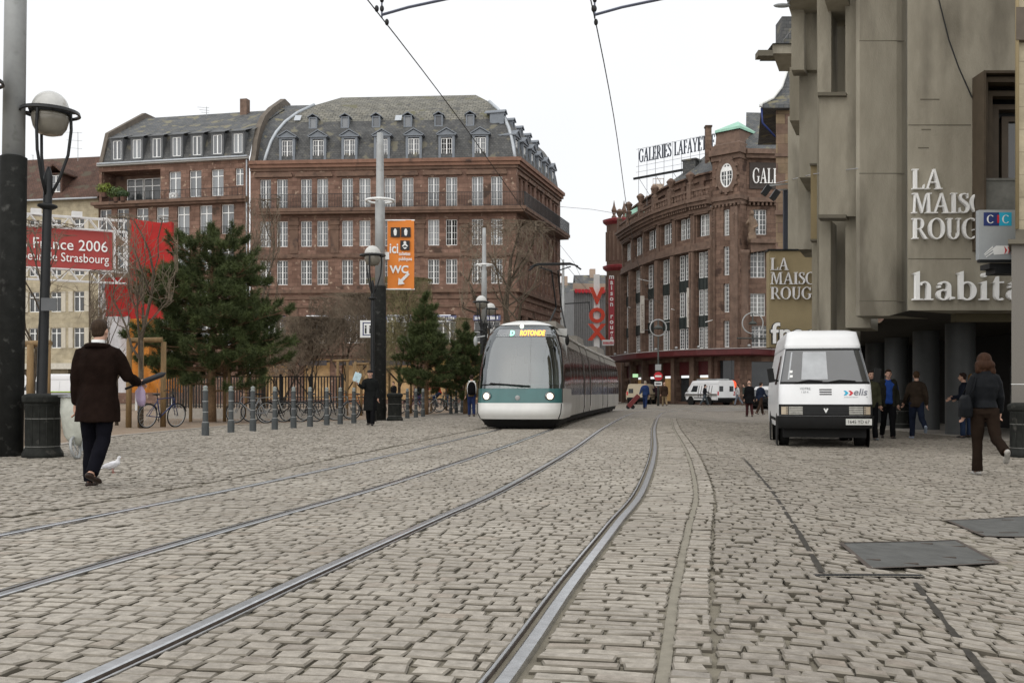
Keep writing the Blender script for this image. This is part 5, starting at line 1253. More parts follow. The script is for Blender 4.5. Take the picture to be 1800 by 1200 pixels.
# ================================================================ tram
def tram():
    LEN = 29.5; sl, cl = resample(catmull([(-.55, 22), (.14, 27.75), (1.12, 35), (2.5, 44), (4.55, 56), (6.2, 64)], 12), .5); tl = np.gradient(cl, axis=0); tl /= np.linalg.norm(tl, axis=1)[:, None]; sF = float(np.interp(27.75, cl[:, 1], sl))
    def place(x, y, z):
        s_ = sF+y; cx, cy, tx, ty = [float(np.interp(s_, sl, v)) for v in (cl[:, 0], cl[:, 1], tl[:, 0], tl[:, 1])]; return (cx+ty*x, cy-tx*x, z)
    root = thing('tram', 'low-floor city tram with bulging windscreen, green nose band and lit destination ROTONDE', 'tram', place(0, 0, 0))
    m_silver = M('tram_silver', (.42, .41, .38), .35, metal=.2, var=.06, scale=2, spec=.5)
    m_wht = M('tram_white', (.66, .66, .64), .3, var=.06, scale=2, coat=.4)
    m_grn = M('tram_green', (.035, .125, .125), .3, var=.12, scale=2, coat=.5)
    m_scr = M('tram_windscreen', (.5, .6, .58), .05)
    n_, l_ = nodes_of(m_scr); n_.clear(); o_ = n_.new('ShaderNodeOutputMaterial'); a_ = n_.new('ShaderNodeMixShader'); t_ = n_.new('ShaderNodeBsdfTransparent'); t_.inputs[0].default_value = (.62, .74, .72, 1); gl_ = n_.new('ShaderNodeBsdfGlossy'); gl_.inputs['Roughness'].default_value = .06; gl_.inputs[0].default_value = (.86, .9, .92, 1); fr_ = n_.new('ShaderNodeFresnel'); fr_.inputs[0].default_value = 2.6; l_.new(fr_.outputs[0], a_.inputs[0]); l_.new(t_.outputs[0], a_.inputs[1]); l_.new(gl_.outputs[0], a_.inputs[2]); l_.new(a_.outputs[0], o_.inputs[0])
    m_side = M('tram_side_glass', (.02, .02, .018), .12, var=.3, scale=1, ior=1.6)
    m_roofm = M('tram_roof', (.20, .185, .16), .5, var=.15, scale=2)
    zs = [.05, .28, .45, .71, 1.12, 1.6, 2.2, 2.6, 2.82, 2.98, 3.08]
    f = [.40, .12, .0, .05, .13, .28, .52, .76, 1.0, 1.35, 1.9]; w = [1.02, 1.18, 1.22, 1.22, 1.215, 1.20, 1.13, 1.03, .90, .70, .40]
    def cab():   # what shows through the windscreen: dashboard, seat, driver's bulkhead
        mb = MB(); mb.smooth = True; mb.grid([[place(x, y, z) for x in (-1.0, -.5, 0, .5, 1.0)] for y, z in ((.95, 1.13), (1.3, 1.22), (1.7, 1.24), (1.8, 1.05))]); mb.build('dashboard', M('dash_teal', (.14, .27, .25), .6), root)
        mb = MB(); mb.grid([[place(x, 2.7, z) for x in (-1.15, 1.15)] for z in (.5, 2.9)]); mb.build('bulkhead', M('bulkhead', (.36, .36, .35), .6, var=.2, scale=1.2), root)
        mb = MB(); mb.grid([[place(x, 2.66, z) for x in (-.35, .75)] for z in (1.3, 2.4)]); mb.build('bulkhead_window', m_side, root)
        mb = MB(); mb.smooth = True; mb.obox(place(-.2, 2.2, 1.45), (.5, .16, .8)); mb.obox(place(-.2, 2.15, 1.95), (.26, .12, .22)); mb.obox(place(-.2, 1.95, 1.08), (.5, .5, .14)); mb.build('driver_seat', M('seat_dark', (.05, .05, .06), .8), root)
        mb = MB(); mb.grid([[place(x, y, 2.88) for x in (-.9, .9)] for y in (1.4, 2.7)]); mb.build('cab_ceiling', m_silver, root)
    sh = Shell(zs, f, w, 1.05, 3.3, place, 3.55, .22)
    A = list(np.linspace(-1, 1, 41)); AE = [-1.22]+A+[1.22]
    mb = MB(); sh.patch(mb, AE, [.05, .16, .279], -.03); mb.build('front_skirt', m_rubber, root)
    mb = MB(); sh.patch(mb, AE, [.28, .36, .45, .58, .66, .70], 0); sh.patch(mb, AE, [.70, .72], .0); mb.build('bumper', m_wht, root)
    mb = MB(); aw = .80; G1 = [a for a in np.linspace(-aw, aw, 33)]
    sh.patch(mb, G1, [.72, .9, 1.12], -.012); mb.build('nose_band', m_grn, root)
    # dark slanting joint between bumper and flank
    for sg in (-1, 1):
        mb = MB(); mb.smooth = True; mb.tube([sh.pos(sg*.66, .29, .004), sh.pos(sg*.71, .45, .004), sh.pos(sg*.74, .70, .004)], .016, 5); mb.build('bumper_joint', m_rubber, root)
    mb = MB(); gl = list(np.linspace(-.82, .82, 33)); gz_ = [1.12, 1.25, 1.6, 1.9, 2.2, 2.4, 2.6, 2.72, 2.82, 2.9]
    sh.patch(mb, gl, gz_, -.006); mb.build('windscreen', m_scr, root); cab()
    for sg in (-1, 1):   # corner pillar and cab flank
        mb = MB(); sh.patch(mb, [sg*v for v in ([.82, .9, .96, 1.0, 1.1, 1.22] if sg > 0 else [1.22, 1.1, 1.0, .96, .9, .82])], [.72, .9, 1.12], 0); mb.build('cab_flank', m_silver, root)
        mb = MB(); sh.patch(mb, [sg*v for v in ([.82, .855] if sg > 0 else [.855, .82])], gz_, .004); mb.build('windscreen_frame', m_rubber, root)
        mb = MB(); sh.patch(mb, [sg*v for v in ([.855, .9, .96, 1.0, 1.22] if sg > 0 else [1.22, 1.0, .96, .9, .855])], [1.12, 1.6, 2.2, 2.42], 0); mb.build('cab_side_window', m_side, root)
        mb = MB(); sh.patch(mb, [sg*v for v in ([.855, .9, .96, 1.0, 1.22] if sg > 0 else [1.22, 1.0, .96, .9, .855])], [2.42, 2.6, 2.72, 2.82, 2.9], 0); mb.build('cab_corner', m_silver, root)
    mb = MB(); sh.patch(mb, A, [2.90, 2.915], .012); mb.build('screen_top_seal', m_rubber, root)
    mb = MB(); sh.patch(mb, AE, [2.915, 2.98, 3.03, 3.08]); mb.build('roof_front', m_wht, root)
    # headlights
    for x, st in ((-.87, 2.2), (.87, 3.2)):
        a = sh.a_at(x, .9); c = Vector(sh.pos(a, .905, .0)); mb = MB(); mb.smooth = True
        ax = (Vector(sh.pos(a, .905, .1))-c).normalized(); rot = ax.to_track_quat('Z', 'Y').to_matrix()
        mb.ell(c, (.15, .125, .02), rot, 16, 6); h = mb.build('headlight', M('headlight_bezel', (.2, .2, .2), .2, metal=.6), root)
        mb = MB(); mb.smooth = True; mb.ell(c+ax*.014, (.095, .085, .02), rot, 16, 6); mb.build('lens', M('headlight_on', (1, .95, .85), .3, emit=(1, .86, .62), estr=1.9), h)
    mb = MB(); mb.smooth = True; c = Vector(sh.pos(0, 2.86, .0)); mb.ell(c, (.055, .03, .055)); mb.build('marker_lamp', M('marker_on', (1, 1, .9), .3, emit=(1, .95, .75), estr=2.5), root)
    c = Vector(sh.pos(0, .86, .004)); mb = MB(); mb.smooth = True; mb.ell(c, (.07, .012, .07)); mb.build('emblem', m_galv, root)
    # destination display
    mb = MB(); sh.patch(mb, list(np.linspace(-.36, .55, 17)), [2.56, 2.66, 2.78], .003); dp = mb.build('destination_display', M('display_panel', (.20, .21, .22), .2, var=.1, ior=1.7), root)
    def onscreen(txt, x0, z0, size, mat, parent, bold=.008, sx=1., off=.014):
        me = text_mesh(txt, size, .004, 'lettering', 'LEFT', sx, bold); me.materials.clear(); me.materials.append(mat); wl_ = wloc(parent)
        for v in me.vertices:
            z = z0+v.co.z; p = Vector(sh.pos(sh.a_at(x0+v.co.x, z), z, off-v.co.y)); v.co = p-wl_
        link_mesh('lettering', me, parent)
    onscreen('ROTONDE', -.02, 2.595, .205, M('led_amber', (.9, .4, .05), .5, emit=(1, .42, .08), estr=1.6), dp, sx=.68)
    onscreen('D', -.30, 2.595, .205, M('led_green', (.3, .9, .6), .5, emit=(.35, 1, .7), estr=1.2), dp, sx=.85)
    mb = MB(); mb.tube([sh.pos(-.5, 1.21, .03), sh.pos(-.24, 1.24, .04), sh.pos(-.0, 1.20, .045), sh.pos(.08, 1.18, .04)], .016, 5); mb.tube([sh.pos(-.3, 1.255, .05), sh.pos(.02, 1.19, .05)], .02, 5); mb.build('wiper', m_rubber, root)
    for sg in (-1, 1):
        mb = MB(); x, y = sg*1.30, .95; mb.box(0, 0, 0, 0, 0, 0) if False else None
        p = Vector(place(sg*1.04, 1.0, 2.6)); q = Vector(place(sg*1.27, .9, 2.55)); mb.tube([p, q], .02, 5); mb.ell(Vector(place(sg*1.29, .9, 2.45)), (.06, .08, .14)); mb.build('camera_pod', m_galv if sg < 0 else m_rubber, root)
    # body modules
    y0 = 3.55; prof_l = [(.30, 1.17), (.5, 1.2), (.93, 1.2)]; prof_g = [(.93, 1.2), (1.6, 1.19), (2.2, 1.13), (2.42, 1.075)]; prof_u = [(2.42, 1.075), (2.6, 1.02), (2.72, .96)]; prof_r = [(2.72, .98), (2.86, .86), (2.98, .68), (3.06, .3), (3.08, 0)]
    ys = list(np.arange(y0, LEN, .5))+[LEN]
    cuts = [9.2, 12.2, 19.0, 22.0]
    def strip(pr, sg, name, mat, off=0, ya=y0, yb=LEN):
        mb = MB(); mb.smooth = True; yy = [y for y in ys if ya < y < yb]; yy = [ya]+yy+[yb]
        rows = [[place(sg*(o+off), y, z) for y in (yy if sg < 0 else yy)] for z, o in pr]
        mb.grid(rows, flip=sg < 0); return mb.build(name, mat, root)
    segs = list(zip([y0]+[c+.35 for c in cuts], [c-.0 for c in cuts]+[LEN]))
    for ya, yb in segs:
        for sg in (-1, 1):
            strip(prof_l, sg, 'skirt', m_silver, 0, ya, yb); strip(prof_g, sg, 'window_band', m_side, -.004, ya, yb); strip(prof_u, sg, 'upper_panel', m_roofm, 0, ya, yb); strip(prof_r, sg, 'roof', m_roofm, 0, ya, yb)
            mb = MB(); mb.smooth = True; mb.tube([place(sg*.985, y, 2.74) for y in np.linspace(ya, yb, 10)], .03, 6); mb.build('gutter', m_silver, root)
        L = yb-ya; n = max(2, round(L/1.35))
        for sg in (-1, 1):
            for k in range(n+1):
                mb = MB(); y = ya+k*L/n; y = min(max(y, ya+.05), yb-.05)
                rows = [[place(sg*(o+.012), y+d, z) for d in (-.05, .05)] for z, o in [(.93, 1.2), (1.6, 1.19), (2.2, 1.13), (2.42, 1.075)]]; mb.grid(rows, flip=sg < 0); mb.build('window_post', M('tram_post', (.10, .095, .085), .4, var=.1), root)
        # sliding door leaves in the skirt
        for sg in (-1, 1):
            mb = MB(); ym = (ya+yb)/2
            for d in (-.7, 0, .7):
                rows = [[place(sg*(o+.008), ym+d+e, z) for e in (-.018, .018)] for z, o in prof_l]; mb.grid(rows, flip=sg < 0)
            mb.build('door_gap', m_rubber, root)
    for c in cuts:   # bellows
        mb = MB(); mb.smooth = True; pr = prof_l+prof_g[1:]+prof_u[1:]+prof_r[1:]
        for sg in (-1, 1): mb.grid([[place(sg*o*(.985 if k % 2 else .95), c+k*.05, z) for k in range(8)] for z, o in pr], flip=sg < 0)
        mb.build('bellows', m_rubber, root)
    mb = MB(); mb.grid([[place(-x, LEN, z) for z, x in prof_l+prof_g[1:]+prof_u[1:]+prof_r[1:]], [place(x, LEN, z) for z, x in prof_l+prof_g[1:]+prof_u[1:]+prof_r[1:]]]); mb.build('rear_end', m_silver, root)
    # underfloor and bogies
    mb = MB(); mb.grid([[place(-1.05, y, .30) for y in [.7]+ys], [place(-1.0, y, .1) for y in [.7]+ys], [place(1.0, y, .1) for y in [.7]+ys], [place(1.05, y, .30) for y in [.7]+ys]]); mb.build('underframe', m_rubber, root)
    for yb in (1.9, 10.7, 20.5, 29):
        mb = MB()
        for x in (-.72, .72):
            for d in (-.8, .8):
                p = Vector(place(x, yb+d, .31)); q = Vector(place(x+.12, yb+d, .31)); mb.tube([p, q], .30, 16)
        mb.build('bogie', m_rust, root)
    # roof boxes and pantograph
    for ya, yb, h in ((5, 8.4, .22), (13, 16, .2), (23, 27, .22)):
        mb = MB(); mb.grid([[place(x, ya, z), place(x, yb, z)] for x, z in ((-.65, 2.9), (-.6, 3.06+h), (.6, 3.06+h), (.65, 2.9))]); mb.face([place(x, ya, z) for x, z in ((-.65, 2.9), (.65, 2.9), (.6, 3.06+h), (-.6, 3.06+h))]); mb.build('roof_box', m_roofm, root)
    yp = 10.7; mb = MB(); zc = 5.78
    for sg in (-1, 1):
        mb.bar(place(sg*.45, yp, 3.1), place(sg*.1, yp+1.3, 4.3), .05); mb.bar(place(sg*.1, yp+1.3, 4.3), place(sg*.12, yp-.1, 5.55), .05); mb.bar(place(sg*.12, yp-.1, 5.55), place(sg*.6, yp-.1, zc-.08), .04)
    mb.tube([place(-.98, yp-.1, zc-.2), place(-.75, yp-.1, zc-.03), place(-.6, yp-.1, zc), place(.6, yp-.1, zc), place(.75, yp-.1, zc-.03), place(.98, yp-.1, zc-.2)], .035, 6)
    mb.tube([place(-.9, yp-.45, zc-.12), place(-.6, yp-.45, zc), place(.6, yp-.45, zc), place(.9, yp-.45, zc-.12)], .03, 6)
    mb.bar(place(-.5, yp, 3.12), place(.5, yp, 3.12), .1); mb.build('pantograph', m_black, root)
tram()

# ================================================================ vans
def wheel(parent, x, y, r, w, name='wheel'):
    mb = MB(Matrix.Translation((x, y, r)) @ Matrix.Rotation(R(90), 4, 'Y')); mb.smooth = True
    mb.lathe([(r*.6, -w/2), (r*.93, -w/2), (r, -w/2+.03), (r, w/2-.03), (r*.93, w/2), (r*.6, w/2)], 24, cap=False); wo = mb.build(name, m_rubber, parent)
    mb = MB(Matrix.Translation((x, y, r)) @ Matrix.Rotation(R(90), 4, 'Y')); mb.smooth = True; mb.lathe([(r*.61, -w/2+.03), (r*.2, -w/2+.0), (r*.2, w/2), (r*.61, w/2-.03)], 20); mb.build('rim', M('wheel_rim', (.25, .25, .25), .4, metal=.5), wo)
def van(label, loc, rot, H=2.55, Lg=4.9, paint=None, livery=None, light='rear', cat='van'):
    root = thing('delivery_van', label, cat, (0, 0, 0))
    body = paint or M('van_white', (.70, .71, .72), .35, var=.03, scale=2, coat=.3, stain=((.52, .50, .46), 1.6, .72))
    k = H/2.55
    zs = [.30, .48, .72, .92, 1.34*k, 2.14*k, 2.2*k, 2.50*k, 2.56*k]; f = [.14, .0, .0, .03, .17, .62, .63, .80, 1.25]; w = [.90, .95, .965, .965, .955, .80, .80, .735, .58]
    sh = Shell(zs, f, w, .30, 5.0, lambda x, y, z: (x, y, z), Lg, .4)
    e = 1.4; A = list(np.linspace(-1, 1, 33)); AE = [-e, -1.2]+A+[1.2, e]
    mb = MB(); sh.patch(mb, AE, [.42, .6, .92, 1.15*k, 1.34*k, 1.7*k, 2.0*k, 2.14*k]); mb.grid([[sh.pos(a, z) for a in AE] for z in (2.14*k, 2.2*k)]); sh.patch(mb, AE, [2.2*k, 2.35*k, 2.5*k, 2.56*k]); 
    top = [sh.pos(a, 2.56*k) for a in AE]; mb.face(top)
    rear = [(sh.pos(-e, z), sh.pos(e, z)) for z in (.42, .92, 1.34*k, 2.14*k, 2.5*k, 2.56*k)]
    mb.smooth = False
    for (a, b), (c, d) in zip(rear, rear[1:]):
        ye = Lg; P = [(a[0], a[1], a[2]), (b[0], b[1], b[2]), (d[0], d[1], d[2]), (c[0], c[1], c[2])]; mb.face(P[::-1])
    mb.build('body', body, root)
    mb = MB(); mb.box(-.85, .85, .25, Lg-.2, .22, .44); mb.build('underbody', m_rubber, root)
    # windscreen with rubber seal
    ga = list(np.linspace(-.73, .73, 21)); mb = MB(); sh.patch(mb, list(np.linspace(-.76, .76, 21)), [1.36*k, 1.7*k, 2.13*k], .004); mb.build('screen_seal', m_rubber, root)
    mb = MB(); sh.patch(mb, ga, [1.41*k, 1.7*k, 2.09*k], .009); ws = mb.build('windscreen', M('van_glass', (.03, .033, .036), .06, var=.3, scale=1.5, ior=1.75, spec=.7), root)
    mb = MB(); sh.patch(mb, AE, [2.135*k, 2.15*k], .006); mb.build('roof_seam', m_graybox, root)
    # bumper, grille, lights
    mb = MB(); sh.patch(mb, A, [.42, .5, .64, .68], .035); sh.patch(mb, A, [.68, .685], .03); mb.build('bumper', m_rubber, root)
    mb = MB(); sh.patch(mb, list(np.linspace(-.83, .83, 41)), [.69, .80, .93], .004); gr = mb.build('grille', m_rubber, root)
    mb = MB()
    for z in (.73, .77, .81, .85): sh.patch(mb, list(np.linspace(-.44, .44, 9)), [z, z+.016], .016)
    mb.build('grille_bar', m_black, gr)
    mb = MB(); mb.prism([(-.05, .84), (-.02, .78), (0, .745), (.02, .78), (.05, .84), (.02, .85), (0, .8), (-.02, .85)][::-1], -.026, -.01); mb.build('emblem', m_white, root)
    for sg in (-1, 1):
        aa = sorted(sh.a_at(sg*v, .8) for v in (.47, .6, .75)); mb = MB(); sh.patch(mb, aa, [.715, .88], .012); h = mb.build('headlight', M('lamp_glass', (.42, .41, .36), .12, var=.25, scale=14, ior=1.6), root)
        aa = sorted(sh.a_at(sg*v, .8) for v in (.765, .83, .90)); mb = MB(); sh.patch(mb, aa, [.715, .88], .011); mb.build('indicator', M('indicator', (.34, .28, .2), .2, var=.2), root)
        # mirror
        mb = MB(); x = sg*(.90 if True else 0); mb.tube([(sg*.9, .62, 1.42*k), (sg*1.05, .52, 1.46*k)], .02, 6); mb.obox((sg*1.10, .5, 1.55*k), (.13, .10, .30), Matrix.Rotation(R(8*sg), 3, 'Y')); mb.build('mirror', m_rubber, root)
        wheel(root, sg*.80, .95, .33, .2); wheel(root, sg*.80, Lg-1.05, .33, .2)
        # side glass, door line and rubbing strip
        def side(z0, z1, y0, y1, off, name, mat):
            mb = MB(); P = []
            for z in np.linspace(z0, z1, 3):
                ww = float(np.interp(z, zs, w))+off; P.append([(sg*ww, y0+(z-z0)*.35*(1 if name == 'door_window' else 0), z), (sg*ww, y1, z)])
            mb.grid(P, flip=sg > 0); mb.build(name, mat, root)
        side(1.36*k, 2.0*k, .95, 1.75, .006, 'door_window', m_side_glass); side(.55, .62, 1.35, Lg-1.5, .008, 'rubbing_strip', m_rubber)
        for y in (.85, 1.9, 3.1): side(.6, 2.05*k, y, y+.015, .003, 'door_seam', m_graybox)
        mb = MB(Matrix.Translation((sg*.955, .95, .33)) @ Matrix.Rotation(R(90), 4, 'Y')); mb.lathe([(.40, -.006), (.40, .012)], 24); mb.build('wheel_arch', m_rubber, root)
        mb = MB(Matrix.Translation((sg*.955, Lg-1.05, .33)) @ Matrix.Rotation(R(90), 4, 'Y')); mb.lathe([(.40, -.006), (.40, .012)], 24); mb.build('wheel_arch', m_rubber, root)
        mb = MB(); mb.box(sg*.52-.2, sg*.52+.2, Lg+.001, Lg+.012, 1.4*k, 1.95*k); mb.build('rear_window', m_side_glass, root)
        mb = MB(); mb.box(sg*.84-.06, sg*.84+.06, Lg+.001, Lg+.02, .8, 1.1); mb.build('tail_lamp', m_red, root)
    mb = MB(); mb.box(-.85, .85, Lg-.02, Lg+.1, .42, .6); mb.build('rear_bumper', m_rubber, root)
    for x0, x1 in ((-.62, -.05), (-.02, .62)):
        mb = MB(); ws_ = [(x0, 1.385*k), ((x0+x1)/2, 1.44*k), (x1, 1.42*k)]; mb.tube([sh.pos(sh.a_at(x, z), z, .03) for x, z in ws_], .012, 5); mb.build('wiper', m_rubber, root)
    if livery == 'laundry':
        def on(txt, x0, z0, size, mat, shear=0, bold=0., sx=1):
            me = text_mesh(txt, size, .004, 'lettering', 'LEFT', sx, bold); me.materials.clear(); me.materials.append(mat)
            for v in me.vertices: x = x0+v.co.x+shear*v.co.z; z = z0+v.co.z; v.co = Vector(sh.pos(sh.a_at(x, z), z, .008-v.co.y))
            link_mesh('lettering', me, root)
        on('elis', .56, 1.125, .20, M('logo_grey', (.16, .17, .2), .5), .25, .002, 1.1)
        for (x, m_) in ((.37, m_cyan), (.47, m_red)):
            mb = MB(); P = [(x, 1.12), (x+.05, 1.12), (x+.1, 1.17), (x+.05, 1.22), (x, 1.22), (x+.04, 1.17)]
            mb.face([sh.pos(sh.a_at(px_, pz_), pz_, .007) for px_, pz_ in P]); mb.build('logo_mark', m_, root)
        mb = MB(); sh.patch(mb, [sh.a_at(v, 1.08) for v in (.38, .6, .86)], [1.075, 1.085], .006); mb.build('logo_line', m_graybox, root)
        for z in (1.13, 1.18, 1.23): 
            mb = MB(); sh.patch(mb, [sh.a_at(v, z) for v in (-.12, 0, .13)], [z, z+.024], .006); mb.build('vent', m_rubber, root)
        on('VOTRE', -.52, 1.24, .07, m_graybox); on('LINGE', -.5, 1.17, .07, m_graybox) if False else None
        on('1 67 4', -.50, 1.17, .06, m_graybox)
        mb = MB(); mb.box(.40, .92, -.05, -.038, .50, .63); pl = mb.build('number_plate', M('plate_pale', (.55, .55, .52), .5), root)
        put_text('1645 YD 67', Matrix(), .43, -.054, .53, .105, m_rubber, pl, .003, sx=.86)
        # paper and stickers behind the glass
        mb = MB(); sh.patch(mb, [sh.a_at(v, 1.6) for v in (-.74, -.4, .06)], [1.46*k, 1.7*k, 2.06*k], .0125)
        mb.build('sun_shade', M('sun_shade', (.36, .375, .39), .25, var=.12, scale=3, ior=1.6), root)
        for z in (1.5, 1.6): 
            mb = MB(); sh.patch(mb, [sh.a_at(v, z) for v in (-.72, -.66)], [z, z+.055], .015); mb.build('sticker', m_white, root)
    if livery == 'stripes':
        for sg in (-1, 1):
            mb = MB()
            for i in range(6):
                y = 1.9+i*.33; mb.grid([[(sg*(float(np.interp(z, zs, w))+.006), yy, z) for yy in (y, y+.07)] for z in (.6, 1.3*k, 2.0*k)], flip=sg > 0)
            mb.build('stripe', m_black, root)
        mb = MB(); mb.box(-.55, .55, 1.2, 4.0, H+.05, H+.1)
        for y in (1.3, 2.5, 3.8): mb.box(-.6, .6, y, y+.05, H-.1, H+.13)
        mb.build('roof_rack', m_galv, root)
    if livery == 'lime':
        for sg in (-1, 1):
            mb = MB(); mb.grid([[(sg*(float(np.interp(z, zs, w))+.006), yy, z) for yy in (1.8, Lg-.4)] for z in (.75, 1.3*k)], flip=sg > 0); mb.build('stripe', M('lime', (.32, .62, .04), .5), root)
    root.location = loc; root.rotation_euler = (0, 0, rot); return root
m_side_glass = M('van_side_glass', (.03, .033, .036), .1, var=.2, ior=1.5)
x, y = 6.62, 21.6
van('white high-roof delivery van facing the camera with dark bumper and laundry logo', (x, y, g(x, y)-.005), R(-11.5), livery='laundry')
van('small white van with black vertical stripes parked before the department store', (XP(1216, 86.5), 86.0, 0), R(208), H=2.0, Lg=4.3, livery='stripes')
van('white and lime-green service van behind the lamp post at far left', (XP(28, 62), 62, .012), R(-92), H=2.1, Lg=4.6, livery='lime')
van('low white car-like van half hidden behind two walking men in the distance', (XP(1338, 66), 66, g(15, 66)), R(-35), H=1.5, Lg=4.0)
van('pale beige van by the shop windows behind the pedestrians', (XP(1138, 91), 91.2, 0), R(160), H=1.75, Lg=4.0, paint=M('van_beige', (.42, .36, .26), .4, var=.05))
# ================================================================ street furniture
def bollards():
    pts = [(361, 765), (406, 760), (444.5, 757.5), (483, 754.5), (516, 752), (545, 749.7), (574.5, 747), (598, 745.3), (622, 743.8), (716, 735), (731, 733.6), (743.5, 732), (792.5, 727), (802, 726), (812, 724.8), (821.5, 723.6)]
    ordn = ['first', 'second', 'third', 'fourth', 'fifth', 'sixth', 'seventh', 'eighth', 'ninth', 'tenth', 'eleventh', 'twelfth', 'thirteenth', 'fourteenth', 'fifteenth', 'sixteenth']
    def make():
        t = thing('bollard', '', 'bollard'); mb = MB(); mb.smooth = False
        mb.lathe([(.088, -.05), (.086, .27), (.08, .30), (.064, .315), (.060, 1.03), (.066, 1.04)], 20); mb.build('post', m_bollard, t)
        mb = MB(); mb.smooth = True; mb.lathe([(.066, 1.04), (.066, 1.06), (.042, 1.08), (.060, 1.12), (.048, 1.15), (.012, 1.17)], 16); mb.build('cap', M('bollard_cap', (.2, .22, .21), .5, var=.1), t)
        for z in (.315, .55, .80): mb = MB(); mb.lathe([(.058, z-.009), (.069, z-.008), (.069, z+.008), (.058, z+.009)], 20, cap=False); mb.build('ring', m_galv, t)
        return t
    p = make()
    for i, (px, py) in enumerate(pts):
        o = p if i == 0 else copy_tree(p); X, Y = G(px, py); o.location = (X, Y, 0)
        wh = 'left end of the row' if i < 9 else ('group right of the waste bin' if i < 12 else 'group beside the tram')
        k = i if i < 9 else (i-9 if i < 12 else i-12)
        tag(o, f'slim grey bollard, {ordn[k]} from the left in the {["long row by the bike fence","short group right of the black bin","short group left of the tram"][0 if i < 9 else 1 if i < 12 else 2]}', 'bollard', 'bollards along the square edge')
bollards()
def bin_(px, py, label, wpx, h=1.0):
    X, Y = G(px, py); t = thing('waste_bin', label, 'waste bin', (0, 0, 0), 'round dark waste bins'); mb = MB(); mb.smooth = True
    mb.lathe([(.31, -.03), (.31, .06), (.285, .1), (.265, .14), (.255, .17), (.255, .80), (.27, .83)], 28); mb.build('barrel', m_bin, t)
    mb = MB(); mb.lathe([(.27, .832), (.30, .86), (.305, .93), (.30, .95), (.27, .97), (.22, .985), (.19, .99), (.18, .93)], 28); mb.build('rim', m_bin, t)
    for z in (.17, .60): mb = MB(); mb.lathe([(.253, z-.008), (.262, z-.005), (.262, z+.005), (.253, z+.008)], 28, cap=False); mb.build('band', M('bin_band', (.13, .13, .12), .5), t)
    mb = MB()
    for k in range(14): a = k*2*math.pi/14; mb.box(.253*math.cos(a)-.008, .253*math.cos(a)+.008, .253*math.sin(a)-.008, .253*math.sin(a)+.008, .18, .79)
    mb.build('rib', m_bin, t)
    t.location = (X, Y, g(X, Y)); s = wpx/1800*Y/.60; t.scale = (s, s, h); return t
bin_(75, 803, 'dark round waste bin with white lid rim beside the thick left pole', 66)
bin_(694, 739, 'dark waste bin at the foot of the pole with the orange banner', 28)
bin_(1803, 803, 'dark waste bin against the granite pier, cut by the right edge', 58)
bin_(1588, 753, 'dark waste bin under the arcade between two walking men', 30, .95)

def tram_pole(px, pyb, dia, dark, top, label, tilt=0., ring=None):
    X, Y = G(px, pyb); t = thing('catenary_pole', label, 'pole', (0, 0, 0), 'tall tram poles with dark lower sleeves'); r = dia/2
    mb = MB(); mb.smooth = True; mb.lathe([(r, -.05), (r*1.0, dark-.02), (r*1.02, dark), (r*.86, dark+.02)], 28); mb.build('sleeve', m_polepaint, t)
    z2 = dark+(top-dark)*.55; mb = MB(); mb.smooth = True; mb.lathe([(r*.84, dark), (r*.8, z2), (r*.66, z2+.06), (r*.6, top-.5), (r*.5, top)], 24); mb.build('mast', m_galv, t)
    if ring:
        mb = MB(); mb.smooth = True; mb.tube([(ring[1]*math.cos(k*math.pi/16), ring[1]*math.sin(k*math.pi/16), ring[0]) for k in range(33)], .045, 6)
        for k in range(3): a = k*2.1; mb.bar((0, 0, ring[0]), (ring[1]*math.cos(a), ring[1]*math.sin(a), ring[0]), .04)
        mb.build('collar', m_frame, t)
    t.location = (X, Y, g(X, Y)); t.rotation_euler = (0, R(tilt), 0); return t
P1 = tram_pole(17, 801, .40, 4.72, 11, 'thick tram pole with dark scuffed sleeve at the left picture edge', .75)
P2 = tram_pole(668, 738.5, .44, 4.85, 10.4, 'tall tram pole carrying the orange toilet banner', .0, (7.95, .50))
tram_pole(851, 722.5, .36, 4.75, 9.9, 'tall tram pole just left of the tram windscreen', 0, (7.9, .42))
X_, Y_ = XP(990, 92), 92
t = tram_pole(990, 710.5, .34, 4.8, 12.4, 'slim grey tram pole standing beyond the tram roof'); mb = MB(); mb.bar((-.1, 0, 8.6), (2.3, 0, 8.75), .09); mb.tube([(2.2, 0, 8.7), (2.3, 0, 8.0), (2.2, 0, 7.9)], .05, 5)
mb.F = Matrix(); o = mb.build('bracket_arm', m_black, None); o.parent = t

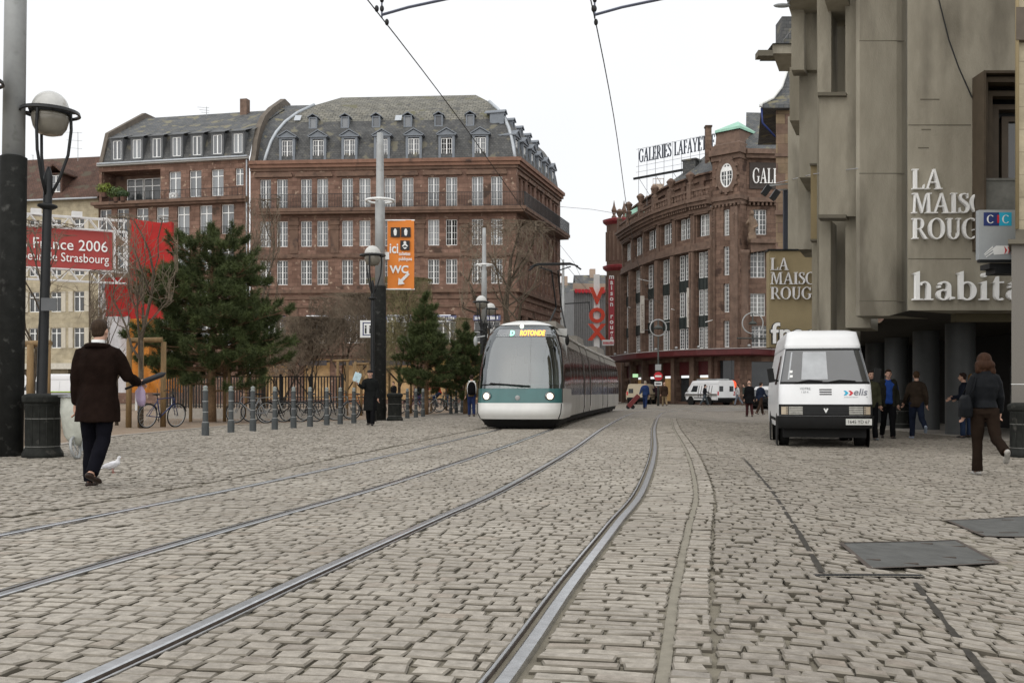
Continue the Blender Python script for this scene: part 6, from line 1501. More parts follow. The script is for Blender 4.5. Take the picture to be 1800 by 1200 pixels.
def globe_lamp(px, Y, ztop, label, tilt=0., poles=True, base_z=0.):
    t = thing('street_lamp', label, 'street lamp', (0, 0, 0), 'globe street lamps with ring rims'); zc = ztop-.275-.09
    mb = MB(); mb.smooth = True; mb.lathe([(.14, -.02), (.13, .5), (.10, .56), (.085, .62), (.075, 2.4), (.066, zc-1.02), (.05, zc-.95), (.02, zc-.86)], 16)
    mb.lathe([(.06, zc-1.55), (.15, zc-1.5), (.15, zc-1.47), (.06, zc-1.44)], 16); mb.build('post', m_black, t)
    for a in (0, 2.094, 4.189):
        mb = MB(); mb.smooth = True; pts = [(.03, zc-1.35), (.16, zc-1.05), (.28, zc-.65), (.315, zc-.25), (.30, zc+.02)]
        mb.tube([(r*math.cos(a+.3), r*math.sin(a+.3), z) for r, z in pts], .026, 6); mb.build('arm', m_black, t)
    mb = MB(); mb.smooth = True; n = 32; ring = lambda r, z: [(r*math.cos(2*math.pi*k/n), r*math.sin(2*math.pi*k/n), z) for k in range(n)]
    mb.grid([ring(.455, zc-.02), ring(.44, zc+.03), ring(.415, zc+.02), ring(.425, zc-.03), ring(.455, zc-.02)], closed_v=True)
    mb.grid([ring(.30, zc-.03), ring(.325, zc+.03), ring(.285, zc+.045), ring(.285, zc-.03)], closed_v=True)
    for k in range(6): a = k*math.pi/3; mb.bar((.3*math.cos(a), .3*math.sin(a), zc), (.43*math.cos(a), .43*math.sin(a), zc), .03)
    mb.build('rim', m_black, t)
    mb = MB(); mb.smooth = True; mb.lathe([(.284, zc+.04)]+[(.284*math.cos(v), zc+.04+.30*math.sin(v)) for v in np.linspace(.1, 1.5, 9)], 28); mb.build('globe', m_globe, t)
    mb = MB(); mb.smooth = True; mb.lathe([(.10, zc-.36), (.19, zc-.33), (.25, zc-.24), (.28, zc-.12), (.283, zc+.0)], 28); mb.build('lower_bowl', m_lampglass, t)
    X = XP(px, Y); t.location = (X, Y, g(X, Y)); t.rotation_euler = (0, R(tilt), 0); return t
globe_lamp(70, 16.3, 5.82, 'black globe street lamp with ring rim beside the thick left pole', 1.75)
p = W(88, 535, 16.1); t = thing('sign_panel', 'small grey rounded sign panel clamped to the near black lamp post', 'sign', p); mb = MB(); mb.box(p.x-.13, p.x+.11, p.y-.03, p.y, p.z-.10, p.z+.10); mb.build('panel', M('panel_back', (.10, .105, .11), .6), t); mb = MB(); mb.box(p.x-.12, p.x-.06, p.y+.001, p.y+.16, p.z-.02, p.z+.02); mb.build('bracket', m_galv, t)
globe_lamp(-64, 15.6, 6.12, 'globe street lamp mostly outside the left edge, only its ring rim showing', 1.2)
globe_lamp(655, 35.5, 6.12, 'black globe street lamp in front of the pole with the orange banner')
globe_lamp(846, 53, 6.05, 'globe street lamp just left of the tram, in front of a pole')
globe_lamp(862, 58, 6.1, 'globe street lamp partly hidden behind the pole left of the tram')

def hoop_lamp(px, Y, label, zc=4.9, base=True):
    X = XP(px, Y); t = thing('hoop_lamp', label, 'street lamp', (X, Y, 0), 'hoop street lamps by the store'); z = ZP(576, Y) if base else ZP(568, Y); r = .62 if base else .85
    mb = MB(); mb.smooth = True; mb.tube([(X+r*math.sin(k*math.pi/14), Y, z+r*math.cos(k*math.pi/14)) for k in range(29)], .055, 6); mb.build('hoop', m_galv, t)
    mb = MB(); mb.smooth = True; mb.lathe([(.34, z-.1), (.33, z+.02), (.2, z+.14), (.06, z+.2), (.05, z+r)], 16, (X, Y, 0)); mb.build('lamp_shade', m_bronze, t)
    mb = MB(); mb.smooth = True
    if base: mb.tube([(X, Y, z-r), (X, Y, 2.6), (X, Y, 0)], [.05, .07, .09], 8)
    else: mb.tube([(X, Y, z-r), (X, Y, z-r-.4)], .06, 6); mb.tube([(X-1.3, Y, z-r-.38), (X+1.6, Y, z-r-.4), (X+2.4, Y, z-r+.4)], .07, 6); mb.tube([(X+.9, Y, z-r-.4), (X+.9, Y+1.2, z-r-.4)], .06, 6)
    mb.build('post' if base else 'wall_bracket', m_bronze, t); return t
hoop_lamp(1157, 78, 'hoop-shaped street lamp on a slim post before the department store')
hoop_lamp(1323, 84, 'hoop lamp on a wall bracket at the right end of the store', base=False)
# no-entry style sign on the hoop lamp post
X, Y = XP(1157, 77.8), 77.8; z = ZP(661, Y); t = thing('road_sign', 'round red and white road sign fixed to the slim hoop lamp post', 'sign', (X, Y, z))
mb = MB(Matrix.Translation((X, Y, z)) @ Matrix.Rotation(R(90), 4, 'X')); mb.lathe([(.33, -.02), (.33, .02)], 24); mb.build('disc', m_red, t)
mb = MB(); mb.box(X-.24, X+.24, Y-.035, Y-.021, z-.07, z+.07); mb.build('bar', m_white, t)
mb = MB(); mb.box(X-.28, X+.28, Y-.02, Y+.02, z-.72, z-.42); mb.build('plate', m_white, t); mb = MB(); mb.box(X-.2, X+.2, Y-.03, Y-.021, z-.62, z-.52); mb.build('marking', m_black, t)
mb = MB(); mb.box(X-.22, X+.22, Y-.02, Y+.02, ZP(646, Y)-.2, ZP(646, Y)+.25); mb.build('plate', m_galv, t)
mb = MB(); mb.tube([(X, Y+.08, z-1.0), (X, Y+.08, z+1.3)], .03, 6); mb.build('post', m_bronze, t)
# green exit box light under the canopy
X, Y = XP(1116, 101), 100.6; t = thing('exit_light', 'small lit green box sign above a doorway under the canopy', 'sign', (X, Y, ZP(660, Y)))
mb = MB(); mb.box(X-.25, X+.25, Y-.1, Y+.1, ZP(663, Y), ZP(657, Y)); mb.build('box', M('exit_green', (.3, .6, .35), .5, emit=(.55, .9, .5), estr=.7), t); mb = MB(); mb.box(X-.28, X+.28, Y-.08, Y+.12, ZP(657, Y), ZP(656, Y)); mb.build('casing', m_black, t)
# orange banner on the pole
def banner():
    Y = 37.2; a, b = XP(681, Y), XP(728, Y); z0, z1 = ZP(508, Y), ZP(387, Y); t = thing('banner', 'orange hanging banner with toilet pictograms, ici, WC and a white arrow', 'banner', (a, Y, z0)); w = b-a; q = Y/1800
    F = Matrix.Translation((a, Y, 0)); P = []
    for i in range(9):
        z = z0+(z1-z0)*i/8; P.append([(a+w*j/6, Y+.025*math.sin(i*.9+j*.8), z) for j in range(7)])
    mb = MB(); mb.smooth = True; mb.grid(P); mb.grid([[(p[0], p[1]+.02, p[2]) for p in r] for r in P], flip=True); mb.build('cloth', m_orange, t)
    for z in (z1, z0): mb = MB(); mb.bar((a-.28, Y, z), (b+.02, Y, z), .04); mb.build('rod', m_frame, t)
    yo = -.045
    def sq(x0, y0, x1, y1, m, name='pictogram', dy=0): mb = MB(F); mb.box(x0*q, x1*q, yo-dy-.004, yo-dy, ZP(387+y1, Y), ZP(387+y0, Y)); return mb.build(name, m, t)
    for x0, y0 in ((6, 13), (24.5, 13), (23, 36)):
        p = sq(x0, y0, x0+16.5, y0+17, m_black); mb = MB(F); cx, cz = (x0+8)*q, ZP(387+y0+8.5, Y)
        if y0 == 13: mb.prism([(cx+u*q, cz+v*q) for u, v in ((-1.5, -6), (1.5, -6), (2.4, -3), (3, 2.2), (1.4, 5.5), (0, 6.6), (-1.4, 5.5), (-3, 2.2), (-2.4, -3))], yo-.0085, yo-.0045)
        else:
            for k in range(10): pass
            mb.prism([(cx+2.6*q*math.cos(k*.628), cz+4.8*q+2.6*q*math.sin(k*.628)) for k in range(10)], yo-.0085, yo-.0045); mb.prism([(cx+u*q, cz+v*q) for u, v in ((-5.5, -1.5), (-4, -2.4), (0, .2), (4, -2.4), (5.5, -1.5), (2, 2.6), (-2, 2.6))], yo-.009, yo-.0045); mb.prism([(cx+u*q, cz+v*q) for u, v in ((-3.5, -4), (0, -7), (3.5, -4), (2, -2.8), (0, -4.4), (-2, -2.8))], yo-.0095, yo-.0045)
        mb.build('figure', m_white, p)
    FF = F
    put_text('ici', FF, 3.5*q, yo, ZP(387+58, Y), 25*q, m_white, t, .004, sx=.75, bold=.01); put_text('WC', FF, 5*q, yo, ZP(387+93, Y), 18.5*q, m_white, t, .004, bold=.012)
    put_text('toilettes', FF, 20*q, yo, ZP(387+62, Y), 8.6*q, m_white, t, .004, sx=.72, bold=.004); put_text('publiques', FF, 20*q, yo, ZP(387+71, Y), 8.6*q, m_white, t, .004, sx=.72, bold=.004)
    mb = MB(F); A = lambda x, y: (x*q, ZP(387+y, Y)); mb.prism([A(19, 114), A(20, 101), A(23.5, 104.5), A(36, 92), A(39.5, 95.5), A(27, 108), A(31, 112)], yo-.006, yo); mb.build('arrow', m_white, t)
banner()
# floodlight box on the same pole, toilet sign, red sticker, bird-white lamp
X, Y = XP(678, 37.3), 37.3; t = thing('floodlight', 'small white floodlight clamped to the banner pole', 'floodlight', (X, Y, ZP(455, Y)))
mb = MB(); mb.box(X-.12, X+.14, Y-.15, Y+.1, ZP(457, Y), ZP(444, Y)); mb.build('casing', m_white, t); mb = MB(); mb.bar((X-.3, Y+.2, ZP(456, Y)), (X, Y, ZP(456, Y)), .05); mb.build('bracket', m_galv, t)
Y = 36.6; t = thing('toilet_sign', 'white and navy box sign with black toilet pictograms on the black lamp post', 'sign', (XP(643, Y), Y, ZP(593, Y))); a, b = XP(633, Y), XP(656, Y)
mb = MB(); mb.box(a, b, Y, Y+.16, ZP(593, Y), ZP(563, Y)); mb.build('box', m_frame, t)
for x0, x1, z0, z1 in ((a+.09, b, ZP(589.5, Y), ZP(588, Y)), (a+.09, b, ZP(568, Y), ZP(566.5, Y)), (a+.09, a+.13, ZP(588, Y), ZP(568, Y)), (b-.04, b, ZP(588, Y), ZP(568, Y))): mb = MB(); mb.box(x0, x1, Y-.006, Y, z0, z1); mb.build('border', m_navy, t)
for x in (a+.2, a+.36): mb = MB(); mb.box(x-.03, x+.03, Y-.006, Y, ZP(586, Y), ZP(576, Y)); mb.ell((x, Y-.003, ZP(573.5, Y)), (.035, .004, .035)); mb.build('pictogram', m_black, t)

# ---------------- red banner on white truss, red cloth tower
def truss_banner():
    F, Ln = frame((XP(-190, 50.0), 50.0), (XP(222, 55), 55)); t = thing('truss_banner', 'long red event banner in a white truss frame reading France 2006 de Strasbourg', 'banner', (F[0][3], F[1][3], 0)); zt, zb = 10.2, 6.85; h = .60
    mw = M('truss_white', (.62, .62, .62), .5, var=.08)
    def tr(p, q, depth=.4):
        mb = MB(F); p, q = Vector(p), Vector(q); d = (q-p); n = max(2, int(d.length/.45)); up = Vector((0, 0, 1)) if abs(d.normalized().z) < .5 else Vector((1, 0, 0))
        rails = [p+up*s1*h/2+Vector((0, s2*depth/2, 0)) for s1 in (-1, 1) for s2 in (-1, 1)]
        for r in rails: mb.bar(r, r+d, .07)
        for i in range(n):
            for y in (-depth/2, depth/2):
                s = 1 if i % 2 else -1; mb.bar(p+d*i/n+up*h/2*s+Vector((0, y, 0)), p+d*(i+1)/n-up*h/2*s+Vector((0, y, 0)), .042)
        mb.build('truss', mw, t)
    tr((0, 0, zt-h/2), (Ln, 0, zt-h/2)); tr((0, 0, zb+h/2), (Ln, 0, zb+h/2)); tr((Ln-h/2, 0, zb+h), (Ln-h/2, 0, zt-h)); tr((h/2, 0, 0), (h/2, 0, zt-h)); tr((Ln-h/2-.1, 4.5, 0), (Ln-h/2-.1, 4.5, zb))
    z0, z1 = zb+h+.06, zt-h-.04; mb = MB(F); P = [[(u, .02*math.sin(u*3+z), z) for u in np.linspace(.45, Ln-h-.12, 30)] for z in np.linspace(z0, z1, 6)]; mb.smooth = True; mb.grid(P); mb.build('cloth', m_redsign, t)
    ur = Ln-h-.32; put_text('en France 2006', F, ur, -.05, z0+(z1-z0)*.47, .80, m_frame, t, .01, 'RIGHT', .92, bold=.003); put_text('Coeur de Strasbourg', F, ur+.05, -.05, z0+(z1-z0)*.17, .66, m_frame, t, .01, 'RIGHT', .82, bold=0)
    for u in (Ln-4.4, Ln-2.45): mb = MB(F); mb.box(u-.25, u+.25, -.2, .25, zt+.02, zt+.3); mb.build('spotlight', mw, t)
    # cloth tower
    Y = 56.5; t = thing('cloth_tower', 'tall red cloth covered tower with white and orange panels below', 'banner', (XP(265, Y), Y, 0)); rng = random.Random(4)
    def panel(px0, px1, py0, py1, mat, name, d=.35, sag=0, Y=Y):
        a, b, z0, z1 = XP(px0, Y), XP(px1, Y), ZP(py1, Y), ZP(py0, Y); P = []
        for i in range(11):
            z = z0+(z1-z0)*i/10; P.append([(a+(b-a)*j/10, Y+.06*math.sin(j*1.3+i*.5)+.10*math.sin((i+j)*.8), z-(sag*math.sin(math.pi*j/10)*i/10)+(.25*(1-j/10)*(i/10) if sag else 0)) for j in range(11)])
        mb = MB(); mb.smooth = True; mb.grid(P); mb.grid([[(p[0], Y+d, p[2]) for p in r] for r in P], flip=True)
        for j in (0, -1): mb.grid([[r[j] for r in P], [(r[j][0], Y+d, r[j][2]) for r in P]])
        mb.build(name, mat, t)
    panel(229, 302, 390, 560, m_redcloth, 'red_cloth', sag=.12); panel(185, 229, 488, 556, m_redcloth, 'red_cloth', .35, Y=57.2); panel(188, 226, 556, 690, M('white_cloth', (.55, .55, .57), .7, var=.1), 'white_panel', .35, Y=57.2)
    panel(228, 262, 560, 690, m_gold, 'orange_panel', 2.0); panel(262, 300, 640, 690, m_gold, 'orange_panel', 2.0)
    mb = MB()
    for px in (233, 297): mb.bar((XP(px, Y), Y+.6, 0), (XP(px, Y), Y+.6, ZP(398, Y)), .12)
    mb.build('mast', mw, t)
truss_banner()
# ---------------- tree stakes, fence, benches, trolley
def stakes(px, pxb, pyb, ptop, label, posts, bars, r=.055):
    """posts: pixel x of each post, at the depth of the foot pixel"""
    X, Y = G(pxb, pyb); t = thing('tree_stakes', label, 'tree support', (X, Y, 0), 'wooden tree support frames'); zt = ZP(ptop, Y)
    for i, p in enumerate(posts):
        x = XP(p, Y); y = Y+(.45 if i % 2 else 0); mb = MB(); mb.smooth = True; mb.tube([(x, y, -.05), (x+.02, y, zt-.02)], [r, r*.92], 10); mb.build('post', m_wood, t)
    for a, b in bars: mb = MB(); mb.smooth = True; mb.tube([(XP(a, Y), Y+.12, zt), (XP(b, Y), Y+.12, zt+.02)], r*.9, 8); mb.build('crossbar', m_wood, t)
stakes(250, 247, 752, 598, 'wooden stake frame with round crossbar around the sapling left of the big pine', (247, 277, 226), ((222, 283),), .085)
stakes(64, 60, 760, 604, 'wooden tree stakes seen between the thick pole and the black lamp', (52, 66, 82), ((38, 86), (40, 80)), .09)
stakes(345, 335, 742, 640, 'thin slanted stakes under the big pine', (335, 388, 402), (), .06)
stakes(430, 425, 733, 640, 'pale stakes just right of the big pine trunk', (432, 448, 468), ())
stakes(600, 595, 731, 634, 'light wooden stakes behind the bike fence left of the man in black', (593, 607, 624), ((584, 614),), .06)
stakes(640, 625, 731, 640, 'stakes with crossbar directly left of the banner pole', (622, 632, 646), ((619, 648),), .06)
stakes(690, 684, 727, 648, 'stakes with crossbar right behind the waste bin at the pole', (684, 700, 722), ((680, 702),), .06)
stakes(740, 735, 724, 655, 'row of pale stakes behind the parked bikes left of the cyclist', (731, 746, 758), ())
def fence():
    X0, Y0 = XP(440, 38.5), 38.5; X1, Y1 = XP(602, 38), 38; F, Ln = frame((X0, Y0), (X1, Y1)); t = thing('iron_fence', 'black iron railing on a low pale kerb wall behind the bicycles', 'fence', (X0, Y0, 0))
    mb = MB(F); railing(mb, 0, Ln, 0, .42, 1.62, .115, .017); mb.build('railing', m_black, t); mb = MB(F); mb.box(-.1, Ln+.1, -.15, .2, -.02, .40); mb.build('kerb_wall', m_slab, t)
    for k in range(4): mb = MB(F); u = k*Ln/3; mb.box(u-.04, u+.04, -.04, .04, .42, 1.7); mb.build('post', m_black, t)
    F, Ln = frame((XP(285, 39.5), 39.5), (X0-.3, Y0)); t = thing('iron_fence', 'black iron railing behind the big pine and the bare hedge', 'fence', (F[0][3], F[1][3], 0))
    mb = MB(F); railing(mb, 0, Ln, 0, .42, 1.62, .115, .017); mb.build('railing', m_black, t); mb = MB(F); mb.box(-.1, Ln, -.15, .2, -.02, .40); mb.build('kerb_wall', m_slab, t)
fence()
def bench(px0, px1, pyb, label, mat, H=.95):
    X0, Y = G(px0, pyb); X1 = XP(px1, Y); t = thing('bench', label, 'bench', (X0, Y, 0), 'slatted benches'); 
    for k, z in enumerate((H, H-.17, H-.34)): mb = MB(); mb.box(X0, X1, Y-.03+k*-.04, Y+.02+k*-.04, z-.10, z); mb.build('back_slat', mat, t)
    for k in range(3): mb = MB(); mb.box(X0, X1, Y-.55+k*.15, Y-.44+k*.15, .40, .44); mb.build('seat_slat', mat, t)
    for x in (X0+.15, X1-.15): mb = MB(); mb.box(x-.03, x+.03, Y+.025, Y+.085, -.02, H); mb.box(x-.03, x+.03, Y-.55, Y+.024, .34, .395); mb.box(x-.03, x+.03, Y-.55, Y-.49, -.02, .338); mb.build('leg', m_black, t)
bench(78, 172, 752, 'red-brown slatted bench behind the waste bin and the man in the brown coat', M('bench_red', (.13, .045, .03), .7, var=.2, scale=6), 1.02)
bench(-70, 45, 778, 'dark slatted bench behind the thick left pole', M('bench_dark', (.03, .03, .03), .7), .95)
bench(598, 650, 722, 'orange-brown bench seen behind the man in black', M('bench_orange', (.30, .12, .04), .7, var=.2, scale=6), .95)
def trolley():
    X, Y = G(138, 805); t = thing('sweeper_trolley', 'street trolley with a translucent pale sack and spoked wheel beside the bin', 'trolley', (X, Y, 0))
    mb = MB(); mb.smooth = True; mb.loft([((X, Y, .2), .10, .12), ((X-.02, Y, .35), .19, .17), ((X-.05, Y, .7), .22, .18), ((X-.05, Y, .93), .21, .17)]); mb.build('sack', M('pale_sack', (.42, .43, .38), .45, var=.18, scale=6, bump=.4, bscale=12), t)
    mb = MB(); mb.tube([(X-.05+.24*math.cos(k*.52), Y+.19*math.sin(k*.52), .95) for k in range(13)], .018, 6); mb.bar((X-.29, Y, .95), (X+.22, Y, .95), .02); mb.bar((X+.18, Y-.1, .95), (X+.1, Y-.1, .12), .025); mb.bar((X+.18, Y+.1, .95), (X+.1, Y+.1, .12), .025); mb.box(X-.33, X+.2, Y-.2, Y+.2, .97, 1.0); mb.build('frame', m_graybox, t)
    mb = MB(Matrix.Translation((X+.02, Y-.16, .17)) @ Matrix.Rotation(R(80), 4, 'Y')); mb.smooth = True; mb.tube([(.16*math.cos(k*.393), .16*math.sin(k*.393), 0) for k in range(17)], .022, 6); 
    for k in range(8): mb.bar((0, 0, 0), (.15*math.cos(k*.785), .15*math.sin(k*.785), 0), .008)
    mb.build('wheel', m_galv, t)
trolley()
# ---------------- bicycles
def bicycle(label, loc, rot, col, lean=8):
    t = thing('bicycle', label, 'bicycle', (0, 0, 0), 'bicycles parked along the square'); fm = M('bike_'+col[0], col[1], .35, var=.05)
    def wh(x):
        mb = MB(); mb.smooth = True; mb.tube([(x+.335*math.cos(k*math.pi/14), 0, .345+.335*math.sin(k*math.pi/14)) for k in range(29)], .018, 6, cap=False); w = mb.build('wheel', m_rubber, t)
        mb = MB(); mb.tube([(x+.31*math.cos(k*math.pi/14), 0, .345+.31*math.sin(k*math.pi/14)) for k in range(29)], .010, 4, cap=False)
        for k in range(14): mb.bar((x, 0, .345), (x+.31*math.cos(k*math.pi/7+.1), 0, .345+.31*math.sin(k*math.pi/7+.1)), .004)
        mb.build('rim', m_galv, w)
    wh(-.53); wh(.53)
    bb, st, hd, hl = (-.08, 0, .30), (-.24, 0, .82), (.36, 0, .86), (.40, 0, .70); mb = MB(); mb.smooth = True
    for a, b, r in ((bb, st, .017), (st, hd, .015), (bb, hl, .019), (hd, hl, .02), ((-.53, .05, .345), (-.08, .04, .30), .01), ((-.53, -.05, .345), (-.08, -.04, .30), .01), ((-.53, .05, .345), (-.22, 0, .76), .009), ((-.53, -.05, .345), (-.22, 0, .76), .009)): mb.tube([a, b], r, 8)
    mb.build('frame', fm, t)
    mb = MB(); mb.smooth = True; mb.tube([hl, (.45, .05, .55), (.53, .055, .345)], .012, 6); mb.tube([hl, (.45, -.05, .55), (.53, -.055, .345)], .012, 6); mb.build('fork', fm, t)
    mb = MB(); mb.smooth = True; mb.tube([hd, (.33, 0, 1.0)], .013, 6); mb.tube([(.22, .28, 1.02), (.33, .2, 1.03), (.36, 0, 1.0), (.33, -.2, 1.03), (.22, -.28, 1.02)], .012, 6); mb.build('handlebar', m_black, t)
    mb = MB(); mb.smooth = True; mb.tube([st, (-.27, 0, .93)], .013, 6); mb.ell((-.29, 0, .95), (.14, .07, .03)); mb.build('saddle', m_black, t)
    mb = MB(); mb.tube([(-.08+.09*math.cos(k*.52), .05, .30+.09*math.sin(k*.52)) for k in range(13)], .008, 4); mb.bar((-.08, .05, .3), (-.02, .09, .15), .02); mb.bar((-.08, -.05, .3), (-.14, -.09, .45), .02); mb.build('crank', m_black, t)
    mb = MB(); mb.smooth = True
    for x in (-.53, .53): mb.grid([[(x+.37*math.cos(a), y, .345+.37*math.sin(a)) for a in np.linspace(.5 if x < 0 else .3, 2.9 if x < 0 else 2.3, 9)] for y in (-.025, .025)])
    mb.build('mudguard', m_black if col[0] != 'white' else m_white, t)
    t.location = loc; t.rotation_euler = (R(lean), 0, rot); return t
BK = [(500, 742, 8, ('black', (.015, .015, .015)), 'black bicycle between the third and fourth bollards in front of the fence'), (640, 735, 14, ('dark', (.03, .03, .03)), 'dark bicycle directly behind the man in black'), (440, 744, 170, ('steel', (.16, .17, .18)), 'steel-grey bicycle just right of the big pine trunk'), (283, 752, 62, ('navy', (.02, .03, .10)), 'bicycle with white rear mudguard seen from behind beside the stake frame'), (470, 742, 5, ('silver', (.35, .35, .33)), 'silver bicycle leaning by the fence behind the second and third bollards'), (563, 739, 10, ('dark', (.03, .03, .03)), 'dark bicycle by the fence in front of the pale kerb wall'), (592, 738, 12, ('steel', (.16, .17, .18)), 'steel-grey bicycle at the right end of the iron fence'), (530, 741, 165, ('black', (.015, .015, .015)), 'black bicycle behind the fourth bollard'),
      (722, 727, 20, ('purple', (.10, .02, .06)), 'purple bicycle nearest the waste bin'), (737, 726, 160, ('maroon', (.13, .015, .02)), 'maroon bicycle in the parked row left of the cyclist'), (752, 725, 15, ('pale', (.4, .42, .4)), 'pale bicycle in the parked row left of the cyclist'), (790, 723, 170, ('greenish', (.05, .09, .07)), 'greenish bicycle behind the bollards left of the backpacker'), (806, 721, 20, ('grey', (.2, .2, .2)), 'grey bicycle nearest the backpacker')]
for px, py, ro, co, la in BK:
    X, Y = G(px, py); bicycle(la, (X, Y, .012), R(ro), co)
# ---------------- overhead wires and brackets
def wires():
    for o, lab, name in ((0, 'contact wire over the right track running to the far curve', 'r'), (LTO, 'contact wire over the tram\'s own track', 'l')):
        ss = np.arange(0, 62, 1.5); x, y = at_track(ss, o); t = thing('overhead_wire', lab, 'overhead wire', (float(x[0]), float(y[0]), 5.9)); mb = MB(); mb.tube([(a, b, 5.9) for a, b in zip(x, y)], .0085, 5); mb.build('wire', m_black, t)
        s0 = float(np.interp(13.4, at_track(RS, o)[1][:120], RS[:120])); a, b = at_track(s0, o); a, b = float(a), float(b)
        mb = MB(); mb.tube([(a, b, 5.94), (a+.35, b-.05, 6.02), (a+1.0, b-.15, 6.12)], .018, 6); mb.tube([(a, b, 5.9), (a, b, 6.2), (a-.02, b, 6.75)], .012, 5); mb.build('registration_arm', M('arm_steel', (.10, .11, .15), .4, metal=.5), t)
        mb = MB(); mb.smooth = True
        for d, z in ((0, 6.02), (0, 6.14), (-.12, 5.93), (.12, 5.93)): mb.ell((a+d*.3, b+d*2, z), (.028, .028, .045))
        mb.build('insulator', m_black, t)
    mb = MB(); mb.tube([(0, 0, 8.05), (10, -3.0, 6.95)], .05, 8); mb.tube([(0, 0, 9.9), (5.8, -1.7, 7.5)], .015, 5); o = mb.build('bracket_arm', m_galv, None); o.parent = P1
    t = thing('span_wire', 'thin pale span wire between the sandstone building and the store', 'overhead wire', W(985, 363, 106)); mb = MB(); mb.tube([W(980, 363, 104), W(1040, 368, 103), W(1082, 375, 105)], .022, 4); mb.build('wire', M('pale_wire', (.35, .35, .36), .5), t)
    t = thing('span_wire', 'thin slanting wire behind the tram pantograph', 'overhead wire', W(985, 425, 104)); mb = MB(); mb.tube([W(984, 430, 104), W(1008, 460, 112), W(1030, 505, 126)], .022, 4); mb.build('wire', M('pale_wire', (.35, .35, .36), .5), t)
    t = thing('span_wire', 'thin cable from the concrete block to a hook left of the big letters', 'overhead wire', W(1508, 296, 25.6)); mb = MB(); mb.tube([W(1508, 296, 25.65), W(1430, 306, 28.5), W(1365, 322, 50)], .012, 4); mb.build('wire', M('pale_wire', (.35, .35, .36), .5), t)
wires()
# lamp head under the eaves and twin floodlights by the panel sign
Y = 30; p = W(1388, 6, Y); t = thing('lamp_head', 'flat grey street lamp head sticking out high on the concrete block', 'street lamp', p)
mb = MB(); mb.smooth = True; mb.ell((p.x-.22, Y, p.z-.07), (.26, .10, .06)); mb.build('housing', m_graybox, t); mb = MB(); mb.tube([(p.x-.05, Y, p.z-.02), (p.x+.05, Y+.1, p.z+.2)], .03, 6); mb.build('arm', m_galv, t)
Y = 38; t = thing('floodlight', 'pair of black floodlights on a dark post above the tan panel', 'floodlight', W(1382, 440, Y))
mb = MB(); mb.box(XP(1378, Y), XP(1386, Y), Y, Y+.15, ZP(441, Y), ZP(333, Y)); mb.build('post', m_navy if False else M('dark_post', (.04, .045, .06), .5), t)
for x, y in ((1347, 335), (1362, 343)):
    mb = MB(); mb.obox(W(x, y, Y-.4), (.22, .25, .36), Matrix.Rotation(R(35), 3, 'Y')); mb.build('lamp', m_black, t); mb = MB(); mb.bar(W(x, y-8, Y-.4), W(x+38 if x < 1350 else x+20, y-12 if x < 1350 else y-10, Y), .05); mb.build('arm', m_galv, t)
# aerials
for px, py0, py1, Yd, w, lab in ((137, 232, 278, 101, 25, 'tall rooftop aerial on the tiled roofs at left'), (363, 188, 203, 100, 16, 'rooftop aerial on the ridge of the dormered building'), (58, 272, 305, 104, 4, 'thin twin rooftop aerial at far left')):
    t = thing('aerial', lab, 'aerial', W(px, py1, Yd)); mb = MB(); mb.tube([W(px, py1+12, Yd), W(px, py0, Yd)], .03, 4); mb.build('mast', m_galv, t); mb = MB()
    for k in range(3): z = py0+k*(py1-py0)*.3+1; mb.bar(W(px-w*(1-.2*k), z-.5, Yd), W(px+w*.3, z+1, Yd), .03)
    mb.build('element', m_galv, t)
# ================================================================ trees
def fast_mesh(name, V, F, mat, smooth=False):
    me = bpy.data.meshes.new(name); V = np.asarray(V, 'f'); F = np.asarray(F, 'i'); k = F.shape[1]
    me.vertices.add(len(V)); me.vertices.foreach_set('co', V.ravel()); me.loops.add(F.size); me.loops.foreach_set('vertex_index', F.ravel()); me.polygons.add(len(F)); me.polygons.foreach_set('loop_start', np.arange(0, F.size, k, dtype='i'))
    me.update(calc_edges=True); me.materials.append(mat); return me
def needlemat(name, c1, c2):
    m = M(name, c1, .7, col2=c2, scale=1.6, spec=.25); n, l = nodes_of(m); b = n['Principled BSDF']; src = b.inputs['Base Color'].links[0].from_socket
    at = n.new('ShaderNodeAttribute'); at.attribute_name = 'tip'; mx = n.new('ShaderNodeMix'); mx.data_type = 'RGBA'; l.new(at.outputs['Fac'], mx.inputs[0]); l.new(src, mx.inputs[6]); mx.inputs[7].default_value = tuple(v*1.9 for v in c2)+(1,); l.new(mx.outputs[2], b.inputs['Base Color']); return m
m_needle = needlemat('pine_needles', (.030, .043, .015), (.068, .088, .030))
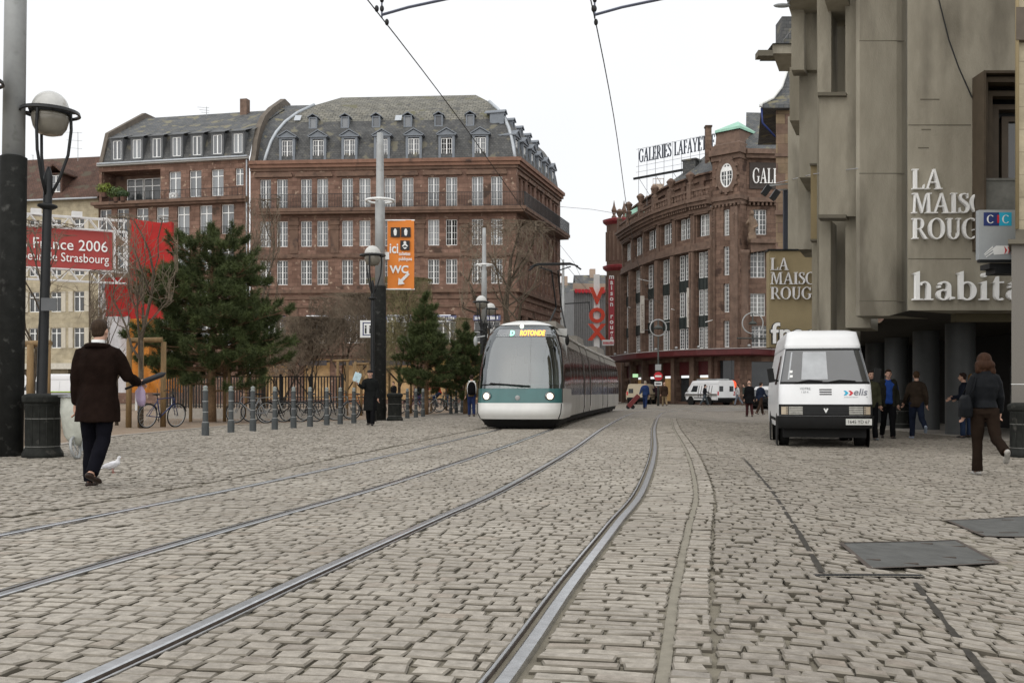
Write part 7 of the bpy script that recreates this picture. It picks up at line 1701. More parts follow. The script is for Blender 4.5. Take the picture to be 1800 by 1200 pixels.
def pine(px, pyb, pyt, rpx, label, seed, z0f=.20, dens=1., prof=(.7, .9, .95, .7, .38, .08)):
    X, Y = G(px, pyb); s = 1800/Y; H = (pyb-pyt)/s; Rm = rpx/s; rng = np.random.default_rng(seed)
    t = thing('pine_tree', label, 'tree', (X, Y, 0), 'pine trees on the square')
    mb = MB(); mb.smooth = True; hs = np.linspace(0, H*.97, 10); wob = rng.normal(0, .04, (10, 2)); wob[:3] = 0
    trunk = [(wob[i, 0], wob[i, 1], h-.05) for i, h in enumerate(hs)]; r0 = .032*H**.9
    mb.F = Matrix.Translation((X, Y, 0)); mb.tube(trunk, [max(.012, r0*(1-.93*h/H)) for h in hs], 10); mb.build('trunk', m_pinebark, t)
    br = MB(Matrix.Translation((X, Y, 0))); tufts = []
    z = H*z0f
    while z < H*.9:
        fr = (z/H-z0f)/(1-z0f); rad = Rm*float(np.interp(fr, [0, .1, .3, .6, .85, 1], prof))
        nb = max(4, int((7.2 if fr < .7 else 4.5)*dens))
        a0 = rng.uniform(0, 6.28)
        for k in range(nb):
            a = a0+k*6.283/nb+rng.normal(0, .25); r = rad*rng.uniform(.55, 1.15)
            if rng.uniform() < .12: continue
            r = max(r, .12); zz = min(H*.9, z+rng.normal(0, H*.045))
            lift = rng.uniform(.02, .40)*(.5+.3*fr); P = []
            for u in np.linspace(0, 1, 6): P.append(Vector((math.cos(a)*r*u, math.sin(a)*r*u, zz+lift*r*(u**1.8)-.04*r*u*(1-fr))))
            br.tube(P, [.035*(1-u*.8)*(H/7)*(1.2-fr) for u in np.linspace(0, 1, 6)], 4, cap=False)
            q = Vector((-math.sin(a), math.cos(a), 0)); rd_ = Vector((math.cos(a), math.sin(a), 0)); ncl = 5+int(r*4.3*dens)
            for c_ in range(ncl):
                u = rng.uniform(.3, 1) if c_ else 1.0; i = min(4, int(u*5)); f_ = u*5-i; sd_ = rng.uniform(-1, 1)*(.42*r*(1.05-u)+.16)*(c_ > 0)
                p = P[i].lerp(P[min(5, i+1)], f_)+q*sd_+rd_*abs(sd_)*.3+Vector((0, 0, rng.uniform(-.03, .16)))
                br.tube([P[i], p], [.012, .006], 3, cap=False); d = (rd_*rng.uniform(.3, .9)+q*np.sign(sd_)*rng.uniform(0, .5)+Vector((0, 0, rng.uniform(.35, 1.0)))).normalized(); tufts.append((p, d, rng.uniform(.8, 1.25)))
        z += H*.066*rng.uniform(.8, 1.2)
    for q in range(14): tufts.append((Vector((rng.normal(0, .07), rng.normal(0, .07), H*(.93+.07*q/14))), Vector((rng.normal(0, .3), rng.normal(0, .3), 1)).normalized(), 1.1))
    br.build('branch', m_pinebark, t)
    n = len(tufts); m = 80; L0 = .20*(H/7)**.4
    base = np.repeat(np.array([p[:] for p, _, _ in tufts]), m, 0); dr = np.repeat(np.array([d[:] for _, d, _ in tufts]), m, 0); sc = np.repeat(np.array([c for *_, c in tufts]), m)
    rd = rng.normal(0, 1, base.shape); rd /= np.linalg.norm(rd, axis=1)[:, None]
    dd = dr*.55+rd*.85; dd /= np.linalg.norm(dd, axis=1)[:, None]; along = rng.uniform(-.05, .26, (len(base), 1))*(H/7)**.4
    st = base+dr*along; ln = (L0*sc*rng.uniform(.7, 1.2, len(base)))[:, None]; sd = np.cross(dd, rng.normal(0, 1, dd.shape)); sd /= np.linalg.norm(sd, axis=1)[:, None]; w = .0085*(H/7)**.3*s_w(Y)
    V = np.stack([st-sd*w, st+sd*w, st+dd*ln], 1).reshape(-1, 3)
    me = fast_mesh('needles', V, np.arange(len(V)).reshape(-1, 3), m_needle); tip = np.repeat(np.repeat(rng.uniform(0, 1, n)**2*.8, m), 3); tip[0::3] *= .3; tip[1::3] *= .3
    at = me.attributes.new('tip', 'FLOAT', 'POINT'); at.data.foreach_set('value', tip.astype('f')); link_mesh('needles', me, t)
def s_w(Y): return 1.0+max(0, Y-25)/60
pine(372, 742, 402, 136, 'big dense dark green pine with forked top standing left of the bollards', 11, .25, 1.8, (.95, 1.0, 1.0, .84, .56, .2))
pine(748, 729, 520, 54, 'slim pine with a spindly top leaning over the parked bikes', 5, .24, 1.35, (.8, 1.0, .9, .4, .25, .05))
pine(818, 727, 572, 44, 'short dense pine right beside the tram', 9, .24, 1.35, (.8, 1, .95, .5, .3, .05))

def bare(px, pyb, pyt, spread, label, seed, trunk=.07, depth=5, mat=None, clear=.35, tw=1., nsplit=(2, 4), droop=0., group='bare trees on the square', name='bare_tree', Y=None, vertical=.5, rmin=.0062):
    if Y is None: X, Y = G(px, pyb)
    else: X = XP(px, Y)
    s = 1800/Y; H = (690-pyt)/s+1-g(X, Y); Sp = spread/s; rng = random.Random(seed); t = thing(name, label, 'tree', (X, Y, g(X, Y)), group)
    limbs = MB(Matrix.Translation((X, Y, g(X, Y)))); twigs = MB(Matrix.Translation((X, Y, g(X, Y))))
    top = H
    def grow(p, d, L, r, lv):
        n = 4; P = [p]; q = p.copy(); dd = d.copy()
        for i in range(n):
            dd = (dd+Vector((rng.gauss(0, .16), rng.gauss(0, .16), rng.gauss(0, .10)+.05*(1 if lv < 3 else 0)-droop*lv*.05))).normalized(); q = q+dd*(L/n)
            rr = math.hypot(q.x, q.y)
            if rr > Sp: q.x *= Sp/rr; q.y *= Sp/rr
            if q.z > top: q.z = top-.02
            P.append(q.copy())
        r2 = max(rmin, r*.62)
        (limbs if lv < 2 else twigs).tube(P, [r+(r2-r)*i/n for i in range(n+1)], 6 if lv < 1 else (4 if lv < 3 else 3), cap=False)
        if lv >= depth: return
        k = rng.randint(*nsplit)+(1 if lv == 0 else 0)
        for j in range(k):
            i = rng.randint(1 if lv else 2, n); a = rng.uniform(0, 6.283); tilt = rng.uniform(.35, .95)
            x = dd.orthogonal().normalized(); y = dd.cross(x); nd = (dd*math.cos(tilt)+(x*math.cos(a)+y*math.sin(a))*math.sin(tilt)); nd.z += .18*vertical*2; nd.normalize()
            grow(P[i], nd, L*rng.uniform(.55, .85), max(rmin, r*.55*rng.uniform(.7, 1.1)), lv+1)
    cl = H*clear; mbt = MB(Matrix.Translation((X, Y, g(X, Y)))); mbt.smooth = True
    mbt.tube([(0, 0, -.05), (rng.gauss(0, .03), 0, cl*.5), (0, 0, cl)], [trunk*1.15, trunk, trunk*.9], 8); mbt.build('trunk', m_bark, t)
    for k in range(4): 
        a = k*1.57+rng.uniform(0, 1); tilt = rng.uniform(.25, .9) if k else .08; d = Vector((math.cos(a)*math.sin(tilt), math.sin(a)*math.sin(tilt), math.cos(tilt))); grow(Vector((0, 0, cl*(1-.12*k*(k > 0)))), d, (H-cl)*(.62 if k else .75), trunk*(.6 if k else .85), 0)
    limbs.build('limb', m_bark, t); o = twigs.build('twigs', mat or m_twig, t); return t
bare(248, 753, 385, 62, 'thin bare tree in the wooden stake frame before the red cloth tower', 3, .06, 4, clear=.42)
bare(205, 748, 478, 45, 'dark bare sapling standing before the white panel of the cloth tower', 8, .05, 4, clear=.3)
bare(57, 752, 400, 95, 'bare sapling in front of the red banner between pole and black lamp', 21, .07, 5, clear=.3, nsplit=(2, 3))
bare(462, 735, 345, 30, 'tall thin bare tree at the left edge of the sandstone building', 14, .05, 4, clear=.55)
bare(545, 729, 560, 62, 'low bare bushy tree behind the iron fence, right of the big pine', 31, .06, 5, clear=.25, nsplit=(3, 5))
bare(610, 727, 520, 66, 'bare grey-twigged tree left of the banner pole', 33, .06, 5, clear=.3, nsplit=(3, 5))
bare(500, 727, 590, 50, 'dense low bare tree directly beside the big pine', 36, .05, 5, clear=.2, nsplit=(3, 5), mat=M('twigs_brown', (.20, .14, .10), .9, var=.3))
bare(702, 727, 492, 58, 'olive-tinged bare tree right of the orange banner pole', 41, .07, 5, mat=m_twig2, clear=.3, nsplit=(3, 5))
bare(785, 722, 560, 45, 'small bare tree between the two slim pines', 44, .05, 5, mat=m_twig2, clear=.3)
bare(893, 714, 400, 86, 'large spreading bare tree before the corner of the sandstone building', 52, .22, 6, clear=.32, Y=70, nsplit=(2, 3), rmin=.011)
bare(650, 720, 585, 60, 'bare bush-like tree behind the man in black', 47, .05, 5, clear=.2, nsplit=(2, 4), mat=M('twigs_brown', (.20, .14, .10), .9, var=.3))
def hedge(px0, px1, pyb, pyt, label, seed):
    X0, Y = G(px0, pyb); X1 = XP(px1, Y); t = thing('hedge', label, 'hedge', (X0, Y, 0)); rng = random.Random(seed); mb = MB(); H = (pyb-pyt)/1800*Y; n = int((X1-X0)*330)
    for i in range(n):
        x = rng.uniform(X0, X1); y = Y+rng.uniform(-.35, .5); z = rng.uniform(.0, H*.85); d = Vector((rng.gauss(0, .5), rng.gauss(0, .5), 1)).normalized()*rng.uniform(.18, .42); w = .006
        mb.tube([(x, y, z), Vector((x, y, z))+d*.5+Vector((rng.gauss(0, .03), 0, 0)), Vector((x, y, min(H, z)))+d], [w, w*.8, w*.4], 3, cap=False)
    mb.build('twigs', m_twig, t); mb = MB()
    for i in range(18): x = X0+(X1-X0)*i/17; mb.tube([(x, Y, -.02), (x+rng.gauss(0, .08), Y, H*.6)], .02, 5)
    mb.build('stem', m_bark, t)
hedge(278, 362, 728, 652, 'dense bare twig hedge behind the foot of the big pine', 6)
# green plants on the terrace of the brick building
def plant(px, py, r, Y, label, seed, col):
    p = W(px, py, Y); t = thing('terrace_plant', label, 'plant', p); rng = np.random.default_rng(seed); n = 700
    d = rng.normal(0, 1, (n, 3)); d /= np.linalg.norm(d, axis=1)[:, None]; c = d*(rng.uniform(.2, 1, (n, 1))**.5)*np.array([r, .5, r*.62]); u = rng.normal(0, 1, (n, 3)); u /= np.linalg.norm(u, axis=1)[:, None]; v = np.cross(u, d)
    V = np.stack([c-u*.09, c+v*.05, c+u*.09, c-v*.05], 1).reshape(-1, 3); me = fast_mesh('leaves', V, np.arange(n*4).reshape(-1, 4), M('leaf_'+str(seed), col, .6, var=.4, scale=3)); link_mesh('leaves', me, t)
    mb = MB(Matrix.Translation(p)); mb.lathe([(.25, -r*.62-.35), (.32, -r*.62+.1)], 10); mb.build('pot', m_tile, t)
plant(184, 331, .85, 94.3, 'yellow-green shrub at the left end of the roof terrace', 1, (.16, .2, .03)); plant(205, 338, .95, 93.9, 'green shrub in the middle of the roof terrace planting', 2, (.07, .11, .03)); plant(217, 341, .6, 93.7, 'darker green shrub at the right end of the terrace planting', 3, (.04, .07, .025))
# ================================================================ people
m_skin = M('skin', (.50, .30, .22), .55, var=.08, scale=6, spec=.35)
m_eye = M('eye_dark', (.03, .02, .02), .3); m_lip = M('lip', (.38, .16, .14), .5)
def CL(name, col, rough=.9, var=.2, **k): return M('cloth_'+name, col, rough, var=var, scale=k.pop('scale', 5), bump=.25, bscale=55, spec=k.pop('spec', .04), **k)
m_shoe = M('shoe_dark', (.02, .017, .015), .45, var=.2)
def RX(a): return Matrix.Rotation(a, 3, 'X')
def person(label, loc, face, H=1.75, legs=((12, 5, 0), (-14, 22, 25)), arms=((8, 6, 15), (-10, 6, 12)), top=('jacket', .46), tm=None, bm=None, hair=('short', (.03, .02, .015)), shoe=None, vox=.02, female=False, lean=0, head=(0, 0), bulk=1., group='people walking in the street', name='person', skin=None, fingers=True, seat=None, extra=None, sleeve=True):
    """local frame: +y ahead, +x right. legs/arms ((left),(right)): hip flex, knee bend, foot pitch / shoulder flex, abduct, elbow"""
    h = H; sw = (.088 if female else .100)*h*bulk; hw = .052*h*bulk
    O = Vector((0, 0, 0)); pel = Vector((0, 0, .52*h)); Lr = Matrix.Rotation(R(-lean), 3, 'X')
    def up(x, y, z): return pel+Lr @ Vector((x, y, z-.52*h))
    neck = up(0, -.005*h, .845*h); chest = up(0, 0, .72*h); waist = up(0, .0, .61*h); hc = up(0, .022*h, .932*h)
    leg = []
    for i, sg in enumerate((-1, 1)):
        fl, kn, ft = legs[i]; hp = Vector((sg*hw, 0, .515*h)); a = R(fl); k = hp+Vector((0, math.sin(a), -math.cos(a)))*.242*h; b = R(fl-kn); an = k+Vector((0, math.sin(b), -math.cos(b)))*.235*h
        fp = R(fl-kn)+R(ft); fd = Vector((sg*.12, math.cos(fp), math.sin(fp))).normalized(); fu = Vector((0, -math.sin(fp), math.cos(fp))); leg.append((hp, k, an, fd, fu))
    low = min(min((an-fu*.042*h).z, (an-fu*.042*h+fd*.10*h).z, (an-fu*.042*h-fd*.04*h).z) for _, _, an, fd, fu in leg)
    dz = Vector((0, 0, -low)) if seat is None else Vector((0, 0, seat-.52*h))
    pel += dz; neck += dz; chest += dz; waist += dz; hc += dz; leg = [(a+dz, b+dz, c+dz, d, e) for a, b, c, d, e in leg]
    arm = []
    for i, sg in enumerate((-1, 1)):
        fl, ab, el = arms[i][:3]; yaw = arms[i][3] if len(arms[i]) > 3 else 0
        sh = up(sg*sw*.95, -.005*h, .805*h)+0*dz; d = Vector((sg*math.sin(R(ab)), math.sin(R(fl))*math.cos(R(ab)), -math.cos(R(fl))*math.cos(R(ab)))); e = sh+d*.168*h
        d2 = Vector((sg*math.sin(R(ab*.5)), math.sin(R(fl+el)), -math.cos(R(fl+el)))); d2 = (Matrix.Rotation(R(yaw)*sg, 3, 'Z') @ d2).normalized(); w = e+d2*.145*h; arm.append((sh, e, w, d2, sg))
    root_xy = Vector((loc[0], loc[1], loc[2]))
    # body: one remeshed skin
    mb = MB(); T = .9
    mb.loft([(pel+Vector((0, 0, -.035*h)), .06*h*T, .05*h*T), (pel, .085*h*T*bulk, .062*h*T), (waist, .068*h*T*bulk, .05*h*T), (chest, .085*h*T*bulk, .06*h*T), ((neck+chest)/2+Vector((0, 0, .01*h)), .066*h*T, .046*h*T), (neck+Vector((0, 0, -.01*h)), .035*h, .035*h)])
    mb.tube([neck+Vector((0, 0, -.03*h)), hc+Vector((0, -.012*h, -.03*h))], [.036*h, .031*h], 10)
    hr = Matrix.Rotation(R(head[0]), 3, 'Z') @ RX(R(head[1]))
    def hp_(x, y, z): return hc+hr @ Vector((x*h, y*h, z*h))
    mb.ell(hp_(0, -.006, .012), (.043*h, .052*h, .052*h), hr); mb.ell(hp_(0, .012, -.022), (.034*h, .038*h, .040*h), hr)
    mb.tube([hp_(0, .048, .004), hp_(0, .060, -.014)], [.006*h, .010*h], 6, round_cap=True); mb.ell(hp_(0, .030, -.050), (.017*h, .014*h, .012*h), hr)
    for sg in (-1, 1): mb.ell(hp_(sg*.044, -.004, -.006), (.007*h, .013*h, .018*h), hr)
    for hp, k, an, fd, fu in leg:
        mb.tube([hp, hp.lerp(k, .5), k, k.lerp(an, .35), an], [.048*h, .043*h, .031*h, .031*h, .021*h], 10, round_cap=True); mb.tube([an-fd*.02*h-fu*.02*h, an+fd*.07*h-fu*.03*h], [.017*h, .011*h], 8, round_cap=True)
    for sh, e, w, d2, sg in arm:
        mb.tube([sh+Vector((-sg*.02*h, 0, -.015*h)), sh.lerp(e, .3), e, w], [.022*h, .022*h, .020*h, .015*h], 10, round_cap=True); pd = d2; mb.tube([w, w+pd*.045*h], [.017*h, .019*h], 8, round_cap=True, squash=.6)
    me = remesh(mb, min(vox, .014) if fingers else vox, 2, 'person', [skin or m_skin, m_eye, m_lip])
    # fingers and face details rooted in the same mesh
    ex = MB(); ex.smooth = True
    for sh, e, w, d2, sg in arm:
        pv = w+d2*.05*h; ax = Vector((sg*.25, 1, 0)); ax = (ax-ax.project(d2)).normalized(); nrm = d2.cross(ax).normalized()*(-sg)
        for j, ln in enumerate((.040, .046, .043, .034)):
            b = pv+ax*(.0135-.009*j)*h; c1 = b+(d2*.85-nrm*.25).normalized()*ln*h*.5; c2 = c1+(d2*.55-nrm*.7).normalized()*ln*h*.5; ex.tube([b-d2*.01*h, c1, c2], [.0052*h, .0048*h, .004*h], 6, round_cap=True)
        b = w+d2*.015*h+ax*.016*h; c1 = b+(d2*.6+ax*.7).normalized()*.022*h; ex.tube([b, c1, c1+(d2*.9+ax*.1-nrm*.3).normalized()*.020*h], [.0062*h, .0056*h, .0046*h], 6, round_cap=True)
    ex.cm = 1
    for sg in (-1, 1): ex.ell(hp_(sg*.0165, .0455, .004), (.0065*h, .004*h, .0035*h), hr, 8, 4); ex.ell(hp_(sg*.0165, .0475, .014), (.010*h, .003*h, .0022*h), hr, 8, 4)
    ex.cm = 2; ex.ell(hp_(0, .0475, -.033), (.013*h, .004*h, .0035*h), hr, 8, 4)
    xm = ex.mesh('x', [skin or m_skin, m_eye, m_lip]); bm_ = bmesh.new(); bm_.from_mesh(me); bm_.from_mesh(xm); bm_.to_mesh(me); bm_.free(); bpy.data.meshes.remove(xm)
    o = bpy.data.objects.new(name, me); COL.objects.link(o); tag(o, label, 'person', group)
    # trousers
    c = MB(); rt = 1.0*bulk
    c.loft([(pel+Vector((0, 0, -.06*h)), .062*h*rt, .058*h), (pel+Vector((0, -.006*h, -.02*h)), .098*h*rt, .072*h), (pel+Vector((0, 0, .03*h)), .092*h*rt, .066*h), (waist, .078*h*rt, .058*h)])
    for hp, k, an, fd, fu in leg:
        hem = an+Vector((0, 0, -.012*h)); c.tube([hp+Vector((0, 0, .02*h)), hp.lerp(k, .45), k, k.lerp(an, .5), hem], [.061*h, .054*h, .043*h, .041*h, (.044 if female else .038)*h], 12)
    link_mesh('trousers', remesh(c, vox, 2, 'trousers', [bm or CL('black', (.014, .014, .016))], wrinkle=.012*h/1.75, seed=3), o)
    # shoes
    for hp, k, an, fd, fu in leg:
        c = MB(); a0 = an-fu*.028*h; q = Matrix((fd.cross(fu), fd, fu)).transposed()
        c.ell(a0-fd*.015*h, (.024*h, .034*h, .020*h), q); c.ell(a0+fd*.055*h-fu*.003*h, (.027*h, .048*h, .016*h), q); c.tube([a0-fd*.02*h-fu*.010*h, a0+fd*.08*h-fu*.010*h], [.023*h, .025*h], 8, squash=.35, round_cap=True)
        link_mesh('shoe', remesh(c, min(vox, .015), 1, 'shoe', [shoe or m_shoe]), o)
    # upper garment
    kind, hemf = top; c = MB(); b_ = 1.06 if kind == 'coat' else 1.0
    hem = hemf*h; rings = [(up(0, -.004*h, .855*h) + 0*dz, .045*h, .045*h)]
    rings = [(Vector((0, -.004*h, hem))+dz, (.116 if kind == 'coat' else .098)*h*bulk*b_, (.112 if kind == 'coat' else .075)*h*b_), (pel+Vector((0, -.004*h, 0)), .105*h*bulk*b_, .080*h*b_), (waist, (.085 if female else .093)*h*bulk*b_, .066*h*b_), (chest+Vector((0, -.004*h, 0)), .108*h*bulk*b_, .076*h*b_), (chest.lerp(neck, .45), .107*h*bulk*b_, .070*h*b_), (chest.lerp(neck, .72), .088*h*bulk*b_, .058*h*b_), (neck+Vector((0, -.004*h, -.022*h)), .058*h*b_, .05*h), (neck+Vector((0, -.004*h, .008*h)), .043*h, .043*h)]
    rings = [r for r in rings if r[0].z >= rings[0][0].z-1e-6]; c.loft(rings)
    for sh, e, w, d2, sg in arm:
        if sleeve: c.tube([sh+Vector((-sg*.035*h, 0, .002*h)), sh+Vector((-sg*.005*h, 0, -.012*h)), sh+(e-sh)*.35, e, w-d2*.012*h], [.036*h*b_, .043*h*b_, .040*h*b_, .035*h*b_, .027*h*b_], 12, round_cap=True)
    link_mesh(kind, remesh(c, vox, 2, kind, [tm or CL('dark', (.02, .02, .022))], wrinkle=.014*h/1.75, seed=11), o)
    # hair or hat
    hk, hcol = hair; c = MB(); hm = M('hair_%d' % int(sum(hcol)*1e4), hcol, .65, spec=.1, var=.4, scale=30, stretch=(3, 3, .5))
    if hk == 'short': c.ell(hp_(0, -.014, .020), (.049*h, .053*h, .052*h), hr); c.ell(hp_(0, -.030, -.012), (.041*h, .030*h, .034*h), hr); c.ell(hp_(0, .012, .046), (.036*h, .036*h, .022*h), hr)
    elif hk == 'bald': c.ell(hp_(0, -.030, -.010), (.045*h, .030*h, .026*h), hr)
    elif hk == 'long':
        c.ell(hp_(0, -.016, .016), (.060*h, .064*h, .060*h), hr); c.ell(hp_(0, -.034, -.030), (.066*h, .048*h, .050*h), hr); c.ell(hp_(0, -.038, -.030), (.083*h, .050*h, .052*h), hr); [c.ell(hp_(-.065+.026*q, -.045+.008*(q % 2), -.062-.010*(q % 3)), (.020*h, .026*h, .040*h), hr) for q in range(6)]; c.ell(hp_(-.04, -.012, -.035), (.026*h, .036*h, .046*h), hr); c.ell(hp_(.04, -.012, -.035), (.026*h, .036*h, .046*h), hr)
    elif hk == 'cap': c.ell(hp_(0, -.008, .030), (.054*h, .060*h, .036*h), hr); c.ell(hp_(0, .05, .026), (.04*h, .03*h, .007*h), hr)
    elif hk == 'hat': c.ell(hp_(0, -.008, .034), (.054*h, .060*h, .034*h), hr); c.ell(hp_(0, -.004, .018), (.066*h, .072*h, .008*h), hr)
    link_mesh('hat' if hk in ('cap', 'hat') else 'hair', remesh(c, min(vox, .012), 1, 'hair', [hm], wrinkle=.010 if hk == 'long' else .003, seed=5), o)
    J = dict(arm=arm, leg=leg, neck=neck, chest=chest, waist=waist, pel=pel, hc=hc, up=up, h=h)
    M4 = Matrix.Translation(root_xy) @ Matrix.Rotation(R(face), 4, 'Z')
    if extra: extra(o, J, M4)
    o.location = root_xy; o.rotation_euler = (0, 0, R(face)); o['category'] = 'person'; return o, J, M4
def ground_at(px, py, z=0):
    X, Y = G(px, py); return (X, Y, g(X, Y)+z)
BLK = CL('black', (.008, .008, .009)); JEAN = CL('jeans', (.024, .036, .07)); NAVY = CL('navy', (.022, .035, .09)); DKBR = CL('darkbrown', (.035, .022, .016)); GREY = CL('grey', (.13, .13, .13)); OLV = CL('olive', (.07, .068, .035)); TAN = CL('tan', (.24, .18, .10)); PALE = CL('pale', (.42, .42, .42))

# --- the man in the long brown coat
def ex1(o, J, M4):
    h = J['h']; c = MB(); nk = J['neck']   # collar and shirt collar
    c.tube([nk+Vector((.066*h*math.cos(a), .05*h*math.sin(a)-.006*h, -.012*h-.008*h*math.sin(a))) for a in np.linspace(0, 6.283, 17)], .017*h, 8); link_mesh('collar', remesh(c, .01, 2, 'collar', [o_brown]), o)
    c = MB(); c.smooth = True; c.lathe([(.036*h, 0), (.038*h, .03*h), (.035*h, .034*h)], 16, nk+Vector((0, -.002*h, -.005*h)), cap=False); c.build('shirt_collar', m_white, None).parent = o
o_brown = CL('browncoat', (.012, .007, .0055), .9, scale=9)
man, J, M4 = person('man in a long dark brown coat seen from behind, walking away at left', ground_at(172, 855), -3, 1.78, ((4, 3, 0), (-11, 30, 20)), ((-4, 8, 10), (16, 20, 62, 10)), ('coat', .385), o_brown, CL('trousers_black', (.006, .006, .009)), ('short', (.040, .026, .017)), M('shoe_brown', (.022, .012, .008), .45, var=.3, spec=.25), .011, extra=ex1, bulk=1.10, head=(-8, 4), lean=2)
def held(M4, p): return M4 @ Vector(p)
sh, e, w, d2, sg = J['arm'][1]; hd = held(M4, w+d2*.06); ax = (M4.to_3x3() @ d2).normalized()
t = thing('folded_umbrella', 'short folded black umbrella held in the right hand of the man in the brown coat', 'umbrella', hd); mb = MB(); mb.smooth = True; a = Vector((.93, .1, .38)).normalized(); mb.tube([hd-a*.05, hd+a*.02, hd+a*.26, hd+a*.29], [.018, .032, .030, .012], 10, round_cap=True); mb.build('canopy', M('umbrella_cloth', (.012, .013, .017), .5), t); mb = MB(); mb.smooth = True; mb.tube([hd-a*.16, hd-a*.05], [.014, .012], 8, round_cap=True); mb.build('handle', m_rubber, t)
t = thing('carrier_bag', 'small crumpled lilac plastic bag hanging from the same hand as the umbrella', 'bag', hd); mb = MB(); mb.loft([(hd+Vector((.02, -.02, -.25)), .03, .025), (hd+Vector((.01, -.02, -.19)), .056, .035), (hd+Vector((0, -.01, -.09)), .062, .03), (hd+Vector((0, 0, -.03)), .02, .02)]); me = remesh(mb, .012, 2, 'bag_body', [M('lilac_plastic', (.34, .26, .37), .35, var=.15)], hd, .016, 2); link_mesh('bag_body', me, t); mb = MB(); mb.tube([hd+Vector((-.02, 0, -.05)), hd+Vector((0, 0, .02)), hd+Vector((.02, 0, -.05))], .006, 5); mb.build('bag_handle', M('lilac_plastic', (.33, .22, .36), .35), t)

# --- the woman at the right
def ex2(o, J, M4): pass
leather = CL('leather', (.008, .009, .0105), .55, spec=.06); brn = CL('browntrousers', (.016, .0105, .0075), .95)
lady, J, M4 = person('woman in a dark leather jacket and brown trousers seen from behind at right', ground_at(1731, 834), -6, 1.73, ((2, 2, 0), (-24, 44, 18)), ((2, 12, 20), (6, 14, 22)), ('jacket', .545), leather, brn, ('long', (.034, .016, .009)), M('shoe_white_sole', (.28, .27, .25), .5, var=.5, scale=12), .011, True, bulk=1.06, lean=1)
bp = M4 @ Vector((-.26, .02, 1.00)); t = thing('handbag', 'black leather shoulder bag hanging on the left side of the woman in leather', 'bag', bp); mb = MB(); mb.loft([(bp+Vector((0, 0, -.18)), .08, .15), (bp+Vector((0, 0, -.05)), .085, .17), (bp+Vector((0, 0, .09)), .06, .15), (bp+Vector((0, 0, .14)), .02, .12)]); link_mesh('bag_body', remesh(mb, .014, 2, 'bag_body', [leather], bp, .012, 4), t)
shp = M4 @ (J['up'](-.105*1.66, -.0, .845*1.66)); mb = MB(); mb.smooth = True; mb.tube([bp+Vector((.0, -.12, .10)), shp+Vector((-.02, -.1, -.18)), shp+Vector((.02, -.09, -.02)), shp+Vector((.02, .0, .04)), shp+Vector((.0, .10, -.10)), bp+Vector((0, .12, .10))], .011, 6); mb.build('strap', leather, t)

# --- man in black with papers, front view
m2, J, M4 = person('elderly man in a long black coat and beret walking towards the camera', ground_at(651, 748), 176, 1.70, ((14, 6, 0), (-10, 14, 22)), ((-8, 8, 12), (38, 6, 82, -25)), ('coat', .27), CL('blackcoat', (.012, .013, .013)), BLK, ('cap', (.012, .012, .014)), None, .016, bulk=1.05, lean=2)
sh, e, w, d2, sg = J['arm'][1]; p = M4 @ (w+d2*.06); t = thing('newspaper', 'folded pale blue and white papers held up by the man in the black coat', 'newspaper', p); mb = MB(Matrix.Translation(p) @ Matrix.Rotation(R(20), 4, 'Y')); mb.box(-.15, .05, -.02, .01, .05, .30); mb.box(-.13, .07, -.035, -.021, .02, .26); mb.build('paper', M('paper_blue', (.42, .55, .60), .7, var=.25, scale=8), t); mb = MB(Matrix.Translation(p)); mb.tube([(.05, 0, -.05), (.06, 0, .32)], .008, 5); mb.build('edge', m_frame, t)

# --- backpacker
m3, J, M4 = person('person with a black backpack and white collar seen from behind beside the tram', ground_at(829, 731.5), 3, 1.74, ((4, 4, 0), (-6, 10, 8)), ((0, 12, 12), (0, 12, 12)), ('jacket', .47), CL('jacket_khaki', (.16, .12, .07)), CL('jeans_blue', (.02, .03, .085)), ('short', (.03, .02, .015)), None, .022, fingers=True)
p = M4 @ Vector((0, -.17, 1.20)); t = thing('backpack', 'black backpack with white shoulder straps on the person by the tram', 'backpack', p); mb = MB(); mb.loft([(p+Vector((0, 0, -.30)), .13, .07), (p+Vector((0, 0, -.2)), .17, .11), (p+Vector((0, 0, .1)), .16, .10), (p+Vector((0, 0, .24)), .09, .06)]); link_mesh('pack', remesh(mb, .02, 2, 'pack', [BLK], p), t)
mb = MB(); mb.smooth = True
for sg in (-1, 1): mb.tube([p+Vector((sg*.07, .06, .26)), p+Vector((sg*.15, .03, .2)), p+Vector((sg*.185, .02, -.02)), p+Vector((sg*.17, .06, -.22))], .022, 6)
mb.tube([p+Vector((.12*math.cos(a), .14+.06*math.sin(a), .28)) for a in np.linspace(0, 6.283, 13)], .03, 6); mb.build('strap', m_white, t)

# --- cyclist
X, Y = G(773, 722); bk = bicycle('dark bicycle being ridden by the cyclist in the red jacket', (X, Y, .012), R(200), ('ridden', (.03, .03, .035)), 0)
person('cyclist in a red jacket and red cap sitting on a bicycle', (X-.02, Y, .0), 110, 1.70, ((62, 70, 10), (38, 62, 15)), ((52, 8, 12), (52, 8, 12)), ('jacket', .5), CL('redjacket', (.42, .05, .025)), JEAN, ('cap', (.3, .03, .03)), None, .022, lean=14, seat=.98)

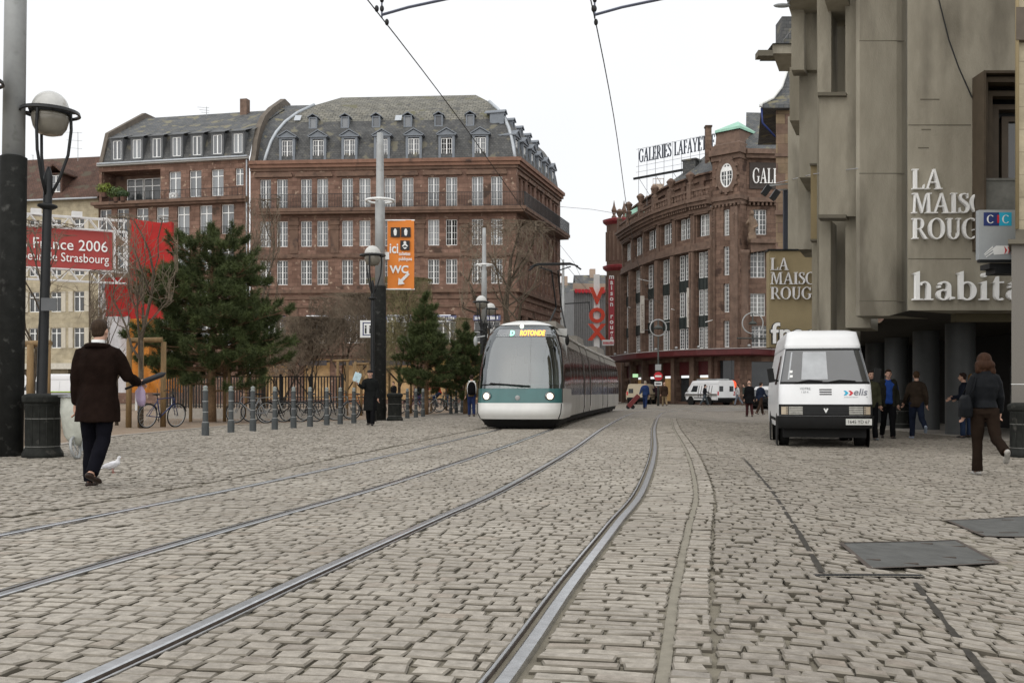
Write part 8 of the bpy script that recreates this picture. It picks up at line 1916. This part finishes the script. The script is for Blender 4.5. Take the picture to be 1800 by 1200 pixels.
# --- men under the arcade
m4, J4, M4 = person('smiling man in a blue sweater under an open dark jacket walking towards the camera', ground_at(1561, 770.5), 172, 1.76, ((10, 6, 0), (-10, 16, 15)), ((-8, 10, 14), (10, 10, 18)), ('sweater', .50), CL('bluesweater', (.02, .055, .22)), BLK, ('short', (.03, .018, .012)), None, .016)
def opencoat(o, J, mat, lo=.46):
    h = J['h']; c = MB()
    for sg in (-1, 1):
        c.loft([(Vector((sg*.066*h, -.012*h, lo*h)), .048*h, .086*h), (J['waist']+Vector((sg*.060*h, -.012*h, 0)), .046*h, .080*h), (J['chest']+Vector((sg*.066*h, -.010*h, 0)), .054*h, .086*h), (J['neck']+Vector((sg*.05*h, -.012*h, -.03*h)), .034*h, .056*h)])
    c.loft([(Vector((0, -.05*h, lo*h)), .09*h, .04*h), (J['waist']+Vector((0, -.045*h, 0)), .088*h, .036*h), (J['chest']+Vector((0, -.045*h, 0)), .105*h, .040*h), (J['neck']+Vector((0, -.03*h, -.02*h)), .06*h, .03*h)])
    for sh, e, w, d2, sg in J['arm']: c.tube([sh+Vector((-sg*.02*h, 0, .008*h)), e, w-d2*.01*h], [.054*h, .043*h, .034*h], 12, round_cap=True)
    link_mesh('jacket', remesh(c, .018, 3, 'jacket', [mat], wrinkle=.008, seed=7), o)
opencoat(m4, J4, CL('darkolive', (.02, .02, .015)))
person('dark-haired man in an olive jacket half hidden behind the right side of the van', ground_at(1530, 773), 178, 1.72, ((8, 4, 0), (-8, 12, 12)), ((-4, 10, 14), (4, 10, 14)), ('jacket', .46), CL('olivedark', (.05, .05, .03)), BLK, ('short', (.018, .013, .012)), M('shoe_grey', (.12, .14, .15), .5), .018)
person('man in a dark brown jacket and blue jeans walking away under the arcade', ground_at(1611, 770), -8, 1.72, ((6, 4, 0), (-22, 40, 15)), ((10, 14, 24), (-8, 12, 18)), ('jacket', .46), CL('brownjacket', (.036, .026, .019)), CL('jeans_dark', (.014, .019, .034)), ('short', (.06, .035, .02)), M('shoe_trainer', (.25, .3, .38), .5, var=.4), .016)
person('person in a dark jacket and jeans standing against the grey arcade column', ground_at(1694, 769), 60, 1.68, ((2, 3, 0), (4, 5, 0)), ((10, 14, 60), (10, 14, 70)), ('jacket', .5), CL('navydark', (.014, .017, .026)), JEAN, ('short', (.03, .018, .014)), None, .018)
person('fair-haired girl with a pale bag beside the grey arcade column', ground_at(1709, 769), 20, 1.63, ((2, 3, 0), (-4, 5, 0)), ((20, 10, 50), (10, 10, 50)), ('jacket', .5), CL('darkteal', (.02, .03, .028)), JEAN, ('long', (.20, .11, .04)), None, .018, True)
X, Y, Z = ground_at(1703, 772); p = Vector((X, Y-.02, .66)); t = thing('shoulder_bag', 'pale green-white shoulder bag carried by the girl at the column', 'bag', p); mb = MB(); mb.loft([(p+Vector((0, 0, -.15)), .09, .05), (p+Vector((0, 0, .05)), .13, .07), (p+Vector((0, 0, .17)), .06, .04)]); link_mesh('bag_body', remesh(mb, .016, 2, 'bag_body', [M('bag_pale', (.42, .43, .32), .7, var=.2)], p), t); mb = MB(); mb.tube([p+Vector((-.05, 0, .15)), p+Vector((.02, .05, .6)), p+Vector((.06, 0, .15))], .008, 5); mb.build('strap', BLK, t)

# --- distant pedestrians
far = [
 ('balding man in a black coat walking away before the distant white van', 1317, 732, 3, 1.75, ((6, 4, 0), (-8, 14, 10)), ((4, 6, 10), (-4, 6, 10)), ('coat', .36), BLK, CL('darkred', (.05, .02, .02)), ('bald', (.2, .17, .14))),
 ('man in a dark blue jacket striding right beside the balding man', 1337, 729, -60, 1.74, ((20, 5, 0), (-20, 14, 20)), ((-15, 8, 20), (20, 8, 30)), ('jacket', .44), CL('midnight', (.016, .022, .04)), DKBR, ('short', (.02, .02, .025))),
 ('woman in a pale top and dark waistcoat hurrying left of the balding man', 1297, 712.5, 75, 1.66, ((20, 6, 0), (-20, 20, 20)), ((-20, 10, 20), (25, 10, 20)), ('jacket', .5), PALE, CL('greyjeans', (.14, .16, .19)), ('short', (.04, .025, .02))),
 ('person in a tan jacket and pale trousers crossing left of the group', 1283, 711.5, 80, 1.7, ((15, 5, 0), (-15, 15, 15)), ((10, 8, 15), (-10, 8, 15)), ('jacket', .48), CL('camel', (.17, .12, .06)), TAN, ('short', (.02, .015, .012))),
 ('person in grey-green behind the balding man', 1308, 712, 100, 1.7, ((10, 5, 0), (-10, 12, 15)), ((10, 8, 15), (-10, 8, 15)), ('jacket', .46), CL('greygreen', (.04, .05, .045)), BLK, ('short', (.04, .03, .02))),
 ('woman in a dark top striding right in front of the striped van', 1239, 713, -80, 1.68, ((26, 4, 0), (-26, 12, 22)), ((-10, 8, 40), (15, 8, 60)), ('jacket', .5), CL('blacktop', (.014, .015, .018)), CL('greydenim', (.06, .075, .085)), ('short', (.015, .012, .01))),
 ('person in a navy jacket at the rear of the striped van', 1256, 710, -30, 1.66, ((8, 4, 0), (-8, 10, 10)), ((10, 8, 30), (10, 8, 30)), ('jacket', .46), CL('navyjacket', (.018, .024, .045)), GREY, ('short', (.06, .03, .015))),
 ('man in a long brown jacket and cream trousers walking away by the road sign', 1168, 713.5, 8, 1.78, ((10, 5, 0), (-12, 18, 15)), ((4, 10, 14), (-4, 10, 14)), ('coat', .42), DKBR, CL('cream', (.2, .15, .09)), ('bald', (.3, .22, .16))),
 ('person in a dark plum coat left of the man in cream trousers', 1154, 710, 5, 1.72, ((6, 5, 0), (-6, 12, 10)), ((4, 10, 14), (-4, 10, 14)), ('coat', .40), CL('plum', (.03, .016, .022)), BLK, ('short', (.04, .02, .015))),
 ('light-haired man in blue overalls pulling a red hand trolley', 1134, 718.5, -25, 1.72, ((8, 4, 0), (-8, 12, 12)), ((-25, 16, 8), (8, 8, 14)), ('jacket', .46), CL('workblue', (.02, .036, .10)), CL('workblue2', (.018, .03, .08)), ('short', (.30, .26, .2))),
 ('person in a pale brown top and dark trousers in front of the dark doorway', 1106, 706, 10, 1.7, ((5, 4, 0), (-5, 8, 10)), ((4, 10, 14), (-4, 10, 14)), ('jacket', .48), CL('taupe', (.16, .13, .10)), CL('brownblack', (.03, .022, .018)), ('short', (.2, .17, .13))),
 ('small figure in a light blue top beside the rear of the tram', 1091, 705, 60, 1.66, ((8, 4, 0), (-8, 10, 10)), ((10, 8, 20), (-10, 8, 20)), ('jacket', .5), CL('lightblue', (.20, .27, .32)), GREY, ('short', (.03, .02, .02))),
 ('dark figure next to the one in light blue behind the tram', 1097, 705.5, -50, 1.7, ((8, 4, 0), (-8, 10, 10)), ((10, 8, 20), (-10, 8, 20)), ('jacket', .46), BLK, BLK, ('short', (.02, .015, .012))),
 ('person in black standing between the stakes right of the banner pole', 692, 716, 150, 1.72, ((4, 3, 0), (-4, 5, 5)), ((8, 10, 20), (-4, 10, 20)), ('coat', .4), BLK, BLK, ('short', (.02, .015, .012))),
 ('dark figure behind the parked bicycles left of the cyclist', 735, 716, 190, 1.72, ((4, 3, 0), (-4, 5, 5)), ((8, 10, 20), (-4, 10, 20)), ('jacket', .46), BLK, NAVY, ('short', (.02, .015, .012))),
 ('figure in an orange-red top half hidden by bikes and bollards right of the cyclist', 786, 716, 120, 1.68, ((4, 3, 0), (-4, 5, 5)), ((8, 10, 20), (-4, 10, 20)), ('jacket', .46), CL('rust', (.2, .05, .02)), JEAN, ('short', (.05, .03, .02))),
]
for la, px, py, fc, H, lg, ar, tp, tm_, bm_, hr_ in far:
    o_, J_, M_ = person(la, ground_at(px, py, 0 if px > 800 else .012), fc, H, lg, ar, tp, tm_, bm_, hr_, None, .026)
    if 'red hand trolley' in la:
        sh, e, w, d2, sg = J_['arm'][0]; p = M_ @ (w+d2*.05); t = thing('hand_trolley', 'tilted red two-wheeled hand trolley pulled by the man in blue', 'trolley', (p.x-.75, p.y, 0))
        a = Vector((p.x-.05, p.y, p.z)); b = Vector((p.x-.72, p.y, .12)); mb = MB()
        mb.obox((a+b)/2, (.34, .26, (b-a).length*.95), (a-b).to_track_quat('Z', 'Y').to_matrix()); mb.build('case', M('trolley_red', (.13, .02, .02), .6), t); mb = MB(); mb.bar(b, p, .03); mb.build('handle', m_black, t)
        for dx, nm in ((0, 0), (.28, 1)): mb = MB(Matrix.Translation((p.x-.72+dx, p.y-.12, .13)) @ Matrix.Rotation(R(90), 4, 'X')); mb.lathe([(.13, -.03), (.13, .03)], 14); mb.build('wheel', m_rubber, t)
# the red lamp and display glow in the store window beside the striped van
X, Y = XP(1285, 84.5), 84.2; t = thing('red_lantern', 'glowing red round lamp hanging in the shop doorway right of the striped van', 'lamp', (X, Y, ZP(676, Y))); mb = MB(); mb.smooth = True; mb.ell((X, Y, ZP(676, Y)), (.38, .3, .38)); mb.build('shade', M('red_glow', (.6, .05, .02), .5, emit=(1, .08, .02), estr=1.1), t); mb = MB(); mb.tube([(X, Y, ZP(676, Y)+.3), (X, Y, 4.05)], .015, 5); mb.build('cord', m_black, t)

# --- white dove at the man's feet
def dove():
    X, Y = G(197, 831); z = g(X, Y); t = 'white dove standing on the setts right of the walking man'; c = MB(); F = Matrix.Translation((X, Y, z)) @ Matrix.Rotation(R(0), 4, 'Z'); c.F = F
    c.ell((0, 0, .115), (.105, .055, .055), Matrix.Rotation(R(-18), 3, 'Y')); c.ell((.075, 0, .15), (.045, .042, .045)); c.tube([(.08, 0, .16), (.10, 0, .215)], [.03, .022], 8, round_cap=True); c.ell((.105, 0, .225), (.030, .022, .023)); c.tube([(-.06, 0, .10), (-.13, 0, .075), (-.19, 0, .06)], [.045, .032, .022], 8, squash=.4, round_cap=True)
    me = remesh(c, .008, 2, 'dove', [M('dove_white', (.62, .62, .64), .7, var=.12, scale=20)], (X, Y, z)); o = link_mesh('dove', me); o.location = (X, Y, z); tag(o, t, 'bird'); o.scale = (.86, .86, .86)
    mb = MB(F); mb.smooth = True
    for sy in (-.022, .022): mb.tube([(.01, sy, .075), (.015, sy, .0)], .005, 5); mb.tube([(.015, sy, .003), (.045, sy, .003)], .004, 4)
    l = mb.build('leg', M('dove_leg', (.35, .12, .1), .6), o)
    mb = MB(F); mb.smooth = True; mb.tube([(.130, 0, .222), (.152, 0, .214)], [.006, .002], 6); mb.build('beak', M('dove_beak', (.3, .2, .15), .5), o)
    for sy in (-1, 1): mb = MB(F); mb.smooth = True; mb.ell((-.03, sy*.046, .118), (.10, .014, .036), Matrix.Rotation(R(-14), 3, 'Y')); mb.build('wing', M('dove_wing', (.55, .55, .58), .7, var=.15, scale=20), o)
    mb = MB(F); mb.ell((.114, -.021, .229), (.004, .003, .004)); mb.ell((.114, .021, .229), (.004, .003, .004)); mb.build('eye', m_eye, o)
dove()
